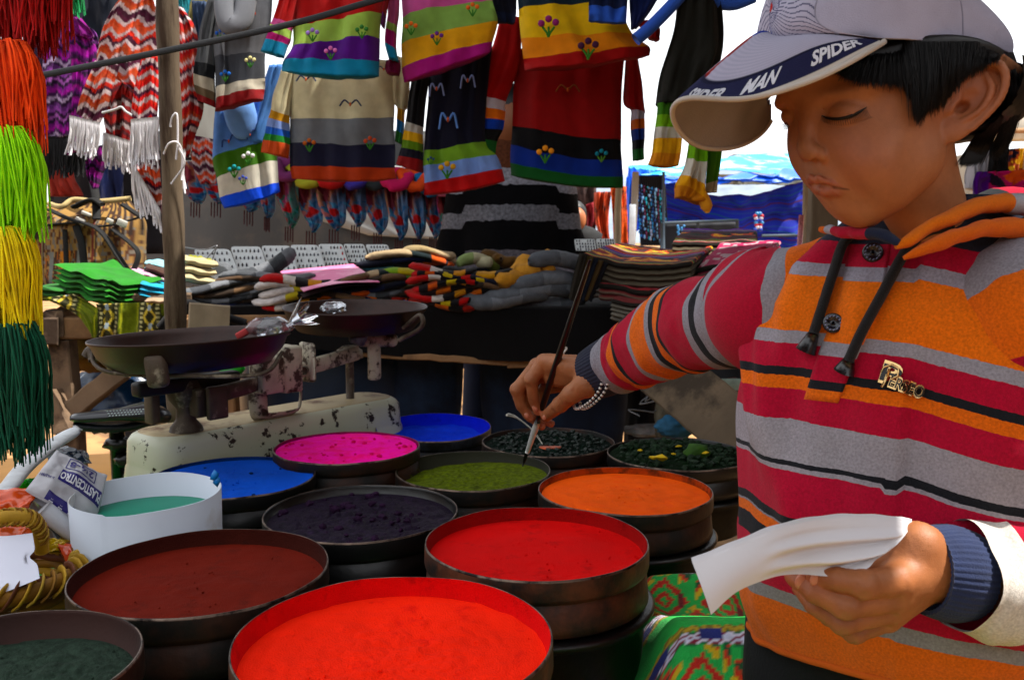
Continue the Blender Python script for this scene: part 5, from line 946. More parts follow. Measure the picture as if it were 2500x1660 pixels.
# ================================================================ blanket stacks
def andean(uv, seed=0, dark='#0E1410'):
    """bands across z (second axis), motif along x; metres"""
    x, z = uv[:, 0], uv[:, 1]; st = .004; x = np.floor(x / st) * st; z = np.floor(z / st) * st
    c = np.tile(hexc(dark), (len(x), 1)); q = (z % .30) / .30
    def put(m, h): c[m] = hexc(h)
    for a_, b_, h in ((.0, .012, '#8A8A80'), (.02, .05, '#0E7A34'), (.05, .08, '#D04A1A'), (.08, .10, '#7A8A20'), (.10, .13, '#0E7A34'), (.15, .17, '#5A1440'), (.17, .19, '#8A0E14'), (.62, .68, '#3A0E60'), (.68, .71, '#8A8490'), (.73, .79, '#6A1AA0'), (.82, .86, '#D8301A'), (.86, .90, '#C8360E'), (.905, .92, '#A89A90'), (.93, .98, '#B0200E')): put((q >= a_) & (q < b_), h)
    n = fbm(np.stack([x * 14, q * 6, 0 * x + seed], -1), seed, 3); m = (q > .21) & (q < .60); w_ = np.abs(q - .4) / .2
    put(m, '#3A0810'); put(m & (n - w_ * .5 > -.45), '#12180E'); put(m & (n - w_ * .5 > -.2), '#D8480A'); put(m & (n - w_ * .4 > .02), '#F0B00A'); put(m & (n - w_ * .3 > .38), '#8A0E10')
    return c * (1 + .2 * hnoise(np.stack([x * 500, z * 300, 0 * x], -1), 3))[:, None]
def magenta_cf(uv): c = andean(uv + .1, 5); b = np.array(hexc('#A80A4E')); n = hnoise(np.stack([uv[:, 0] * 60, np.floor(uv[:, 1] / .03), 0 * uv[:, 0]], -1), 3) > .35; c = np.where(n[:, None], np.array(hexc('#B89AA0')), b); return c
def blanket(name, lab, quad, Ys, th_, cf, layers=4, wool='#4A4030', seed=0, sag=0., hem='#8A8270', nlong=80, offs=(0, 0)):
    """quad px: front-left, front-right, back-right, back-left; layered slab with a folded front edge"""
    t = thing(name, lab, 'blanket', S3((quad[0][0] + quad[1][0]) / 2, (quad[0][1] + quad[1][1]) / 2 + 30, Ys[0]), 'folded woven blankets stacked on the long table')
    c_ = [np.array(at(*q_, y)) for q_, y in zip(quad, (Ys[0], Ys[1], Ys[2], Ys[3]))]
    n1, n2 = nlong, 60; uu, vv = np.meshgrid(np.linspace(0, 1, n1), np.linspace(0, 1, n2), indexing='ij')
    base = (1 - uu)[..., None] * ((1 - vv)[..., None] * c_[0] + vv[..., None] * c_[3]) + uu[..., None] * ((1 - vv)[..., None] * c_[1] + vv[..., None] * c_[2])
    Wd = np.linalg.norm(c_[3] - c_[0]); Ln = np.linalg.norm(c_[1] - c_[0])
    wv_ = .006 * fbm(np.stack([uu * 4, vv * 3, 0 * uu + seed], -1), seed) - sag * 4 * uu * (1 - uu)
    for k in range(layers):
        top = base.copy(); top[..., 2] += wv_ - k * th_ / layers
        e = np.minimum(np.minimum(uu, 1 - uu) * Ln, np.minimum(vv, 1 - vv) * Wd); rd = th_ / layers * .5; dz = rd * (1 - np.sqrt(np.clip(1 - (1 - np.clip(e / rd, 0, 1)) ** 2, 0, 1)))
        top[..., 2] -= dz; bot = top.copy(); bot[..., 2] += 2 * dz - 2 * rd * .93
        sh = np.array([0, .006 * hnoise(np.array([[k * 1.7, seed, 0]]), seed)[0], 0]); V = np.vstack([top.reshape(-1, 3), bot.reshape(-1, 3)]) + sh; f = gridf(n1, n2)
        uv = np.stack([uu * Ln + offs[0], vv * Wd + offs[1]], -1).reshape(-1, 2); col = cf(uv) if k == 0 else np.tile(hexc(wool), (len(uv), 1)) * (1 + .3 * hnoise(np.stack([uv[:, 0] * 20, uv[:, 1] * 20, 0 * uv[:, 0]], -1), k))[:, None]
        if k == 0: ee = (vv.ravel() * Wd < .012); col[ee] = np.array(hexc('#1C1812'))
        if k: ee = (vv.ravel() * Wd < .004); col[ee] = np.array(hexc(hem)) * .5
        part('fold', V, np.vstack([f, f[:, ::-1] + n1 * n2]), mat('woven_v', rough=.92, vcol=True, var=.12, vs=70, bump=.6, bs=500, sheen=.06, spec=.1), t, attrs={'Col': np.vstack([col, col * .8])})
    return t
blanket('folded_blanket', 'black woven blanket with orange motifs topmost at the back of the stack', [(1640, 590), (1852, 588), (1850, 560), (1668, 556)], (2.95, 2.95, 3.2, 3.2), .05, lambda uv: andean(uv + (.0, .18), 2), 3, seed=2, offs=(0, .10))
blanket('folded_blanket', 'dark folded blanket with yellow flame motif and green edge stripes, topmost in front', [(1420, 616), (1690, 640), (1752, 586), (1520, 592)], (2.62, 2.55, 3.05, 3.1), .085, andean, 5, seed=3, sag=.022)
blanket('folded_blanket', 'magenta patterned blanket folded under the flame motif one', [(1700, 652), (1880, 626), (1908, 588), (1760, 590)], (2.6, 2.6, 2.95, 3.0), .05, magenta_cf, 3, wool='#8A0A3A', seed=4)
blanket('folded_blanket', 'cream wool blanket folded near the boy arm', [(1715, 684), (1830, 640), (1900, 612), (1760, 640)], (2.5, 2.5, 2.8, 2.85), .05, lambda uv: np.tile(hexc('#A09880'), (len(uv), 1)), 4, wool='#A09880', hem='#D8D0C0', seed=5)
blanket('folded_blanket', 'bright red folded cloth under the flame motif blanket', [(1460, 690), (1650, 722), (1740, 660), (1500, 660)], (2.6, 2.52, 2.9, 2.95), .05, lambda uv: np.tile(hexc('#A00A24'), (len(uv), 1)), 3, wool='#7A0A1C', seed=6)
blanket('folded_blanket', 'lowest grey brown blanket showing its folded edges', [(1490, 735), (1700, 742), (1830, 668), (1560, 690)], (2.5, 2.5, 2.9, 2.95), .06, lambda uv: np.tile(hexc('#7A1A1A'), (len(uv), 1)), 5, wool='#6A6458', hem='#A8A294', seed=7)
t = thing('folded_blanket', 'dark folded blanket end hanging down at the brush handle', 'blanket', S3(1440, 730, 2.55), 'folded woven blankets stacked on the long table')
for k, (dx, c_) in enumerate(((0, '#1E1A12'), (14, '#4A4224'), (26, '#0E1626'), (38, '#4A3A20'), (50, '#12121A'))):
    V, F, s, uv = panel_mesh([(1414 + dx, 618 + k * 5, 1436 + dx, 622 + k * 5), (1398 + dx, 680, 1416 + dx, 690), (1388 + dx * .8, 728, 1404 + dx * .8, 738)], 2.56 + k * .012, .02, nu=8, wr=.004, seed=k); part('fold', V, F, mat('edge' + c_, c_, rough=.95, bump=.6), t)
# ================================================================ row of pointed scarves on a line
def scarf_cf(s, u, seed):
    c = np.tile(hexc('#7A7482'), (len(s), 1)); 
    def put(m, h): c[m] = hexc(h)
    n = fbm(np.stack([u * 3, s * 5, 0 * s + seed], -1), seed, 3); d1 = np.abs((u * 1.2 + s * 1.9 + .1 * n) % .5 - .25); d2 = np.abs((s * 2.1 - u * 1.1 + .1 * n) % .5 - .25)
    put(n > .1, '#A86A6E'); put(n < -.25, '#5A7090'); put(np.abs(n) < .07, '#A07A90'); put(n > .4, '#B8706A'); put((s < .55) & (((u - .3) / .28) ** 2 + ((s - .28) / .28) ** 2 < 1), '#A87058'); put((s < .55) & (((u - .3) / .2) ** 2 + ((s - .28) / .22) ** 2 < 1), '#6A2A34')
    put((s > .42) & (d1 < .07), '#2A5A86'); put((s > .42) & (d2 < .05), '#4A86A8'); put((s > .5) & (((u - .64) / .2) ** 2 + ((s - .58) / .07) ** 2 < 1), '#B02A2A'); put((s > .6) & (((u - .42) / .15) ** 2 + ((s - .76) / .06) ** 2 < 1), '#B02A2A'); put(n > .7, '#8A6A50')
    return c
SC = [(470, 395, 500, 62, '#6A3A7A'), (520, 385, 500, 66, '#5A3028'), (600, 420, 520, 60, '#4A2A3A'), (648, 410, 535, 34, '#7A2A3A'), (700, 405, 560, 54, '#6A2A5A'), (752, 420, 570, 62, '#A8A840'), (808, 422, 566, 62, '#A80E14'), (862, 424, 556, 54, '#3A2E8A'), (916, 426, 575, 54, '#22282A'), (968, 428, 590, 50, '#B00E50'), (1012, 430, 590, 48, '#C84A14'), (1052, 440, 585, 46, '#0E6AA0'), (1088, 440, 600, 40, '#C86A90'), (1108, 440, 610, 34, '#5A2020')]
nm_ = ['purple', 'brown', 'plum', 'narrow dusty red', 'violet pink', 'yellow', 'red', 'indigo', 'charcoal', 'hot pink', 'orange', 'turquoise', 'light pink', 'dark maroon']
fr_m = mat('maroon_yarn', '#3A1014', rough=.9)
for i, (cx, y0, y1, w_, hc) in enumerate(SC):
    w_ *= 1.12; y1 += 8; Y = 3.9 + .02 * (i % 3); t = thing('pointed_scarf', 'patterned pointed scarf with a %s neck hung on the line' % nm_[i], 'scarf', S3(cx, y0, Y), 'pointed scarves hung in a row behind the table'); k = Y / FL
    mid = y0 + (y1 - y0) * .55
    V, F, s, uv = panel_mesh([(cx - w_ / 2, y0, cx + w_ / 2, y0), (cx - w_ * .52, y0 + (mid - y0) * .5, cx + w_ * .5, y0 + (mid - y0) * .5), (cx - w_ * .36, mid, cx + w_ * .52, mid), (cx - w_ * .04, y0 + (y1 - y0) * .80, cx + w_ * .50, y0 + (y1 - y0) * .78), (cx + w_ * .16, y1 - 10, cx + w_ * .26, y1 - 10)], Y, .02, nu=22, wr=.03, seed=i, per=14)
    u = (uv[:, 0] / k - (cx - w_ / 2)) / w_; _n = hnoise(np.stack([u * 4, s * 9, 0 * s + i * 1.7], -1), 2); u = u + .13 * _n; s = s + .025 * hnoise(np.stack([u * 5, s * 12, 0 * s + i], -1), 4); cc = scarf_cf(s, u, 3) if i not in (4, 12, 13) else scarf_cf(s, u, 3)[:, [0, 2, 1]] * (1.2, .7, 1.2)
    part('scarf', V, F, mat('scarf_print', rough=.9, vcol=True, var=.2, vs=50, bump=.4, bs=200, spec=.1), t, attrs={'Col': cc})
    if i not in (0, 3): V, F = tube(spline([at(cx - w_ * .55, y0 - 12, Y - .04), at(cx - w_ * .2, y0 + 22, Y - .07), at(cx + w_ * .25, y0 + 24, Y - .07), at(cx + w_ * .55, y0 + 2, Y - .04)], 16), .034, 8, flat=.7); V += .008 * hnoise(V * 40, i)[:, None]; part('neck', V, F, mat('neck' + hc, hc, rough=.95, bump=.7, bs=200), t); V, F = ico(at(cx, y0 - 2, Y), w_ * k * .55, 2, (1, .7, .6), .2, i); part('cowl', V, F, _mats['neck' + hc], t)
    Vs = [tube(spline([at(cx + w_ * (.05 + .1 * j) - w_ * .1, y1 - 14, Y), at(cx + w_ * (.04 + .1 * j) - w_ * .1, y1 + 20 + 4 * (j % 2), Y - .01)], 4), .003, 4) for j in range(4)]; V, F = join(*Vs); part('fringe', V, F, fr_m, t, kind='stuff')
V, F = tube(spline([at(300, 380, 3.98), at(800, 405, 3.98), at(1200, 425, 3.98)], 20), .008, 6); o = part('clothes_line', V, F, black_y); tag(o, 'dark line carrying the pointed scarves', 'line')
# backdrop behind scarves: parked dark van side and a pale tarp sheet
vn = thing('parked_van', 'dark grey vehicle side blurred behind the scarves with a pale curved panel', 'van', (-.9, 6.0, 0))
dk = mat('van_paint', '#1E2022', rough=.35, var=.3, vs=1.2, bump=.1, bs=5, spec=.6, col2='#3A342E', c2s=1.5)
V, F, s, uv = panel_mesh([(250, 330, 1180, 330), (240, 600, 1190, 600), (240, 760, 1190, 760)], 6.2, .5, nu=40, wr=.01, seed=3); part('side_panel', V, F, dk, vn)
V, F, s, uv = panel_mesh([(690, 470, 1080, 480), (760, 530, 1090, 530), (900, 575, 1080, 585)], 5.85, .05, nu=30, wr=.004, seed=4); part('pale_panel', V, F, mat('van_white', '#8E9090', rough=.4), vn)
for x in (-1.9, .1):
    V, F = lathe([(.02, -.1), (.30, -.1), (.33, -.06), (.33, .06), (.30, .1), (.02, .1)], 30, (x, 5.95, .33), (0, 1, 0)); part('wheel', V, F, mat('tyre', '#0A0A0A', rough=.8), vn)
sheet = mat('pale_sheet', '#9A9C98', rough=.8, var=.15, vs=2)
V, F, s, uv = panel_mesh([(440, 235, 560, 235), (440, 330, 560, 330), (445, 420, 540, 410)], 5.2, .02, seed=5); o = part('tarp_sheet', V, F, sheet); tag(o, 'pale sheet seen in the gap right of the pole', 'tarp')
V, F, s, uv = panel_mesh([(900, 395, 1060, 420), (940, 425, 1060, 440), (960, 450, 1050, 455)], 5.4, .02, seed=6); o = part('tarp_sheet', V, F, mat('white_sheet', '#C8CACA', rough=.8)); tag(o, 'white sheet seen between navy and cream sweaters above the scarves', 'tarp')
# dark rear cloths filling the stall on the left
for i, (r, c_, lab, Y) in enumerate((([(170, -30, 300, -30), (160, 60, 290, 50), (190, 130, 270, 120)], '#141A26', 'dark navy garment hanging behind the shawls at top left', 2.9), ([(120, 380, 420, 370), (120, 450, 420, 450), (110, 620, 420, 620)], '#141014', 'very dark cloth behind the duffel bag', 3.4),
      ([(232, 400, 300, 400), (236, 450, 300, 450), (240, 500, 296, 500)], '#1E2A5A', 'deep blue patterned cloth between purple shawl and duffel bag', 3.0), ([(60, -40, 130, -40), (60, 150, 140, 150), (70, 420, 140, 420)], '#2A1A34', 'dark purple cloth behind the wool tassels', 3.2), ([(105, 395, 175, 405), (110, 430, 180, 440), (125, 480, 200, 480)], '#8A2A1E', 'orange red yarn cloth above the duffel bag', 3.1),
      ([(418, -30, 462, -30), (422, 20, 458, 20), (425, 60, 456, 60)], '#0E6E7E', 'teal cloth strip right of the pole at the top', 2.9), ([(456, -30, 520, -30), (458, 60, 515, 60), (462, 240, 512, 240)], '#A89A64', 'pale yellow cloth strip beside the grey sweater', 3.0), ([(470, 10, 512, 10), (472, 80, 512, 80), (474, 190, 505, 190)], '#2A3A54', 'slate blue cloth strip beside the grey sweater', 2.95))):
    V, F, s, uv = panel_mesh(r, Y, .03, wr=.03, seed=40 + i); o = part('hanging_cloth', V, F, mat('hc%d' % i, c_, rough=.95, var=.35, vs=12, bump=.5, bs=150, sheen=.06)); tag(o, lab, 'cloth')
o = shawl_piece('zigzag_cloth', [(470, 330, 520, 340), (472, 400, 525, 400), (490, 450, 530, 450)], 3.6, PR, None, 30); tag(o, 'rust scarf hanging beside the light blue sweater', 'scarf')
# ================================================================ seller in a striped sweater
mn_ = thing('person', 'person in a black and grey striped sweater standing with back turned behind the table', 'person', S3(1250, 640, 3.35)[:2] + (0,))
PY = 3.75; mc = np.array(at(1248, 560, PY)); 
def man_sdf(P):
    d = sd_ell(P, (0, 0, .02), (.215, .135, .36)); d = smin(d, sd_cap(P, (-.16, 0, .175), (.16, 0, .175), .085, .085), .10)
    d = smin(d, sd_ell(P, (0, 0, -.22), (.20, .13, .25)), .08)
    for s in (-1, 1): d = smin(d, sd_chain(P, [(.185 * s, 0, .16), (.245 * s, .02, -.08), (.235 * s, -.10, -.28)], [.075, .062, .05], .04), .05)
    d = smin(d, sd_cap(P, (0, .01, .2), (0, .02, .33), .07, .055), .05)
    return d + .004 * hnoise(P * 14, 3)
V, F = nets(man_sdf, (-.36, -.25, -.45), (.36, .25, .4), .014)
z = V[:, 2] + .02 * np.abs(V[:, 0]) + .03 * (np.abs(V[:, 0]) > .19)
st_ = [(-.45, '#08080A'), (-.155, '#5A565C'), (-.085, '#08080A'), (.035, '#66666C'), (.095, '#08080A'), (.175, '#7E7E86'), (.24, '#4A2A1C')]
part('sweater', V + mc, F, mat('man_knit', rough=.95, ramp=[((a_ + .5), c_) for a_, c_ in st_], var=.5, vs=90, bump=.7, bs=300, spec=.1), mn_, attrs={'s': np.clip(z + .5 + .006 * hnoise(V * 60, 2), 0, 1)})
V, F = ico(mc + (0, .02, .44), .105, 3, (.82, .95, 1.2)); skin0 = mat('skin_far', '#7A4A30', rough=.5); part('head', V, F, skin0, mn_)
V, F = ico(mc + (0, .035, .47), .112, 3, (.86, .95, 1.1)); part('hair', V, F, mat('hair_far', '#0A0808', rough=.5), mn_)
jean = mat('dark_jeans', '#0E1A34', rough=.9, var=.25, vs=8, bump=.4, bs=300)
for s in (-1, 1):
    V, F = tube(spline([mc + (.10 * s, 0, -.35), mc + (.11 * s, .0, -.6), mc + (.12 * s, 0, -.85), (mc[0] + .13 * s, mc[1], .06)], 20), [.105] * 6 + [.09] * 7 + [.075] * 7, 18); part('trouser_leg', V, F, jean, mn_)
    V, F = ico((mc[0] + .13 * s, mc[1] - .05, .05), .1, 2, (.5, 1.2, .5)); part('shoe', V, F, mat('shoe', '#1A1614', rough=.5), mn_)
# customer whose jeans show under the black cloth
jn = thing('person', 'person in dark navy jeans whose legs show under the black cloth table', 'person', S3(1080, 880, 2.95)[:2] + (0,)); jm = mat('navy_denim', '#101C32', rough=.9, var=.25, vs=6, bump=.4, bs=300, col2='#182A44', c2s=3)
for x, w_ in ((1000, 290), (1364, 380)):
    Y = 2.95; V, F, s, uv = panel_mesh([(x - w_ * .5, 850, x + w_ * .46, 850), (x - w_ * .5, 980, x + w_ * .44, 980), (x - w_ * .46, 1110, x + w_ * .4, 1110), (x - w_ * .42, 1450, x + w_ * .36, 1450)], Y, .22, wr=.02, seed=int(x), nu=24); part('trouser_leg', V, F, jm, jn)
# small things under the tables
t = thing('storage_drum', 'dark blue plastic drum under the long table', 'drum', S3(830, 1000, 3.05)[:2] + (0,)); c_ = at(830, 980, 3.1); V, F = lathe([(.05, 0), (.33, .01), (.34, .1), (.34, .84), (.32, .98), (.2, 1.0)], 40, (c_.x, c_.y, 0)); part('body', V, F, mat('drum_blue', '#0A2440', rough=.35), t)
t = thing('plastic_sheet', 'dark blue plastic sheet bundled under the trestle table', 'tarp', S3(310, 960, 2.9)); V, F = crumple(at(310, 965, 2.95), (.17, .15, .12), 21, 4); part('sheet', V, F, mat('blue_plastic', '#0A2A4A', rough=.3, var=.3), t)
t = thing('plastic_sheet', 'mustard cloth bundle under the olive runner', 'cloth', S3(215, 860, 2.7)); V, F = crumple(at(222, 860, 2.75), (.10, .1, .06), 22, 4); part('sheet', V, F, mat('mustard_cloth', '#5A4408', rough=.9, var=.3), t)
V, F = box(at(735, 950, 2.9), (.085, .02, .09), None, .004); o = part('pink_crate', V, F, mat('pink_plastic', '#9A3A6A', rough=.5)); tag(o, 'pink box glimpsed under the scale beam', 'box')
V, F = tube([at(545, 925, 2.3), at(570, 905, 2.3), at(592, 893, 2.3)], [.022, .022, .012], 14); o = part('green_bottle', V, F, mat('green_plastic', '#0E8A2E', rough=.3)); tag(o, 'small green plastic bottle behind the scale beam', 'bottle')
t = thing('green_sign', 'small green sign with white letter U between the jeans legs', 'sign', S3(1158, 935, 4.2)); V, F = box(at(1158, 940, 4.2), (.08, .02, .11)); part('panel', V, F, mat('sign_green', '#0E5A44', rough=.5), t)
V, F = box(at(1157, 922, 4.185), (.045, .008, .045)); part('letter_panel', V, F, mat('sign_white', '#A8B0A8', rough=.5), t); V, F = text_mesh('U', .045, .001); V = V @ np.array(Matrix.Rotation(pi / 2, 3, 'X')).T + np.array(at(1157, 922, 4.178)); part('letter', V, F, mat('sign_ink', '#14201C', rough=.5), t, smooth=False)
for i, (px, py, s_, c_, lab) in enumerate(((190, 1050, .5, '#A87A44', 'tan cardboard sheet on the ground under the trestle table'), (1610, 1000, .3, '#B49878', 'tan cardboard piece on the ground right of the jeans'))):
    g_ = onz(px, py + 120, .02); V, F = box((g_.x, g_.y, .03), (s_ * 2.4, s_ * 2, .012), np.array(Matrix.Rotation(.2, 3, 'Z')), .002); o = part('cardboard', V, F, mat('card%d' % i, c_, rough=.9, var=.15, vs=4)); tag(o, lab, 'cardboard')
# diagonal prop and clutter under the boy's arm
dg = thing('wooden_prop', 'thick weathered wooden plank leaning diagonally under the boy arm', 'plank', S3(1720, 1060, 1.75)); V, F = plank(at(1600, 890, 2.0), at(1840, 1085, 1.75), .05, .125, up=(.6, 0, .8), n=20, rough=.003); part('plank', V, F, mat('prop_wood', '#5E5040', rough=.9, var=.35, vs=7, bump=.8, bs=60, col2='#332A20', c2s=5), dg, smooth=False)
rc = random.Random(3); t = thing('wire_tangle', 'tangled grey wires and sticks behind the wooden prop', 'wires', S3(1600, 1000, 2.6))
for i in range(26):
    x, y = rc.uniform(1560, 1680), rc.uniform(890, 1040); V, F = tube(spline([at(x, y, 2.5), at(x + rc.uniform(-50, 50), y + rc.uniform(-30, 30), 2.55), at(x + rc.uniform(-80, 80), y + rc.uniform(-50, 50), 2.6)], 8), .0022, 4); part('wire', V, F, mat('gwire', '#7A7C80', rough=.4, metal=.5), t)
for i, (px, py, Y, s_, c_, lab, nm) in enumerate(((1585, 980, 3.2, (.10, .10, .28), '#0C0C10', 'dark trousered shape standing beside the wires', 'dark_bundle'), (1640, 1010, 2.5, (.045, .06, .11), '#4E4A3E', 'checked sack behind the wooden prop', 'sack'), (1770, 930, 2.2, (.16, .1, .10), '#0A0A0C', 'black crate shape under the boy elbow', 'black_bundle'), (1790, 985, 2.1, (.14, .08, .06), '#3A140C', 'dark red bundle between prop and boy', 'red_bundle'), (1650, 1040, 2.3, (.05, .04, .03), '#2A5A7A', 'small blue cloth scrap by the checked sack', 'blue_scrap'), (1590, 1050, 3.0, (.10, .06, .02), '#8A8A8A', 'white shoe sole on the ground right of the jeans', 'shoe'))):
    V, F = crumple(at(px, py, Y), s_, 30 + i, 4, .25); o = part(nm, V, F, mat('cl%d' % i, c_, rough=.8, var=.5, vs=30)); tag(o, lab, 'bundle')
V, F = box(at(1790, 940, 2.05), (.09, .01, .03), None, .002); o = part('clear_tray', V, F, mat('tray_pl', '#7A8A80', rough=.2, var=.4, vs=30)); tag(o, 'small glassy tray glinting between the prop and the boy', 'tray')
# ================================================================ blue stall on the right
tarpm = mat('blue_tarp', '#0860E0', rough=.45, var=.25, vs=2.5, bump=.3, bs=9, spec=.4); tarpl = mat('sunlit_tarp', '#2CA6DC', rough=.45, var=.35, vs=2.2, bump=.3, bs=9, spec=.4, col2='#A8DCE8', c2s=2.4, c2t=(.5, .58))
bs_ = thing('blue_stall', 'market stall with bright blue tarpaulin roof and curtain beyond the blankets', 'stall', S3(1750, 500, 9.5)[:2] + (0,))
def sheet4(name, c, Y4, m_, par, amp=.05, n=(50, 24), seed=0, cf=None, sag=0., th=.01):
    C_ = [np.array(at(*p, y)) for p, y in zip(c, Y4)]; uu, vv = np.meshgrid(np.linspace(0, 1, n[0]), np.linspace(0, 1, n[1]), indexing='ij')
    P = (1 - uu)[..., None] * ((1 - vv)[..., None] * C_[0] + vv[..., None] * C_[3]) + uu[..., None] * ((1 - vv)[..., None] * C_[1] + vv[..., None] * C_[2]); nn = fbm(np.stack([uu * 6, vv * 3, 0 * uu + seed], -1), seed)
    P[..., 2] += amp * nn * .5 - sag * 4 * uu * (1 - uu); P[..., 1] += amp * nn; V = P.reshape(-1, 3); f = gridf(*n); uv = np.stack([uu * np.linalg.norm(C_[1] - C_[0]), vv * np.linalg.norm(C_[3] - C_[0])], -1).reshape(-1, 2)
    at_ = {'Col': np.vstack([cf(uv)] * 2)} if cf else None
    return part(name, np.vstack([V, V + (0, th, -th * .5)]), np.vstack([f[:, ::-1], f + len(V)]), m_, par, attrs=at_)
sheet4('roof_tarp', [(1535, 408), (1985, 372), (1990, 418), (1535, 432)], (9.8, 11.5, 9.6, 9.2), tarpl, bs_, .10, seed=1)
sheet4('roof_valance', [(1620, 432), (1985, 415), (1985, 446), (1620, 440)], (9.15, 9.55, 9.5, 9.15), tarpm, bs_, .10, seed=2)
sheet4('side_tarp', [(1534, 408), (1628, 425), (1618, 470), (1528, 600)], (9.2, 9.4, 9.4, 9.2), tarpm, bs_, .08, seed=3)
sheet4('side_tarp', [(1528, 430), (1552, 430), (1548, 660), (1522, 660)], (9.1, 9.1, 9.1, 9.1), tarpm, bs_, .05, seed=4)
def bluestripe(uv):
    z = uv[:, 1]; c = np.tile(hexc('#0A1C86'), (len(z), 1)); q = z % .16
    for a_, b_, h in ((.0, .012, '#3A0A3A'), (.05, .058, '#1A3A7A'), (.09, .098, '#0E4A5A'), (.13, .136, '#060A2A')): c[(q > a_) & (q < b_)] = hexc(h)
    return c
sheet4('striped_curtain', [(1622, 446), (2000, 436), (2000, 600), (1622, 600)], (9.9, 9.9, 9.9, 9.9), mat('curtain', rough=.9, vcol=True, var=.2, vs=3, bump=.3, bs=20), bs_, .14, n=(60, 110), seed=5, cf=bluestripe, sag=.12)
fr = mat('dark_frame', '#2A3844', rough=.6)
for a_, b_ in (((1615, 545), (1802, 538)), ((1615, 545), (1615, 640)), ((1704, 542), (1704, 640)), ((1800, 538), (1800, 640)), ((1860, 576), (2000, 574)), ((1620, 420), (1620, 640))): V, F = tube([at(*a_, 9.0), at(*b_, 9.0)], .016, 6); part('frame_bar', V, F, fr, bs_)
V, F, s, uv = panel_mesh([(1618, 548, 1800, 542), (1618, 600, 1800, 600), (1618, 660, 1990, 660)], 9.1, .05, seed=8); part('dark_counter', V, F, mat('counter', '#060A14', rough=.7), bs_)
V, F = tube([at(1552, 420, 9.0), at(1548, 520, 9.0), at(1540, 640, 9.0)], .035, 8); part('post', V, F, mat('post_w', '#6A6660', rough=.7), bs_)
V, F = box(at(1544, 550, 8.9), (.06, .03, .40), None, .004); part('white_bar', V, F, mat('white_bar', '#B8C0C8', rough=.6), bs_)
rb2 = random.Random(9); bcols = ['#1E6A9A', '#0E2A5A', '#7AA8C8', '#5A1A3A', '#0E8A9A', '#8A9AB0']
for j in range(13):
    x = 1556 + j * 5.4; t = thing('bead_necklace', 'blue bead necklaces hanging in the shade at the left of the blue stall', 'necklace', S3(x, 450, 9.2), 'bead necklaces hung in the blue stall'); Vs = []
    col = bcols[j % 6]
    for k in range(14):
        y = 452 + j * 1.5 + k * 9.5; Vs.append(ico(at(x + rb2.uniform(-3, 3) + k * .6, y, 9.2), rb2.uniform(.012, .024), 1, (.7, .7, 1.3)))
    V, F = join(*Vs); part('beads', V, F, mat('bead' + col, col, rough=.2), t, kind='stuff'); V, F = tube([at(x, 430, 9.2), at(x + 10, 600, 9.2)], .012, 4); part('cord', V, F, black_y, t)
for j, x in enumerate((1655, 1667, 1846, 1858)):
    t = thing('trinket', ['left of two pale blue drop earrings on the stall frame', 'right of two pale blue drop earrings on the stall frame', 'red, white and blue tassel trinket hanging over the blankets', 'smaller red and blue trinket beside the larger one'][j], 'trinket', S3(x, 555, 8.8)); Vs = []
    for k in range(5 if j < 2 else 8): y = (552 if j < 2 else 522) + k * (5 if j < 2 else 5.5); V, F = ico(at(x + rb2.uniform(-3, 3), y, 8.8), .014 if j < 2 else .022, 1); part('bead', V, F, mat('tr' + ['#3A7AB0', '#A81A2A', '#B8B8C8', '#1E3AA0'][(0 if j < 2 else k % 4)], ['#3A7AB0', '#A81A2A', '#B8B8C8', '#1E3AA0'][(0 if j < 2 else k % 4)], rough=.3), t)
sheet4('rubble_wall', [(1752, 424), (1960, 430), (1960, 450), (1752, 452)], (13, 13, 13, 13), mat('rubble', '#7A7C74', rough=.9, var=.4, vs=9, bump=.8, bs=12, col2='#3A3A34', c2s=8), None, .03, seed=9)
tag(bpy.data.objects['rubble_wall'], 'low grey rendered wall glimpsed above the striped curtain', 'wall')
V, F = tube([at(1968, 440, 4.2), at(1964, 620, 4.2)], .014, 8); o = part('thin_post', V, F, mat('bare_stick', '#9A8A72', rough=.8, bump=.5)); tag(o, 'thin pale stick post left of the boy chin', 'post')
V, F = plank(at(2012, 440, 3.4), (at(2012, 440, 3.4).x, 3.4, 0), .10, .06, up=(0, 1, 0), n=20, rough=.004); o = part('wooden_post', V, F, mat('fat_post', '#6A5C4A', rough=.9, var=.3, vs=12, bump=.8, bs=50, stretch=(3, 3, .5)), smooth=False); tag(o, 'broad weathered wooden post behind the boy chin', 'post')
V, F = tube([at(1957, 525, 4.1), at(1952, 600, 4.1)], .012, 6); o = part('bead_strand', V, F, mat('redwhite', '#B07078', rough=.5, var=.6, vs=120)); tag(o, 'red and white strand tied to the thin stick post', 'strand')
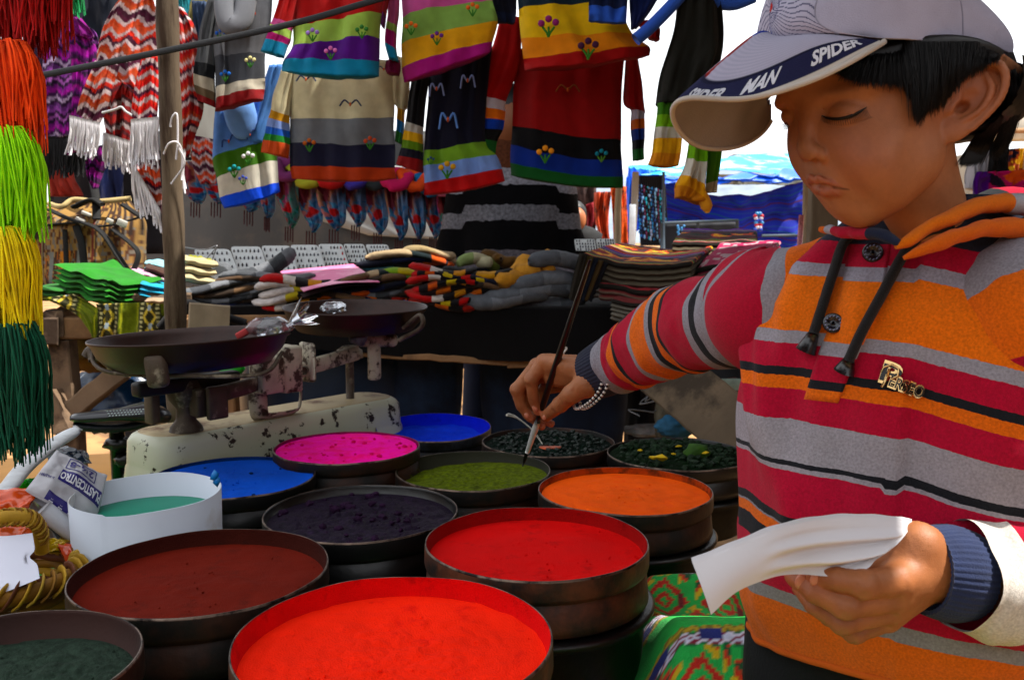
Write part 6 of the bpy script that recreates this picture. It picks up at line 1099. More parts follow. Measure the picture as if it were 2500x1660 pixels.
# orange hangings, child, bare post between the red sweater and blue stall
for i, (r, c_, lab, Y) in enumerate((([(1490, 455, 1532, 455), (1494, 520, 1530, 520), (1498, 610, 1532, 610)], '#D0580A', 'bright orange cloth hanging left of the blue stall', 6.0), ([(1452, 470, 1492, 468), (1452, 530, 1486, 530), (1470, 600, 1490, 600)], '#A03A0E', 'rust orange striped cloth behind the bare post', 6.2),
       ([(1400, 450, 1455, 450), (1405, 520, 1455, 530), (1410, 590, 1450, 600)], '#3A2A28', 'dark patterned cloth right of the striped man', 6.6), ([(1430, 500, 1460, 490), (1434, 530, 1460, 525), (1432, 560, 1455, 552)], '#7A1420', 'crimson cloth beneath a grey one beside the child', 6.4), ([(1098, 470, 1140, 470), (1100, 540, 1130, 540), (1105, 620, 1120, 620)], '#3A2026', 'dark brown cloth left of the striped man', 4.6))):
    V, F, s, uv = panel_mesh(r, Y, .06, wr=.05, seed=60 + i); o = part('hanging_cloth', V, F, mat('hd%d' % i, c_, rough=.9, var=.4, vs=14, bump=.5, bs=60, col2='#1A0E0C', c2s=9, c2t=(.5, .6))); tag(o, lab, 'cloth')
V, F = tube([at(1512, 440, 4.8), at(1508, 520, 4.8), at(1508, 610, 4.8)], .018, 8); o = part('bare_post', V, F, mat('bare_stick', '#9A8A72')); tag(o, 'bare pale stick post beside the orange cloth', 'post')
ch = thing('person', 'child with dark hair bending behind the striped man', 'person', S3(1408, 560, 5.2)[:2] + (0,)); V, F = ico(at(1400, 522, 5.2), .075, 3, (1, 1, 1.05)); part('hair', V, F, _mats['hair_far'], ch); V, F = ico(at(1406, 536, 5.15), .065, 3, (.9, 1, 1.1)); part('face', V, F, mat('skin_child', '#A0603C', rough=.5), ch); V, F = crumple(at(1420, 592, 5.2), (.12, .1, .10), 41, 3, .15); part('jacket', V, F, mat('jacket', '#0C0C0E', rough=.8), ch); V, F = tube([at(1420, 640, 5.2), (at(1420, 640, 5.2).x, 5.2, .02)], .09, 10); part('trousers', V, F, _mats['jacket'], ch)
# right edge behind the boy
for i, (r, c_, lab, Y) in enumerate((([(2382, 420, 2560, 415), (2372, 450, 2560, 450), (2375, 520, 2560, 520)], '#A8105A', 'magenta and purple patterned blanket at the right edge', 2.6), ([(2410, 345, 2452, 345), (2396, 400, 2462, 400), (2385, 440, 2470, 440)], '#08080A', 'black cloak hanging at the right edge behind the boy', 4.0), ([(2458, 365, 2560, 360), (2455, 400, 2560, 400), (2450, 430, 2560, 430)], '#8A3A1A', 'flowery orange cloth at the right edge', 4.2), ([(2380, 370, 2404, 370), (2368, 410, 2402, 410), (2360, 460, 2398, 470)], '#A8A8B0', 'pale grey cloth right behind the boy neck', 3.8))):
    V, F, s, uv = panel_mesh(r, Y, .05, wr=.03, seed=80 + i, nu=60, per=24)
    if i in (0, 2):
        n = fbm(np.stack([V[:, 0] * 28, V[:, 2] * 28, V[:, 1] * 5], -1), 7); c = np.tile(hexc(c_), (len(V), 1)); c[n > .25] = hexc('#C8500E' if i == 0 else '#C89A1E'); c[n < -.35] = hexc('#1A0C20'); 
        if i == 0: c[V[:, 0] < at(2415, 450, 2.6).x] = hexc('#4A0E7A')
        o = part('hanging_cloth', V, F, mat('woven_v'), attrs={'Col': c})
    else: o = part('hanging_cloth', V, F, mat('he%d' % i, c_, rough=.9, var=.2))
    tag(o, lab, 'cloth')
wl = thing('pale_building', 'pale rendered building edge with roof beam at the right edge', 'building', S3(2450, 360, 14)[:2] + (0,))
V, F = box((at(2560, 330, 14).x + 1.2, 15, at(2400, 288, 14).z / 2 - .3), (4.2, 2, at(2400, 345, 14).z), None, .02); part('wall', V, F, mat('plaster', '#8A8478', rough=.9, var=.2, vs=3, bump=.5, bs=12), wl)
V, F = box(at(2560, 315, 13.4), (3.0, .3, .34), None, .02); part('roof_slab', V, F, mat('pale_slab', '#B8B4A8', rough=.8), wl); V, F = tube([at(2350, 322, 13.1), at(2700, 316, 13.1)], .04, 6); part('beam', V, F, wood_tan, wl)
# far hillside town and white building behind the dark sleeve
uu, vv = np.meshgrid(np.linspace(-1, 1, 90), np.linspace(0, 1, 14), indexing='ij'); X = 120 + uu * 260; ridge = 30 * np.exp(-(uu * 1.5) ** 2) + 2.5 * fbm(np.stack([uu * 9, 0 * uu, 0 * uu], -1), 5)
P = np.stack([X, 330 + (1 - vv) * -60 + 0 * uu, ridge * vv], -1); o = part('hillside', P.reshape(-1, 3), gridf(90, 14)[:, ::-1], mat('hill_far', '#7E8894', rough=1, var=.3, vs=.12, bump=0), kind='structure')
rh_ = random.Random(2)
for i in range(30):
    x = at(1790 + i * 6, 372, 300).x; h_ = rh_.uniform(1, 2.2); zt_ = at(0, 378 + rh_.uniform(-3, 3), 300).z; V, F = box((x, 300, zt_ - h_ / 2 - .4), (rh_.uniform(1.5, 5), 3, h_ + .6)); o = part('far_house', V, F, mat('fh%d' % (i % 3), ['#9AA0A8', '#7A8088', '#6A6468'][i % 3], rough=.9)); tag(o, 'tiny grey house on the hazy ridge above the blue stall', 'house', 'houses on the hazy far ridge')
# unseen awnings added above the frame, edges placed to shape sun and shade
aw = mat('awning_cloth', '#3A3A40', rough=.9)
for i, (c_, s_, lab) in enumerate((((.40, .0, 2.25), (1.20, 1.96, .02), 'dark canvas awning roofing the dye stall above the picture'), ((1.1, 1.9, 2.3), (2.4, 1.85, .02), 'dark canvas awning between the dye stall and the sweaters'), ((.3, 3.9, 2.65), (4.8, 2.0, .02), 'dark canvas awning roofing the sweater stall'))):
    t = thing('awning', lab, 'awning', c_); n_ = 24; uu, vv = np.meshgrid(np.linspace(-.5, .5, n_), np.linspace(-.5, .5, n_), indexing='ij'); P = np.stack([c_[0] + uu * s_[0], c_[1] + vv * s_[1], c_[2] - .10 * (1 - 4 * uu ** 2) * (1 - 4 * vv ** 2) + 0 * uu], -1).reshape(-1, 3); f = gridf(n_, n_); part('canvas', np.vstack([P, P - (0, 0, .004)]), np.vstack([f, f[:, ::-1] + n_ * n_]), aw, t)
t = thing('side_awning', 'brown canvas wind screen right of the boy out of the picture', 'awning', (2.2, .6, 1.0))  # unseen screen added beyond the right edge to block sun
V, F = box((2.3, 1.6, 1.35), (.02, 5.0, 2.3)); part('canvas', V, F, mat('screen_cloth', '#7A6450', rough=.9), t)
t2_ = thing('rear_stall', 'brown cloth wall of the stall behind the photographer, out of the picture', 'stall', (-1.0, -2.2, 0)); blockc = mat('rear_cloth', '#4A382C', rough=.95, var=.3, vs=3)
V, F = box((.4, -2.6, 1.1), (6.5, .02, 2.2)); part('back_wall', V, F, blockc, t2_); V, F = box((-2.9, .2, .85), (.02, 5.0, 1.7)); part('side_wall', V, F, blockc, t2_)  # unseen walls added to block low sky light and deepen contrast
for y in (-.8, 4.0): V, F = tube([(2.3, y, 0), (2.3, y, 2.6)], .03, 8); part('post', V, F, wood_tan, t)
# ================================================================ the boy: head, cap, hair
HR = None
def _rot(y, p, r):
    cy, sy, cp, sp, cr, sr = cos(y), sin(y), cos(p), sin(p), cos(r), sin(r)
    return np.array([[cy, -sy, 0], [sy, cy, 0], [0, 0, 1]]) @ np.array([[cr, 0, sr], [0, 1, 0], [-sr, 0, cr]]) @ np.array([[1, 0, 0], [0, cp, -sp], [0, sp, cp]])
HR = _rot(radians(-61), radians(12), radians(-9)); HT = np.array([0.2403, 0.7389, 1.3449])
def h2w(X): return np.asarray(X, float) * .01 @ HR.T + HT
def rbf(src, px, sig, lam=.02):
    Wp = h2w(src); D = np.array([np.array(at(u[0], u[1], p[1])) - p for u, p in zip(px, Wp)])
    K = np.exp(-((Wp[:, None] - Wp[None]) ** 2).sum(-1) / (2 * sig * sig)); c = np.linalg.solve(K + lam * np.eye(len(K)), D)
    return lambda W: W + np.exp(-((W[:, None] - Wp[None]) ** 2).sum(-1) / (2 * sig * sig)) @ c
EO = np.array((5.35, 7.7, -.9)); EU = np.array((.64, .77, .0)); EV = np.array((-.02, .12, .99)); EV = EV - EU * (EV @ EU); EV /= np.linalg.norm(EV); EU /= np.linalg.norm(EU); EN = np.cross(EU, EV)
_e3 = lambda u, v, n=0: EO + EU * u + EV * v + EN * n
HL = [((1.45, .45, -.2), (2010, 285)), ((4.25, 1.3, .1), (2120, 262)), ((0, -1.75, -3.2), (1966, 374)), ((.55, -.8, -3.95), (1987, 393)),
      ((2.1, .2, -5.7), (2064, 458)), ((0, -1.0, -5.5), (1994, 452)), ((0, .5, -9.0), (2088, 556)),
      ((0, -.3, -.4), (1962, 285)), ((-2.1, .2, -5.7), (1970, 446)), ((-4.3, 2.0, -2.8), (1946, 350)), (tuple(_e3(0, -.4)), (2314, 262)), (tuple(_e3(2.2, 2.9)), (2424, 156)), (tuple(_e3(3.7, .8)), (2450, 222)), (tuple(_e3(.9, -3.1)), (2336, 338)),
      ((5.4, 5.5, -4.5), (2235, 400)), ((0, 17, 3.5), (2478, 200)), ((-3.4, .9, 1.2), (1914, 262))]
warp = rbf([l[0] for l in HL], [l[1] for l in HL], .045, .02)
def h2ww(X): return warp(h2w(X))
MIR = lambda p: (-p[0], p[1], p[2])
def e3(u, v, n=0): return EO + EU * u + EV * v + EN * n
UL = [(-2.25, .55, -5.75), (-1.3, -.35, -5.45), (-.45, -.92, -5.15), (0, -.95, -5.28), (.45, -.92, -5.15), (1.3, -.35, -5.45), (2.3, .6, -5.8)]
LLp = [(-2.1, .5, -5.85), (-1.1, -.28, -6.05), (0, -.62, -6.15), (1.1, -.28, -6.05), (2.1, .5, -5.85)]
SLT = [(-2.5, .35, -5.88), (-1.3, -.60, -5.74), (0, -1.10, -5.70), (1.3, -.60, -5.74), (2.35, .30, -5.86)]
def _res(pts, rad, n):
    q = spline([tuple(p) + (r,) for p, r in zip(pts, rad)], n); return [tuple(a[:3]) for a in q], [float(a[3]) for a in q]
AHX = _res([(1.55, 2.0, .35), (2.2, .9, .45), (2.15, -.3, .5), (1.7, -1.25, .45), (1.0, -1.65, .4)], [.2, .27, .26, .26, .22], 9)
HLX = _res([(.35, .05, .35), (.15, .9, .4), (.35, 1.9, .4), (1.0, 2.75, .5), (1.95, 2.9, .6), (2.85, 2.2, .65), (3.15, 1.0, .6), (2.95, -.3, .5), (2.35, -1.5, .4), (1.6, -2.5, .3)], [.24, .26, .3, .36, .38, .38, .36, .32, .3, .3], 22)
def head_sdf(P):
    f = np.float32
    d = sd_ell(P, (0, 8.4, 3.4), (6.35, 9.0, 7.6))
    d = smin(d, sd_ell(P, (0, 5.2, -1.6), (5.75, 5.35, 6.4)), 1.5)
    for s in (-1, 1):
        d = smin(d, np.linalg.norm(P - f([3.0 if s > 0 else -2.55, 2.9, -3.7]), axis=-1) - 2.7, 1.6)
        d = smin(d, sd_cap(P, (1.0 * s, 2.0, -7.2), (4.0 * s, 6.6, -4.9), 1.5, 2.0), 2.2)
        d = smin(d, sd_ell(P, (2.4 * s, 1.3, 1.7), (2.2, 1.1, .9)), 1.2)            # brow
    d = smin(d, np.linalg.norm(P - f([0, 1.35, -7.5]), axis=-1) - 1.5, .9)             # chin
    d = smin(d, sd_ell(P, (0, 1.5, -5.2), (2.7, 2.05, 1.9)), .8)                      # muzzle
    d = smin(d, sd_cap(P, (0, 8.8, -4), (-.3, 12.2, -12), 3.9, 3.1), 1.0)              # neck
    for s in (-1, 1):
        d = smax(d, -sd_ell(P, (2.85 * s, -.55, .0), (1.6, 1.15, 1.0)), .7)          # socket
    d = smin(d, sd_cap(P, (0, .35, .6), (0, -.75, -2.6), .5, .72), .8)                # nose bridge
    d = smin(d, sd_ell(P, (0, -.85, -3.15), (.95, .85, .8)), .5)
    for s in (-1, 1):
        d = smin(d, sd_ell(P, (1.0 * s, -.1, -3.35), (.68, .85, .62)), .35)
        d = smax(d, -sd_ell(P, (.56 * s, -.70, -3.98), (.34, .5, .42)), .12)
        # lids: ball, lower lid step, crease
        d = smin(d, np.linalg.norm(P - f([2.8 * s, 1.3, -.1]), axis=-1) - 1.3, .25)
        cr = [(1.5 * s, .35, .35), (2.2 * s, .0, .75), (3.1 * s, .1, .78), (4.1 * s, .85, .35)]
        d = smax(d, -sd_chain(P, cr, [.07] * 4, .05), .14)
        lo = [(1.45 * s, .42, -.32), (2.1 * s, .1, -.72), (3.0 * s, .12, -.72), (3.9 * s, .75, -.28), (4.35 * s, 1.35, .12)]
        d = smax(d, -sd_chain(P, lo, [.05, .1, .11, .09, .04], .05), .1)
        # nasolabial hollow, mouth corner dimple
        d = smax(d, -sd_ell(P, (2.75 * s, -.15, -5.95), (.4, .45, .6)), .55)
    d = smax(d, -sd_cap(P, (0, -1.05, -4.3), (0, -1.15, -4.9), .18, .22), .25)          # philtrum
    d = smin(d, sd_chain(P, UL, [.08, .2, .26, .22, .26, .2, .08], .25), .22)
    d = smin(d, sd_chain(P, LLp, [.08, .26, .33, .26, .08], .25), .25)
    d = smax(d, -sd_chain(P, SLT, [.03, .08, .09, .08, .03], .05), .05)
    d = smax(d, -sd_ell(P, (0, -1.05, -6.95), (1.3, .55, .35)), .5)
    d = smax(d, P[..., 2] - (4.3 - .11 * np.clip(P[..., 1] - 3, 0, 20)), .4)
    # ears
    for s in (-1, 1):
        Q = P * f([s, 1, 1]); q = Q - EO.astype(f); u = q @ EU.astype(f); v = q @ EV.astype(f); n = q @ EN.astype(f); E3 = np.stack([u / f(1.16), v, n], -1)
        e = sd_ell(E3, (1.35, .25, 0.1), (1.75, 2.75, .42)); e = smin(e, sd_ell(E3, (.5, -.3, -.9), (1.3, 2.3, 1.1)), .5)
        e = smin(e, sd_ell(E3, (.75, -2.25, .1), (.95, 1.05, .42)), .4)
        e = smax(e, -sd_ell(E3, (1.0, -.35, .85), (1.1, 1.35, .75)), .25)
        e = smax(e, -sd_ell(E3, (1.9, 1.2, .75), (.9, 1.5, .42)), .2)
        e = smin(e, sd_chain(E3, AHX[0], AHX[1], .1), .2)
        e = smin(e, sd_chain(E3, HLX[0], HLX[1], .1), .18)
        e = smin(e, sd_ell(E3, (.12, -.45, .35), (.38, .55, .35)), .25)
        e = smax(e, -sd_ell(E3, (.75, -.55, .3), (.42, .5, .9)), .2)
        d = smin(d, e, .3)
    return d
XH = None
def build_head():
    V, F = nets(head_sdf, (-8.6, -2.6, -13.5), (9.6, 17.6, 11.2), .125)
    P = V
    lip = np.minimum(sd_chain(P, UL, [.08, .2, .26, .22, .26, .2, .08], .25), sd_chain(P, LLp, [.08, .26, .33, .26, .08], .25))
    kl = 1 - sstep(.0, .16, lip); slt = 1 - sstep(.0, .10, sd_chain(P, SLT, [.03, .08, .09, .08, .03], .05))
    base = np.array(hexc('#9A6444')); red = np.array(hexc('#925038')); lc = np.array(hexc('#98503E')); dk = np.array(hexc('#7A4020'))
    ck = np.exp(-((P - (3.6, 1, -3.6)) ** 2).sum(1) / 6) * .5
    er = np.exp(-(((P - e3(1.5, 0)) ** 2).sum(1)) / 9) * .55
    col = base + (red - base) * np.clip(ck + er, 0, 1)[:, None]
    col = col + (lc - col) * (kl * .55)[:, None]
    col = col + (np.array(hexc('#3A1810')) - col) * (slt * .9)[:, None]
    br = np.exp(-(((P - (2.9, .2, 1.9)) / (1.7, 3, .42)) ** 2).sum(1)) * .55  # soft dark patch paints the shade at the brow
    col = col + (dk * .35 - col) * br[:, None]
    col = col * (1 + .07 * fbm(P * 1.3, 3))[:, None]
    return h2ww(P), F, col
from mathutils.bvhtree import BVHTree
boy = thing('person', 'boy in a white cap and striped hoodie dipping a brush, holding paper', 'person', (.385, .86, 0))
CAMP = Vector((0, 0, CAMZ))
def bvh(V, F): return BVHTree.FromPolygons([tuple(v) for v in V], [tuple(int(i) for i in f) for f in F])
def hit(tree, px, py, off=0., fb=None):
    d = (at(px, py, 1.) - CAMP).normalized(); r = tree.ray_cast(CAMP, d)
    if r[0] is None:
        if fb is None: n = tree.find_nearest(at(px, py, .8)); return np.array(n[0] + n[1] * off)
        return np.array(at(px, py, fb))
    return np.array(r[0] - d * off)
def polymask(px, py, poly):
    r = np.zeros(len(px), bool); n = len(poly)
    for i in range(n):
        x1, y1 = poly[i]; x2, y2 = poly[(i + 1) % n]; c = ((y1 > py) != (y2 > py)) & (px < (x2 - x1) * (py - y1) / (y2 - y1 + 1e-9) + x1); r ^= c
    return r
def project(V):
    d = V - np.array([0, 0, CAMZ]); c = d[:, 1] * cos(PITCH) - d[:, 2] * sin(PITCH); u = d[:, 1] * sin(PITCH) + d[:, 2] * cos(PITCH); return PCX + FL * d[:, 0] / c, PCY - FL * u / c
# ---- hands
def w3(*p): return tuple(at(*p))
RH = dict(x=((1405, 918, 1.24), (1348, 925, 1.262)), w=w3(1462, 905, 1.215), f=[
    ([(1328, 884, 1.262), (1297, 926, 1.262), (1302, 968, 1.268), (1312, 1003, 1.276)], [.0115, .0100, .0086, .0072]),
    ([(1312, 894, 1.280), (1262, 951, 1.284), (1273, 990, 1.287), (1295, 1020, 1.289)], [.0118, .0102, .0086, .0072]),
    ([(1312, 915, 1.296), (1272, 968, 1.306), (1290, 1012, 1.306), (1322, 1040, 1.300)], [.0112, .0096, .0080, .0066]),
    ([(1335, 945, 1.306), (1296, 988, 1.316), (1318, 1022, 1.312), (1345, 1034, 1.304)], [.0100, .0082, .0070, .0060])],
    t=([(1432, 938, 1.205), (1396, 962, 1.212), (1367, 988, 1.232), (1334, 1015, 1.268)], [.0170, .0130, .0108, .0082]))
LH = dict(w=w3(2275, 1385, .685), f=[
    ([(2190, 1418, .655), (2108, 1426, .638), (2044, 1414, .642), (1990, 1404, .652)], [.0125, .0108, .0094, .0080]),
    ([(2186, 1452, .660), (2066, 1478, .642), (1988, 1444, .650), (1938, 1406, .664)], [.0125, .0106, .0090, .0076]),
    ([(2176, 1482, .667), (2058, 1517, .654), (1990, 1476, .664), (1955, 1436, .678)], [.0118, .0098, .0084, .0072]),
    ([(2166, 1506, .676), (2086, 1543, .672), (2022, 1502, .678), (1985, 1466, .688)], [.0108, .0086, .0074, .0064])],
    t=([(2240, 1335, .678), (2180, 1362, .680), (2120, 1378, .684), (2070, 1388, .690)], [.0185, .0140, .0110, .0085]))
def hand_mesh(H, arm, ra, h=.0016):
    W = np.array(H['w']); fs = [([w3(*p) for p in f[0]], [f[1][0]] + [q_ * .93 for q_ in f[1][1:]]) for f in H['f']]; th = ([w3(*p) for p in H['t'][0]], H['t'][1])
    def sd(P):
        d = sd_cap(P, arm, W, ra, .0225); pal = None
        for f, r in fs:
            e = sd_cap(P, W, f[0], .0195, r[0] + .001); pal = e if pal is None else smin(pal, e, .006)
        d = smin(d, pal, .010)
        for f, r in fs: d = smin(d, sd_chain(P, f, r, .0025), .0007)
        if 'x' in H: d = smin(d, sd_cap(P, w3(*H['x'][0]), w3(*H['x'][1]), .013, .011), .008)
        d = smin(d, sd_cap(P, W, th[0][0], .019, th[1][0]), .012); d = smin(d, sd_chain(P, th[0], th[1], .004), .006)
        for i, (f, r) in enumerate(fs):                       # knuckle dimples and joint creases
            d = smin(d, np.linalg.norm(P - np.array(f[1], np.float32), axis=-1) - r[1] * 1.06, .003)
        return d
    allp = np.array([W] + [p for f, _ in fs for p in f] + th[0]); lo = allp.min(0) - .026; hi = allp.max(0) + .026
    lo = np.minimum(lo, np.array(arm) - .0); hi = np.maximum(hi, np.array(arm) + .0)
    V, F = nets(sd, lo - .004, hi + .004, h)
    V = V + (.00022 * hnoise(V * 700, 3) + .0004 * hnoise(V * 160, 4))[:, None]
    kn = np.zeros(len(V)); tipd = np.zeros(len(V))
    for f, r in fs + [th]:
        for p in f[1:3]: kn += np.exp(-((V - np.array(p)) ** 2).sum(1) / (.009 ** 2))
        tipd += np.exp(-((V - np.array(f[-1])) ** 2).sum(1) / (.010 ** 2))
    base = np.array(hexc('#96603F')); col = base + (np.array(hexc('#74402A')) - base) * np.clip(kn * .8, 0, 1)[:, None]; col = col + (np.array(hexc('#A85A44')) - col) * np.clip(tipd * .6, 0, 1)[:, None]
    col = col * (1 + .12 * fbm(V * 60, 5))[:, None]
    return V, F, col
def clipmesh(V, F, keep):
    idx = -np.ones(len(V), int); idx[keep] = np.arange(keep.sum()); F = np.asarray(F); m = keep[F].all(1); return V[keep], idx[F[m]]
hv, hf, hc = build_head(); head_tree = bvh(hv, hf)
px_, py_ = project(hv); Lh = (( hv - HT) @ HR) * 100
hairpoly = [(1990, -50), (1995, 180), (2048, 180), (2073, 196), (2116, 200), (2170, 206), (2206, 207), (2228, 232), (2240, 285), (2256, 268), (2284, 264), (2300, 245), (2315, 238), (2332, 212), (2350, 194), (2378, 176), (2400, 165), (2440, 140), (2520, 60), (2520, -50)]
hm = (polymask(px_, py_, hairpoly) & (Lh[:, 0] > -1)) | ((Lh[:, 1] > 11.5) & (Lh[:, 2] > -3.2) & (np.abs(Lh[:, 0]) < 6.6)) | ((Lh[:, 1] > 8.5) & (Lh[:, 2] > .8) & (np.abs(Lh[:, 0]) < 6.0)) | ((Lh[:, 1] > 6) & (Lh[:, 2] > 2.6) & (np.abs(Lh[:, 0]) < 7.5) & (py_ < 150))
hc[hm] = hexc('#0C0A0A')
ra_, fa_, ca_ = hand_mesh(RH, w3(1530, 868, 1.19), .027); la_, lf_, lc_ = hand_mesh(LH, w3(2420, 1400, .70), .030)
# hidden arms and trunk make it one body under the clothes
tk, tf = tube([w3(1520, 872, 1.195), w3(1690, 800, 1.07), (.30, .91, 1.17), (.41, .845, 1.20), (.50, .79, 1.17), w3(2600, 1230, .72), w3(2420, 1398, .70)], [.024, .032, .036, .05, .036, .032, .027], 16)
t2, tf2 = tube([(.385, .86, .95), (.385, .86, 1.05), (.37, .83, 1.22), tuple(h2ww(np.array([[0, 11.6, -11]]))[0])], [.09, .08, .045, .030], 16)
Vb = np.vstack([hv, ra_, la_, tk, t2]); n0 = [0, len(hv), len(hv) + len(ra_), len(hv) + len(ra_) + len(la_), len(hv) + len(ra_) + len(la_) + len(tk)]
Fb = [tuple(f) for f in hf] + [tuple(f + n0[1]) for f in np.asarray(ra_ is None or fa_)] + [tuple(f + n0[2]) for f in np.asarray(lf_)] + [tuple(i + n0[3] for i in f) for f in tf] + [tuple(i + n0[4] for i in f) for f in tf2]
cb = np.vstack([hc, ca_, lc_, np.tile(hexc('#A0603A'), (len(tk) + len(t2), 1))])
skin = mat('skin', rough=.5, var=.06, vs=300, bump=.22, bs=1100, vcol=True, sss=.10, spec=.35)
body = part('body', Vb, Fb, skin, boy, attrs={'Col': cb})
# nails
nail = mat('nail', '#B87860', rough=.3, spec=.5)
def nailp(px, py, Y, s_, rot, tree, tilt=0):
    p = hit(tree, px, py, -.0003); V, F = ico((0, 0, 0), 1, 2); V = V * (.0040 * s_, .0016, .0058 * s_); V = V @ np.array(Matrix.Rotation(rot, 3, 'Y')).T + p; part('nail', V, F, nail, body)
rt, lt_ = bvh(ra_, fa_), bvh(la_, lf_)
nailp(1306, 996, 0, .95, -.35, rt); nailp(1286, 1014, 0, .9, -.5, rt); nailp(1955, 1418, 0, 1.1, .3, lt_); nailp(1992, 1412, 0, 1.05, .5, lt_); nailp(1330, 1018, 0, .8, .5, rt)
# lashes, brows
lash = mat('lash', '#0A0706', rough=.5)
def on_head(P, off): return np.array([hit(head_tree, x, y, off) for x, y in P])
ep = spline([(2006, 283), (2024, 290), (2050, 291), (2080, 283), (2100, 273), (2116, 262)], 30)
V, F = tube(on_head(ep, .0007), np.interp(np.linspace(0, 1, 30), [0, .3, .75, 1], [.0004, .0015, .0014, .0003]), 8, flat=.8); el = part('eyelash', V, F, lash, body)
Vs = []
for i in range(64):
    u = (i + .5) / 64; j = u * 29; x, y = ep[int(j)] if u < 1 else ep[-1]; a = 1.15 - u * 1.35; p = hit(head_tree, x, y, .001); l_ = .0048 + .004 * u
    q = p + np.array((-sin(1.0 - u * 1.8) * .35 * l_, -.55 * l_, -.85 * l_)); e_ = q + np.array((-sin(1.0 - u * 1.8) * .35 * l_, -.6 * l_, -.15 * l_)) * .6; Vs.append(tube([p, (p + q) / 2 + (0, -.0002, -.0006), q, e_], [.00022, .0002, .00015, .00006], 3))
V, F = join(*Vs); part('lash_hairs', V, F, lash, body, kind='stuff')
Vs = []
for i in range(9):
    f = i / 8; p = np.array(at(1921 + 7 * f, 298 + 12 * f, .755)); Vs.append(tube([p, p + (-.003, -.002, -.002), p + (-.0065, -.003, -.0035)], [.0003, .00022, .00008], 3))
V, F = join(*Vs); part('lash_hairs', V, F, lash, body, kind='stuff')
# ---- hair
hairm = mat('black_hair', '#070607', rough=.45, var=.3, vs=200, bump=0, spec=.3)
def strands(guides, n, off, lift, rad, seed, jit=4, nm='hair', tree=None):
    tree = tree or head_tree
    rr = random.Random(seed); Vs = []; G_ = [spline(g, 8) for g in guides]; m = len(G_)
    for k in range(n):
        u = rr.uniform(0, m - 1.001); i = int(u); f = u - i; g = G_[i] * (1 - f) + G_[i + 1] * f; jx, jy = rr.gauss(0, jit), rr.gauss(0, jit * .8); ln = rr.choice((1.0, 1.03, .98, .9, .8)) * rr.uniform(.96, 1.04); P_ = []
        o_ = off + rr.uniform(0, lift)
        for j in range(8):
            s = j / 7 * ln; a = min(6, int(s * 7)); b = s * 7 - a; q = g[a] + (g[min(7, a + 1)] - g[a]) * b; w_ = sin(s * pi * .6)
            if len(q) == 3: P_.append(np.array(at(q[0] + jx * (.4 + s), q[1] + jy * .3, q[2] - rr.uniform(0, .002))))
            else: P_.append(hit(tree, q[0] + jx * (.5 + .6 * s), max(q[1] + jy * .4, 102.), o_ * (.5 + w_ * .8), .80))
        P_ = np.array(P_); P_[1:-1] = (P_[:-2] + P_[1:-1] * 2 + P_[2:]) / 4; P_[1:-1] = (P_[:-2] + P_[1:-1] * 2 + P_[2:]) / 4
        Vs.append(tube(P_, np.array([1, 1, 1, .95, .85, .7, .5, .15]) * rad * rr.uniform(.7, 1.2), 4, caps=False))
    V, F = join(*Vs); return part(nm, V, F, hairm, body, kind='stuff')
side = [[(2085, 140), (2062, 165), (2040, 182)], [(2120, 100), (2092, 150), (2070, 203)], [(2150, 95), (2130, 150), (2112, 210)], [(2175, 88), (2160, 150), (2160, 216)], [(2195, 85), (2195, 150), (2206, 216)], [(2205, 85), (2215, 160), (2232, 246)], [(2218, 85), (2230, 180), (2240, 292)],
        [(2235, 85), (2244, 190), (2246, 302)], [(2255, 85), (2262, 180), (2262, 276)], [(2280, 88), (2290, 180), (2288, 274)], [(2308, 90), (2312, 160), (2306, 252)], [(2335, 92), (2336, 150), (2328, 226)], [(2362, 95), (2360, 140), (2350, 200)], [(2388, 98), (2386, 130), (2380, 184)], [(2412, 102), (2412, 125), (2405, 166)], [(2440, 105), (2445, 125), (2436, 150)]]
_hf = np.asarray(hf); _m = (hm & (Lh[:, 2] < 4.25))[_hf].all(1); _hf = _hf[_m]; _u = np.unique(_hf); _mp = -np.ones(len(hv), int); _mp[_u] = np.arange(len(_u))
_fn = np.cross(hv[_hf[:, 1]] - hv[_hf[:, 0]], hv[_hf[:, 2]] - hv[_hf[:, 0]]); _vn = np.zeros_like(hv)
for _k in range(4): np.add.at(_vn, _hf[:, _k], _fn)
_vn = _vn[_u]; _vn /= np.linalg.norm(_vn, axis=1)[:, None] + 1e-12
part('hair_base', hv[_u] + _vn * .0022, _mp[_hf], hairm, body)
strands(side, 2600, .003, .006, .00036, 1, 6)
strands(side, 260, .009, .004, .0003, 8, 12)
back = [[(2450, 116), (2474, 175), (2476, 245), (2456, 315), (2428, 372)], [(2462, 116), (2484, 185), (2484, 260), (2464, 330), (2440, 380)]]
nape = [[(2446, 285), (2425, 330), (2392, 396)], [(2428, 300), (2400, 350), (2370, 402)], [(2404, 322), (2378, 362), (2352, 404)], [(2385, 330), (2366, 365), (2346, 398)]]
def shell(P): d = sd_ell(P, (0, 8.5, 3.0), (6.7, 9.2, 7.2)); d = smax(d, -(P[..., 1] - 5.2 + (P[..., 2] - 3.5) * -.75), .4); return smax(d, -(P[..., 2] + 3.6), .5)
V, F = nets(shell, (-8, -2, -5), (8, 19, 6.5), .3); pxs, pys = None, None; V = h2ww(V)
ear_keep = True
_lv = (V - HT) @ HR * 100; back_m = (_lv[:, 1] > 12.5) & (_lv[:, 2] < 3.0); V = warp(V); Vk, Fk = clipmesh(V, F, back_m); Vk = Vk + .0012 * fbm(Vk * (60, 60, 20), 4)[:, None]; part('hair_mass', Vk, Fk, hairm, body)
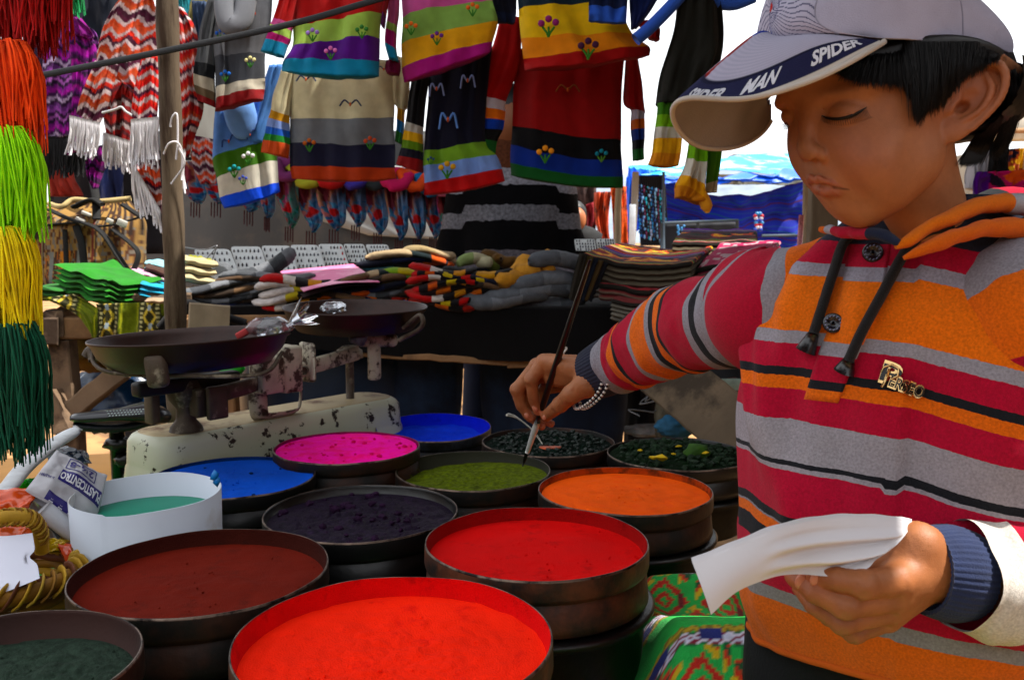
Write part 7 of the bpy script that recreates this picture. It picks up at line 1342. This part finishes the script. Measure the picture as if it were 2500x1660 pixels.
_vb = np.vstack([hv, Vk]); bt_ = bvh(_vb, [tuple(f) for f in hf] + [tuple(f + len(hv)) for f in np.asarray(Fk)])
strands(back, 1000, .003, .005, .00042, 2, 5, tree=bt_); strands(nape, 900, .003, .005, .00042, 4, 5, tree=bt_)

# ---- cap
def brim_pt(u, v, th=0.):
    """u -1..1 along the edge (deg 90 near side), v 0 crown .. 1 edge"""
    a = u * radians(88); ia = u * radians(58)
    I_ = np.stack([8.05 * np.sin(ia) * .99, 8.1 - 10.0 * np.cos(ia) * .99, 4.75 + .35 * np.cos(ia) + 0 * ia], -1)
    O_ = np.stack([7.1 * np.sin(a), 3.0 - 12.4 * np.cos(a), 3.9 + .6 * np.cos(a) * 0 - 2.9 * np.sin(a) ** 2 * np.cos(a) ** .6 * 1.0 + .4 * np.cos(a)], -1)
    P = I_ * (1 - v)[..., None] + O_ * v[..., None]; P[..., 2] += 1.3 * np.sin(v * pi) * np.cos(a) ** 1.0 * .8 - th; return P
_bp = lambda u, v: tuple(brim_pt(np.array([float(u)]), np.array([float(v)]))[0])
CL = [((0, -1.9, 5.0), (1886, 90)), ((5.2, 1.0, 4.9), (2010, 86)), ((7.75, 3.1, 4.8), (2112, 92)), ((8.6, 5.5, 4.7), (2160, 94)), ((8.95, 8.1, 4.6), (2215, 96)), ((8.45, 11.4, 4.2), (2300, 102)), ((7.2, 14, 3.9), (2364, 104)), ((3.0, 17.6, 3.4), (2468, 142)), ((0, -1.0, 7.6), (1882, 40)), ((0, .4, 9.6), (1898, -10)), ((8.2, 8.2, 9), (2215, -60)), ((4.0, 17.8, 6.5), (2500, 60))]
CL += [(_bp(u, 1), p) for u, p in ((1, (2152, 98)), (.75, (2040, 165)), (.5, (1885, 224)), (.28, (1762, 243)), (.12, (1692, 236)), (0, (1650, 244)), (-.12, (1641, 266)), (-.3, (1655, 308)), (-.5, (1700, 346)), (-.7, (1770, 357)), (-.9, (1850, 328)))]
CL += [(_bp(u, v), p) for u, v, p in ((0, .5, (1775, 142)), (0, .12, (1864, 72)), (.12, .6, (1712, 198)), (.28, .6, (1790, 194)), (.5, .6, (1911, 150)), (.75, .6, (2020, 104)))]
capW = rbf([c[0] for c in CL], [c[1] for c in CL], .04, .004)
def cw(X): return capW(h2w(X))
cap = thing('baseball_cap', 'white baseball cap with navy brim band worn by the boy', 'cap', tuple(HT + (.05, .05, .05)))
n1, n2 = 900, 110; th_, ph_ = np.meshgrid(np.linspace(0, 2 * pi, n1, endpoint=False), np.linspace(0, pi / 2, n2), indexing='ij')
r_ = np.cos(ph_) ** .82; X = np.stack([8.95 * np.sin(th_) * r_, 8.1 - 10.0 * np.cos(th_) * r_, 4.6 + (.4 * np.cos(th_) - .0) * np.cos(ph_) - .8 * np.clip(-np.cos(th_), 0, 1) * np.cos(ph_) + 8.2 * np.sin(ph_) ** 1.05], -1)
thd = np.degrees(np.where(th_ > pi, th_ - 2 * pi, th_)); g_ = X.reshape(-1, 3); td = thd.ravel(); pd = np.degrees(ph_.ravel())
col = np.tile(hexc('#A5A2B4'), (len(g_), 1)); fp = (np.abs(td) < 47)
dx, dz = td - 4, pd - 24; A_ = np.degrees(np.arctan2(dz, dx)); rr_ = np.hypot(dx, dz); ln = np.abs(((A_ + 3 * np.sin(rr_ * .3) + rr_ * .15) / 8.) % 1 - .5); cr_ = np.abs((rr_ / 4.6 + .12 * np.sin(A_ * .9)) % 1 - .5)
col[fp & (ln > .5 - np.clip(2.4 / (rr_ + 2), .10, .4))] = hexc('#23244A'); col[fp & (cr_ > .44) & (rr_ < 16)] = hexc('#35365E')
col[fp & ((dx / 6) ** 2 + ((dz - 1) / 4) ** 2 + .5 * hnoise(g_ * 2.5, 3) < 1) & (rr_ < 9)] = hexc('#9A1E10'); col[(np.abs(td + 1) < 8 + 2 * hnoise(g_ * 3, 4)) & (pd < 11)] = hexc('#0E2A7A')
seam = (np.abs(np.abs(td) - 47) < .5) | (np.abs(np.abs(td) - 123) < .45); col[seam] *= .55
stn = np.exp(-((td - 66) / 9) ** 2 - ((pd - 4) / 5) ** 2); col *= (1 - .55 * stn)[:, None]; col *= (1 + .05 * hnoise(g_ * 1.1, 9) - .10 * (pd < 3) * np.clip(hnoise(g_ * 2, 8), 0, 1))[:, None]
twill = mat('cap_twill', rough=.9, vcol=True, var=.06, vs=20, bump=.35, bs=900, spec=.15)
sh_ = X.reshape(-1, 3).copy(); sh_[:, :2] += 0; inn = (X - np.array((0, 8.1, 4.6))) * .965 + np.array((0, 8.1, 4.6)); f = gridf(n1, n2, True, False)
rimf = np.array([[i * n2, i * n2 + n1 * n2, ((i + 1) % n1) * n2 + n1 * n2, ((i + 1) % n1) * n2] for i in range(n1)])
crown = part('crown', cw(np.vstack([g_, inn.reshape(-1, 3)])), np.vstack([f, f[:, ::-1] + n1 * n2, rimf]), twill, cap, attrs={'Col': np.vstack([col, col * .6])})
for t0 in (47, 123, -47):
    k_ = int((t0 % 360) / 360 * n1); V, F = tube(cw(X[k_, ::4] * (1.002, 1.002, 1.002)), .0005, 5); part('seam', V, F, mat('cap_seam', '#8A8898', rough=.9), crown)
nu_, nv_ = 160, 60; uu, vv = np.meshgrid(np.linspace(-1, 1, nu_), np.linspace(0, 1, nv_), indexing='ij')
top = brim_pt(uu, vv).reshape(-1, 3); bot = brim_pt(uu, vv, .34).reshape(-1, 3); v_ = vv.ravel(); u_ = uu.ravel()
c1 = np.tile(hexc('#A19EB0'), (len(top), 1)); ripple = (np.floor(v_ * 60 - 0) % 2 == 0) & (v_ < .60); c1[ripple] *= .86; c1[(v_ > .60)] = hexc('#1B1C3A'); c1[(v_ > .60) & (v_ < .63)] = hexc('#101128'); c1[v_ > .945] = hexc('#B8B0A8')
rd = (np.abs(u_ - .03 - (v_ - .3) * .06) < .035 + .012 * np.sin(v_ * 22)) & (v_ > .22) & (v_ < .60); c1[rd] = hexc('#7A1A12'); c1[(np.abs(u_ + .0) < .09 - .15 * (v_ - .0)) & (v_ < .26)] = hexc('#0E2A86')
f = gridf(nu_, nv_); e1 = np.array([[i * nv_ + nv_ - 1, (i + 1) * nv_ + nv_ - 1, (i + 1) * nv_ + nv_ - 1 + len(top), i * nv_ + nv_ - 1 + len(top)] for i in range(nu_ - 1)])
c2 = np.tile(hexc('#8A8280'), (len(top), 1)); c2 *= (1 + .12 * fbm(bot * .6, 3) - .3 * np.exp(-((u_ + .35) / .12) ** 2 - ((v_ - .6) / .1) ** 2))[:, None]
brim = part('brim', cw(np.vstack([top, bot])), np.vstack([f[:, ::-1], f + len(top), e1]), twill, cap, attrs={'Col': np.vstack([c1, c2])})
V, F = tube(cw(brim_pt(np.linspace(-1, 1, 90), np.full(90, 1.0), .17)), .0021, 8); part('brim_edge', V, F, mat('brim_piping', '#B4ACA4', rough=.85, bump=.3), brim)
wt = mat('white_thread', '#C8C8D0', rough=.8, bump=.4, bs=800)
for s_, u0, u1, h_ in (('SPIDER', .89, .65, .15), ('MAN', .51, .37, .15), ('SPIDER', .30, .10, .125)):
    V, F = text_mesh(s_, 1., 0, .035, .25); x = (V[:, 0] - V[:, 0].min()) / np.ptp(V[:, 0]); y = V[:, 1] / np.ptp(V[:, 1]); uq = u1 + (u0 - u1) * x; vq = .78 - y * h_ * 1.35
    part('lettering', cw(brim_pt(uq, vq, -.05)), [f[::-1] for f in F], wt, brim, smooth=False)
# ---- hoodie
psi = radians(30); Fd = np.array([-sin(psi), -cos(psi), 0]); Rd = np.array([cos(psi), -sin(psi), 0])      # front, boy's left (image right)
TC = np.array([.392, .845, 0.])
Zs = [.80, .86, .90, .96, 1.02, 1.08, 1.14, 1.19, 1.225, 1.255, 1.285]; As = [.140, .150, .163, .170, .168, .164, .160, .150, .128, .092, .062]; Bs = [.105, .115, .128, .134, .133, .130, .124, .114, .100, .088, .074]; Of = [0, 0, .0, .004, .004, .004, .0, -.004, -.008, -.012, -.014]
ntz, nta = 190, 340; zz, aa = np.meshgrid(np.linspace(.868, 1.288, ntz), np.linspace(0, 2 * pi, nta, endpoint=False), indexing='ij')
zz = zz + .012 * (1 - sstep(.868, .92, zz)) * np.sin(aa + .3)
A_ = np.interp(zz, Zs, As); B_ = np.interp(zz, Zs, Bs); O_ = np.interp(zz, Zs, Of); ca, sa = np.cos(aa), np.sin(aa)       # aa=0 front, +90deg boy's left
pw = .86; rx = np.sign(sa) * np.abs(sa) ** pw; ry = np.sign(ca) * np.abs(ca) ** pw
Pt = TC + Rd * (A_ * rx)[..., None] + Fd * (B_ * ry + O_)[..., None]; Pt[..., 2] = zz
Nr = Rd * (rx / A_)[..., None] + Fd * (ry / B_)[..., None]; Nr /= np.linalg.norm(Nr, axis=-1)[..., None]
# folds: drag lines from the armpits, soft vertical rolls, belly roll above the hem
fold = .009 * hnoise(np.stack([aa * 2.6, zz * 9, 0 * aa], -1), 11) + .004 * hnoise(np.stack([aa * 6, zz * 16 + aa * 3, 0 * aa], -1), 12)
adg = np.degrees(np.where(aa > pi, aa - 2 * pi, aa))
for a0, z0_, k_, am, wd in ((-62, 1.12, 260, .015, 7), (-46, 1.10, 200, .012, 5.5), (-80, 1.08, 150, .010, 7), (48, 1.10, -170, .014, 7), (66, 1.07, -220, .013, 7), (30, 1.0, -120, .005, 10)):
    cc = a0 + (zz - z0_) * -k_; fold += am * np.exp(-((adg - cc) / wd) ** 2) * np.exp(-((zz - z0_) / .09) ** 2)
fold -= .006 * np.exp(-((adg + 17 + (zz - 1.05) * 40) / 2.2) ** 2) * (zz < 1.055) * 0
Pt = Pt + Nr * fold[..., None]
def zf(y, Y=.722): e = PITCH + math.atan((y - PCY) / FL); return CAMZ - Y * math.tan(e)
seq = [(400, '#1E2230'), (600, '#A01232'), (655, '#8C8A96'), (692, '#D46C14'), (848, '#8C8A92'), (882, '#A01232'), (944, '#7A7A80'), (949, '#15171C'), (968, '#7A7A80'), (972, '#CC6412'), (1004, '#A01232'), (1078, '#8E8A90'), (1176, '#15171C'), (1198, '#8E8A90'), (1212, '#A01232'), (1318, '#15171C'), (1340, '#7A7A80'), (1345, '#C46014'), (1374, '#101218'), (1420, '#A01232'), (1530, '#7E7C7E'), (1572, '#C46014')]
zs_ = [zf(y) for y, _ in seq]
def tstripe(P, al):
    """stripe coordinate: height along the body, hanging lower towards his left"""
    z = P[..., 2]; u = (P - TC) @ Rd; return z + np.clip(u, 0, .2) * np.interp(z, [.88, 1.0, 1.1, 1.25], [.06, .10, .20, .22]) + .0035 * hnoise(np.stack([al * 3, z * 8, 0 * z], -1), 21)
stz = tstripe(Pt, aa) - np.where((adg < -4) & (adg > -95) & (zz < 1.052), .004, 0)
lo_, hi_ = .84, 1.34; rampz = sorted([((z_ - lo_) / (hi_ - lo_), None) for z_ in zs_]);
order = seq[::-1]; rampz = [(0, order[0][1])] + [((zf(order[i][0]) - lo_) / (hi_ - lo_), order[i + 1][1]) for i in range(len(order) - 1)]
fleece = mat('hoodie_fleece', rough=.93, ramp=rampz, var=.26, vs=480, bump=.45, bs=1500, sheen=.06, spec=.1)
def hs(z): return np.clip((z - lo_) / (hi_ - lo_) + .0012 * 0, 0, 1)
hood = part('hoodie', Pt.reshape(-1, 3), gridf(ntz, nta, False, True), fleece, boy, attrs={'s': hs(stz.ravel() + .0006 * hnoise(Pt.reshape(-1, 3) * 900, 2))})
ht = bvh(Pt.reshape(-1, 3), gridf(ntz, nta, False, True))
V, F = tube(np.vstack([Pt[0], Pt[0][:1]]), .0035, 8, caps=False); part('hem', V, F, mat('hem_orange', '#B4560C', rough=.95, bump=.6, bs=900), hood)
# sleeves
def ssleeve(name, path, rad, cols, n=120, m=56, seed=0, flat=None, bunch=.004):
    D = spline([tuple(p) + (r,) for p, r in zip(path, rad)], n); s = np.linspace(0, 1, n); V, F = tube(D[:, :3], D[:, 3], m, caps=False)
    V = V.reshape(n, m, 3); C_ = D[:, None, :3]; d = V - C_; a = np.linspace(0, 2 * pi, m, endpoint=False)
    am = bunch * (hnoise(np.stack([s[:, None] * 17 + .9 * np.sin(a)[None], np.cos(a)[None] * 1.4 + 0 * s[:, None], np.sin(a)[None] * 1.4 + seed + 0 * s[:, None]], -1), seed) + .6 * hnoise(np.stack([s[:, None] * 36 + 1.5 * np.cos(a)[None], np.cos(a)[None] * 2 + 0 * s[:, None], np.sin(a)[None] * 2 + 0 * s[:, None]], -1), seed + 1))
    V = C_ + d * (1 + am / D[:, 3][:, None])[..., None]; edge = 1 + .05 * np.exp(-(s / .015) ** 2); V = C_ + (V - C_) * edge[:, None, None]
    sv_ = np.clip(np.repeat(s, m) + .010 * np.sin(np.tile(a, n) + seed) + .004 * hnoise(V.reshape(-1, 3) * 60, seed), 0, .999)
    mm = mat(name + '_fleece%d' % seed, rough=.93, ramp=cols, var=.26, vs=480, bump=.45, bs=1500, sheen=.06, spec=.1)
    o = part('sleeve', V.reshape(-1, 3), F, mm, hood, attrs={'s': sv_}); return o, V
Rr, Gg, Kk, Oo = '#9C1230', '#84828A', '#14161B', '#CC6412'
RP = [w3(1504, 886, 1.20), w3(1555, 862, 1.165), w3(1620, 826, 1.12), w3(1690, 796, 1.07), w3(1770, 782, 1.01), w3(1850, 750, .96), (.262, .915, 1.175), (.315, .885, 1.185)]
ssleeve('right', RP, [.0395, .047, .051, .054, .056, .060, .064, .066], [(0, Gg), (.07, Rr), (.13, Oo), (.175, Kk), (.19, Rr), (.265, Gg), (.285, Oo), (.375, Gg), (.395, Kk), (.42, Oo), (.45, Kk), (.468, Rr), (.575, Gg), (.60, Kk), (.622, Gg), (.69, Rr), (.79, Gg), (.825, Rr), (.90, Gg), (.93, Oo)], seed=1, bunch=.0045)
LP = [w3(2335, 1400, .688), w3(2430, 1412, .70), w3(2560, 1370, .715), w3(2640, 1240, .73), w3(2600, 1060, .735), w3(2540, 880, .745), w3(2480, 740, .765), (.470, .825, 1.175)]
ssleeve('left', LP, [.0392, .0505, .053, .056, .057, .060, .062, .064], [(0, '#C0BAB2'), (.12, Rr), (.20, Gg), (.27, Kk), (.30, Rr), (.40, Oo), (.43, Kk), (.45, Rr), (.535, Gg), (.555, Kk), (.575, Gg), (.655, Rr), (.735, Oo), (.82, Gg), (.85, Rr)], seed=5, bunch=.004)
# ribbed cuffs
def cuff(path, rad, c_, seed, n=40, m=150, ribs=46):
    D = spline([tuple(p) + (r,) for p, r in zip(path, rad)], n); V, F = tube(D[:, :3], D[:, 3], m, caps=False); V = V.reshape(n, m, 3); a = np.arange(m); C_ = D[:, None, :3]
    V = C_ + (V - C_) * (1 + .018 * np.sin(a / m * 2 * pi * ribs) + .02 * hnoise(V * 40, seed))[..., None]
    V2 = C_ + (V - C_) * .9; f = np.asarray([tuple(q) for q in gridf(n, m, False, True)]); rim_ = np.array([[j, (j + 1) % m, (j + 1) % m + n * m, j + n * m] for j in range(m)])
    return part('cuff', np.vstack([V.reshape(-1, 3), V2.reshape(-1, 3)]), np.vstack([f, f[:, ::-1] + n * m, rim_[:, ::-1]]), mat('rib_' + c_, c_, rough=.92, var=.15, vs=60, bump=.4, bs=700, sheen=.06), hood)
cuff([w3(1446, 914, 1.225), w3(1475, 900, 1.212), w3(1515, 880, 1.195), w3(1545, 866, 1.17)], [.0345, .0375, .0385, .036], '#171B2E', 3)
cuff([w3(2258, 1392, .684), w3(2290, 1395, .686), w3(2325, 1399, .688), w3(2365, 1403, .691)], [.0335, .0362, .0368, .034], '#182445', 4)
# placket, buttons
def surf_grid(L_, R_, n, m, off, thk=0):
    P = []
    Ls, Rs = spline(L_, n), spline(R_, n)
    for i in range(n): P.append([hit(ht, *(Ls[i] * (1 - j / (m - 1)) + Rs[i] * j / (m - 1)), off) for j in range(m)])
    return np.array(P)
Pg = surf_grid([(2070, 580), (2058, 680), (2030, 780), (1995, 870), (1962, 975)], [(2178, 585), (2160, 690), (2130, 790), (2090, 880), (2046, 985)], 60, 20, .0032)
ed = np.zeros((60, 20)); ed[:, 0] = ed[:, -1] = 1; ed[-1] = 1
Pg = Pg + (ed * .0028)[..., None] * np.array(at(2060, 800, 1.) - CAMP) / 1.0
alp = 0; stp = tstripe(Pg, np.zeros(Pg.shape[:2])) + .003; part('placket', Pg.reshape(-1, 3), gridf(60, 20), fleece, hood, attrs={'s': hs(stp.ravel())})
btn = mat('button_plastic', '#0A0C18', rough=.25, bump=0, spec=.6); bt2 = mat('button_letter', '#7A80A0', rough=.4)
for px, py in ((2131, 617), (2034, 789)):
    c_ = hit(ht, px, py, .006); nrm = np.array(CAMP) - c_; nrm /= np.linalg.norm(nrm); nrm = nrm * .75 + Fd * .35 + (0, 0, .1); nrm /= np.linalg.norm(nrm); Fm = frame(nrm); R_ = .0088
    V, F = lathe([(.001, .0012), (R_ * .38, .0010), (R_ * .48, .0022), (R_ * .9, .0030), (R_, .0022), (R_, .0), (R_ * .9, -.0012), (.001, -.0012)], 40); b_ = part('button', V @ Fm.T + c_, F, btn, hood)
    for k, ch_ in enumerate('CLASSIC CLOTHING'.replace(' ', '')[:15]):
        V, F = text_mesh(ch_, R_ * .34, 0); ak = -k / 15 * 2 * pi; V = V @ np.array(Matrix.Rotation(ak, 3, 'Z')).T + (R_ * .70 * cos(ak + pi / 2), R_ * .70 * sin(ak + pi / 2), .0031)
        part('letter', V @ Fm.T + c_, F, bt2, b_, smooth=False) if False else None
    Vs = [ico((R_ * .7 * cos(k / 13 * 2 * pi), R_ * .7 * sin(k / 13 * 2 * pi), .0028), R_ * .09, 1, (1.6, .8, .5)) for k in range(13)]; V, F = join(*Vs); o_ = part('raised_marks', V @ Fm.T + c_, F, bt2, hood)
# drawstrings
cordm = mat('cord_black', '#0A0A0C', rough=.95, var=.2, bump=.6, bs=900, sheen=.06); capm = mat('cord_end', '#0A0B0E', rough=.3, spec=.6)
for P_, e_ in (([(2110, 556), (2062, 590), (2036, 660), (2010, 740), (1986, 815)], (1966, 858)), ([(2330, 552), (2262, 566), (2212, 612), (2158, 710), (2104, 810), (2072, 880)], (2060, 908))):
    Q = spline(P_, 40); D = np.array([hit(ht, x, y, .009) for x, y in Q]); D[1:-1] = (D[:-2] + D[1:-1] + D[2:]) / 3; V, F = tube(D, .0064, 12, flat=.7); V += .0004 * hnoise(V * 500, 3)[:, None]; d_ = part('drawstring', V, F, cordm, hood)
    q0 = D[-1]; q1 = hit(ht, *e_, .008); V, F = tube([q0, q0 * .6 + q1 * .4, q1], [.0050, .0066, .0090], 18); part('cord_end', V, F, capm, hood)
# neck band and hood rolls
def roll(pts, rad, cols, seed, off=.0, flat=None):
    D = spline([tuple(p) + (r,) for p, r in zip(pts, rad)], 90); s = np.linspace(0, 1, 90); V, F = tube(D[:, :3], D[:, 3], 22, flat=flat); V = V + .0018 * fbm(V * 45, seed)[:, None]
    return part('hood_roll', V, F, mat('hoodroll%d' % seed, rough=.93, ramp=cols, var=.14, vs=700, bump=.45, bs=1500, sheen=.06, spec=.1), hood, attrs={'s': np.clip(np.repeat(s, 22), 0, .999)})
roll([w3(2186, 604, .712), w3(2215, 588, .712), w3(2250, 566, .716), w3(2300, 540, .722), w3(2370, 510, .738), w3(2450, 497, .756), w3(2540, 508, .78), w3(2600, 560, .84)], [.002, .0055, .0068, .0075, .0085, .0095, .012, .016], [(0, '#C86A1C'), (.20, '#C86A1C'), (.72, '#9C9CA4'), (.86, '#15171C')], 2, flat=.8)
roll([w3(2205, 632, .708), w3(2240, 616, .706), w3(2290, 592, .710), w3(2360, 570, .72), w3(2440, 556, .736), w3(2520, 560, .75), w3(2580, 580, .77)], [.002, .005, .007, .0085, .0095, .011, .012], [(0, '#C4600E'), (.22, '#C4600E'), (.8, '#A01232')], 3, flat=.8)
roll([w3(2008, 560, .80), w3(2045, 566, .775), w3(2100, 572, .745), w3(2150, 572, .726), w3(2200, 590, .712)], [.004, .0062, .0065, .0062, .003], [(0, '#C4600E'), (.10, '#9A9AA6'), (.22, '#A01232'), (.62, '#1B2236')], 4, flat=.8)
roll([w3(2340, 560, .90), w3(2450, 540, .93), w3(2560, 560, .92)], [.02, .035, .03], [(0, '#15171C'), (.4, '#A01232')], 5)
# metal name pin
gold = mat('pin_gold', '#C8A878', rough=.25, metal=.9, bump=0); blkp = mat('pin_black', '#0A0808', rough=.3)
def pin(s, x0, y0, x1, y1, hpx, m_, off, bold, nm, sub=None):
    V, F = text_mesh(s, 1., 0, bold); w_ = V[:, 0].max() - V[:, 0].min(); x = (V[:, 0] - V[:, 0].min()) / w_; y = V[:, 1]; L_ = math.hypot(x1 - x0, y1 - y0); nx, ny = (y1 - y0) / L_, -(x1 - x0) / L_
    P = np.array([hit(ht, x0 + (x1 - x0) * a + nx * hpx * b, y0 + (y1 - y0) * a + ny * hpx * b, off) for a, b in zip(x, y)]); return part(nm, P, F, m_, sub or hood, smooth=False)
for m_, off, bd, gx in ((gold, .0048, .05, 1), (blkp, .0056, .0, 0)):
    pin('P', 2152 - gx, 908, 2198 + gx, 924, 74 if gx else 62, m_, off, bd, 'name_pin'); pin('ERSEO', 2172 - gx, 930, 2254 + gx, 962, 44 if gx else 38, m_, off, bd, 'name_pin')
V, F = tube(np.array([hit(ht, x, y, .006) for x, y in ((2150, 908), (2158, 896), (2178, 890), (2194, 900), (2192, 918), (2174, 926))]), .0009, 6); part('name_pin', V, F, gold, hood)
V, F = tube(np.array([hit(ht, x, y, .006) for x, y in ((2172, 900), (2164, 925), (2152, 945))]), .0012, 6); part('name_pin', V, F, gold, hood)
# trousers
trm = mat('trousers', '#07080C', rough=.9, bump=.4, bs=300)
for s in (-1, 1): V, F = tube(spline([TC + Rd * .075 * s + (0, 0, .92), TC + Rd * .08 * s + (0, 0, .6), TC + Rd * .08 * s + (0, 0, .05)], 12), [.085] * 4 + [.07] * 4 + [.055] * 4, 18); part('trouser_leg', V, F, trm, boy)
for s in (-1, 1): V, F = ico(TC + Rd * .08 * s + Fd * .05 + (0, 0, .045), .08, 2, (.6, 1.2, .55)); part('shoe', V, F, mat('shoe', '#1A1614'), boy)
# bracelet
br = thing('bracelet', 'two strands of white and dark beads on the wrist holding the brush', 'bracelet', w3(1445, 935, 1.20)); bm_w = mat('bead_white', '#C8C4BC', rough=.35); bm_b = mat('bead_dark', '#180E10', rough=.3)
for dx, dY in ((0, 0), (15, -.004)):
    Q = spline([(1424 + dx, 873, 1.222 + dY), (1444 + dx, 880, 1.204 + dY), (1462 + dx, 905, 1.188 + dY), (1464 + dx, 935, 1.184 + dY), (1452 + dx, 962, 1.188 + dY), (1428 + dx, 986, 1.200 + dY), (1404 + dx, 998, 1.222 + dY), (1396 + dx, 985, 1.245 + dY), (1400 + dx, 930, 1.258 + dY), (1412 + dx, 885, 1.246 + dY)], 300, closed=True)
    Pn = np.array([w3(q[0] + 5, q[1], q[2] - .010) for q in Q]); L_ = np.concatenate([[0], np.cumsum(np.linalg.norm(np.diff(Pn, axis=0), axis=1))]); nb_ = int(L_[-1] / .0030)
    for k in range(nb_):
        i = int(np.searchsorted(L_, k * L_[-1] / nb_)); i = min(i, 298); tdir = Pn[i + 1] - Pn[i]; Fm = frame(tdir); V, F = lathe([(.0006, -.0014), (.0019, -.0011), (.0022, 0), (.0019, .0011), (.0006, .0014)] if k % 2 == 0 else [(.0005, -.0011), (.0015, -.0008), (.0015, .0008), (.0005, .0011)], 8); part('bead', V @ Fm.T + Pn[i], F, bm_w if k % 2 == 0 else bm_b, br)
    V, F = tube(np.vstack([Pn, Pn[:1]]), .0007, 4, caps=False); part('elastic', V, F, bm_b, br)
V, F = tube(spline([w3(1372, 878, 1.25), w3(1376, 862, 1.25), w3(1384, 850, 1.25), w3(1374, 846, 1.25), w3(1380, 838, 1.25)], 12), .0014, 6); part('knot_thread', V, F, bm_w, br); V, F = tube([w3(1370, 860, 1.25), w3(1377, 872, 1.248)], .0018, 6); part('knot_thread', V, F, mat('red_thread', '#A0140E'), br)
# paper in the left hand
pp = thing('paper_strip', 'curling strip of white papers held in the boy left hand', 'paper', w3(1900, 1400, .66)); pm = mat('paper_cream', '#CFCDD0', rough=.75, var=.03, vs=10, bump=.08, bs=60)
Tp = [(1690, 1372, .600), (1790, 1332, .612), (1890, 1292, .628), (1985, 1270, .645), (2080, 1262, .662), (2170, 1266, .675), (2230, 1274, .682)]; Bp = [(1736, 1500, .585), (1800, 1444, .600), (1880, 1412, .618), (1950, 1402, .640), (2030, 1404, .640), (2090, 1392, .642), (2138, 1366, .650)]
nA, nB = 110, 50
for k in range(4):
    T_ = spline([w3(*p) for p in Tp], nA); B2 = spline([w3(*p) for p in Bp], nA); u = np.linspace(0, 1, nA)[:, None]; v = np.linspace(0, 1, nB)[None]
    P = T_[:, None] * (1 - v)[..., None] + B2[:, None] * v[..., None]; am = sstep(.25, .5, u) * (1 - sstep(.92, 1.0, u))
    d_ = .010 * np.sin(v * pi) * (.6 + 0 * u) + am * .0045 * np.sin(v * 17 + 3.5 * u) * sstep(.1, .35, v) + am * .016 * sstep(.62, 1, v) * 0
    P[..., 1] -= d_ - k * .0013; P[..., 2] += .0016 * k * (0 if k == 0 else 1) * .3 - am[..., 0][:, None] * 0 + .0003 * np.sin(u * 40 + 9 * k) * (v < .03)
    Pb = P + (0, .00035, 0); f = gridf(nA, nB); part('sheet', np.vstack([P.reshape(-1, 3), Pb.reshape(-1, 3)]), np.vstack([f, f[:, ::-1] + nA * nB]), pm, pp)
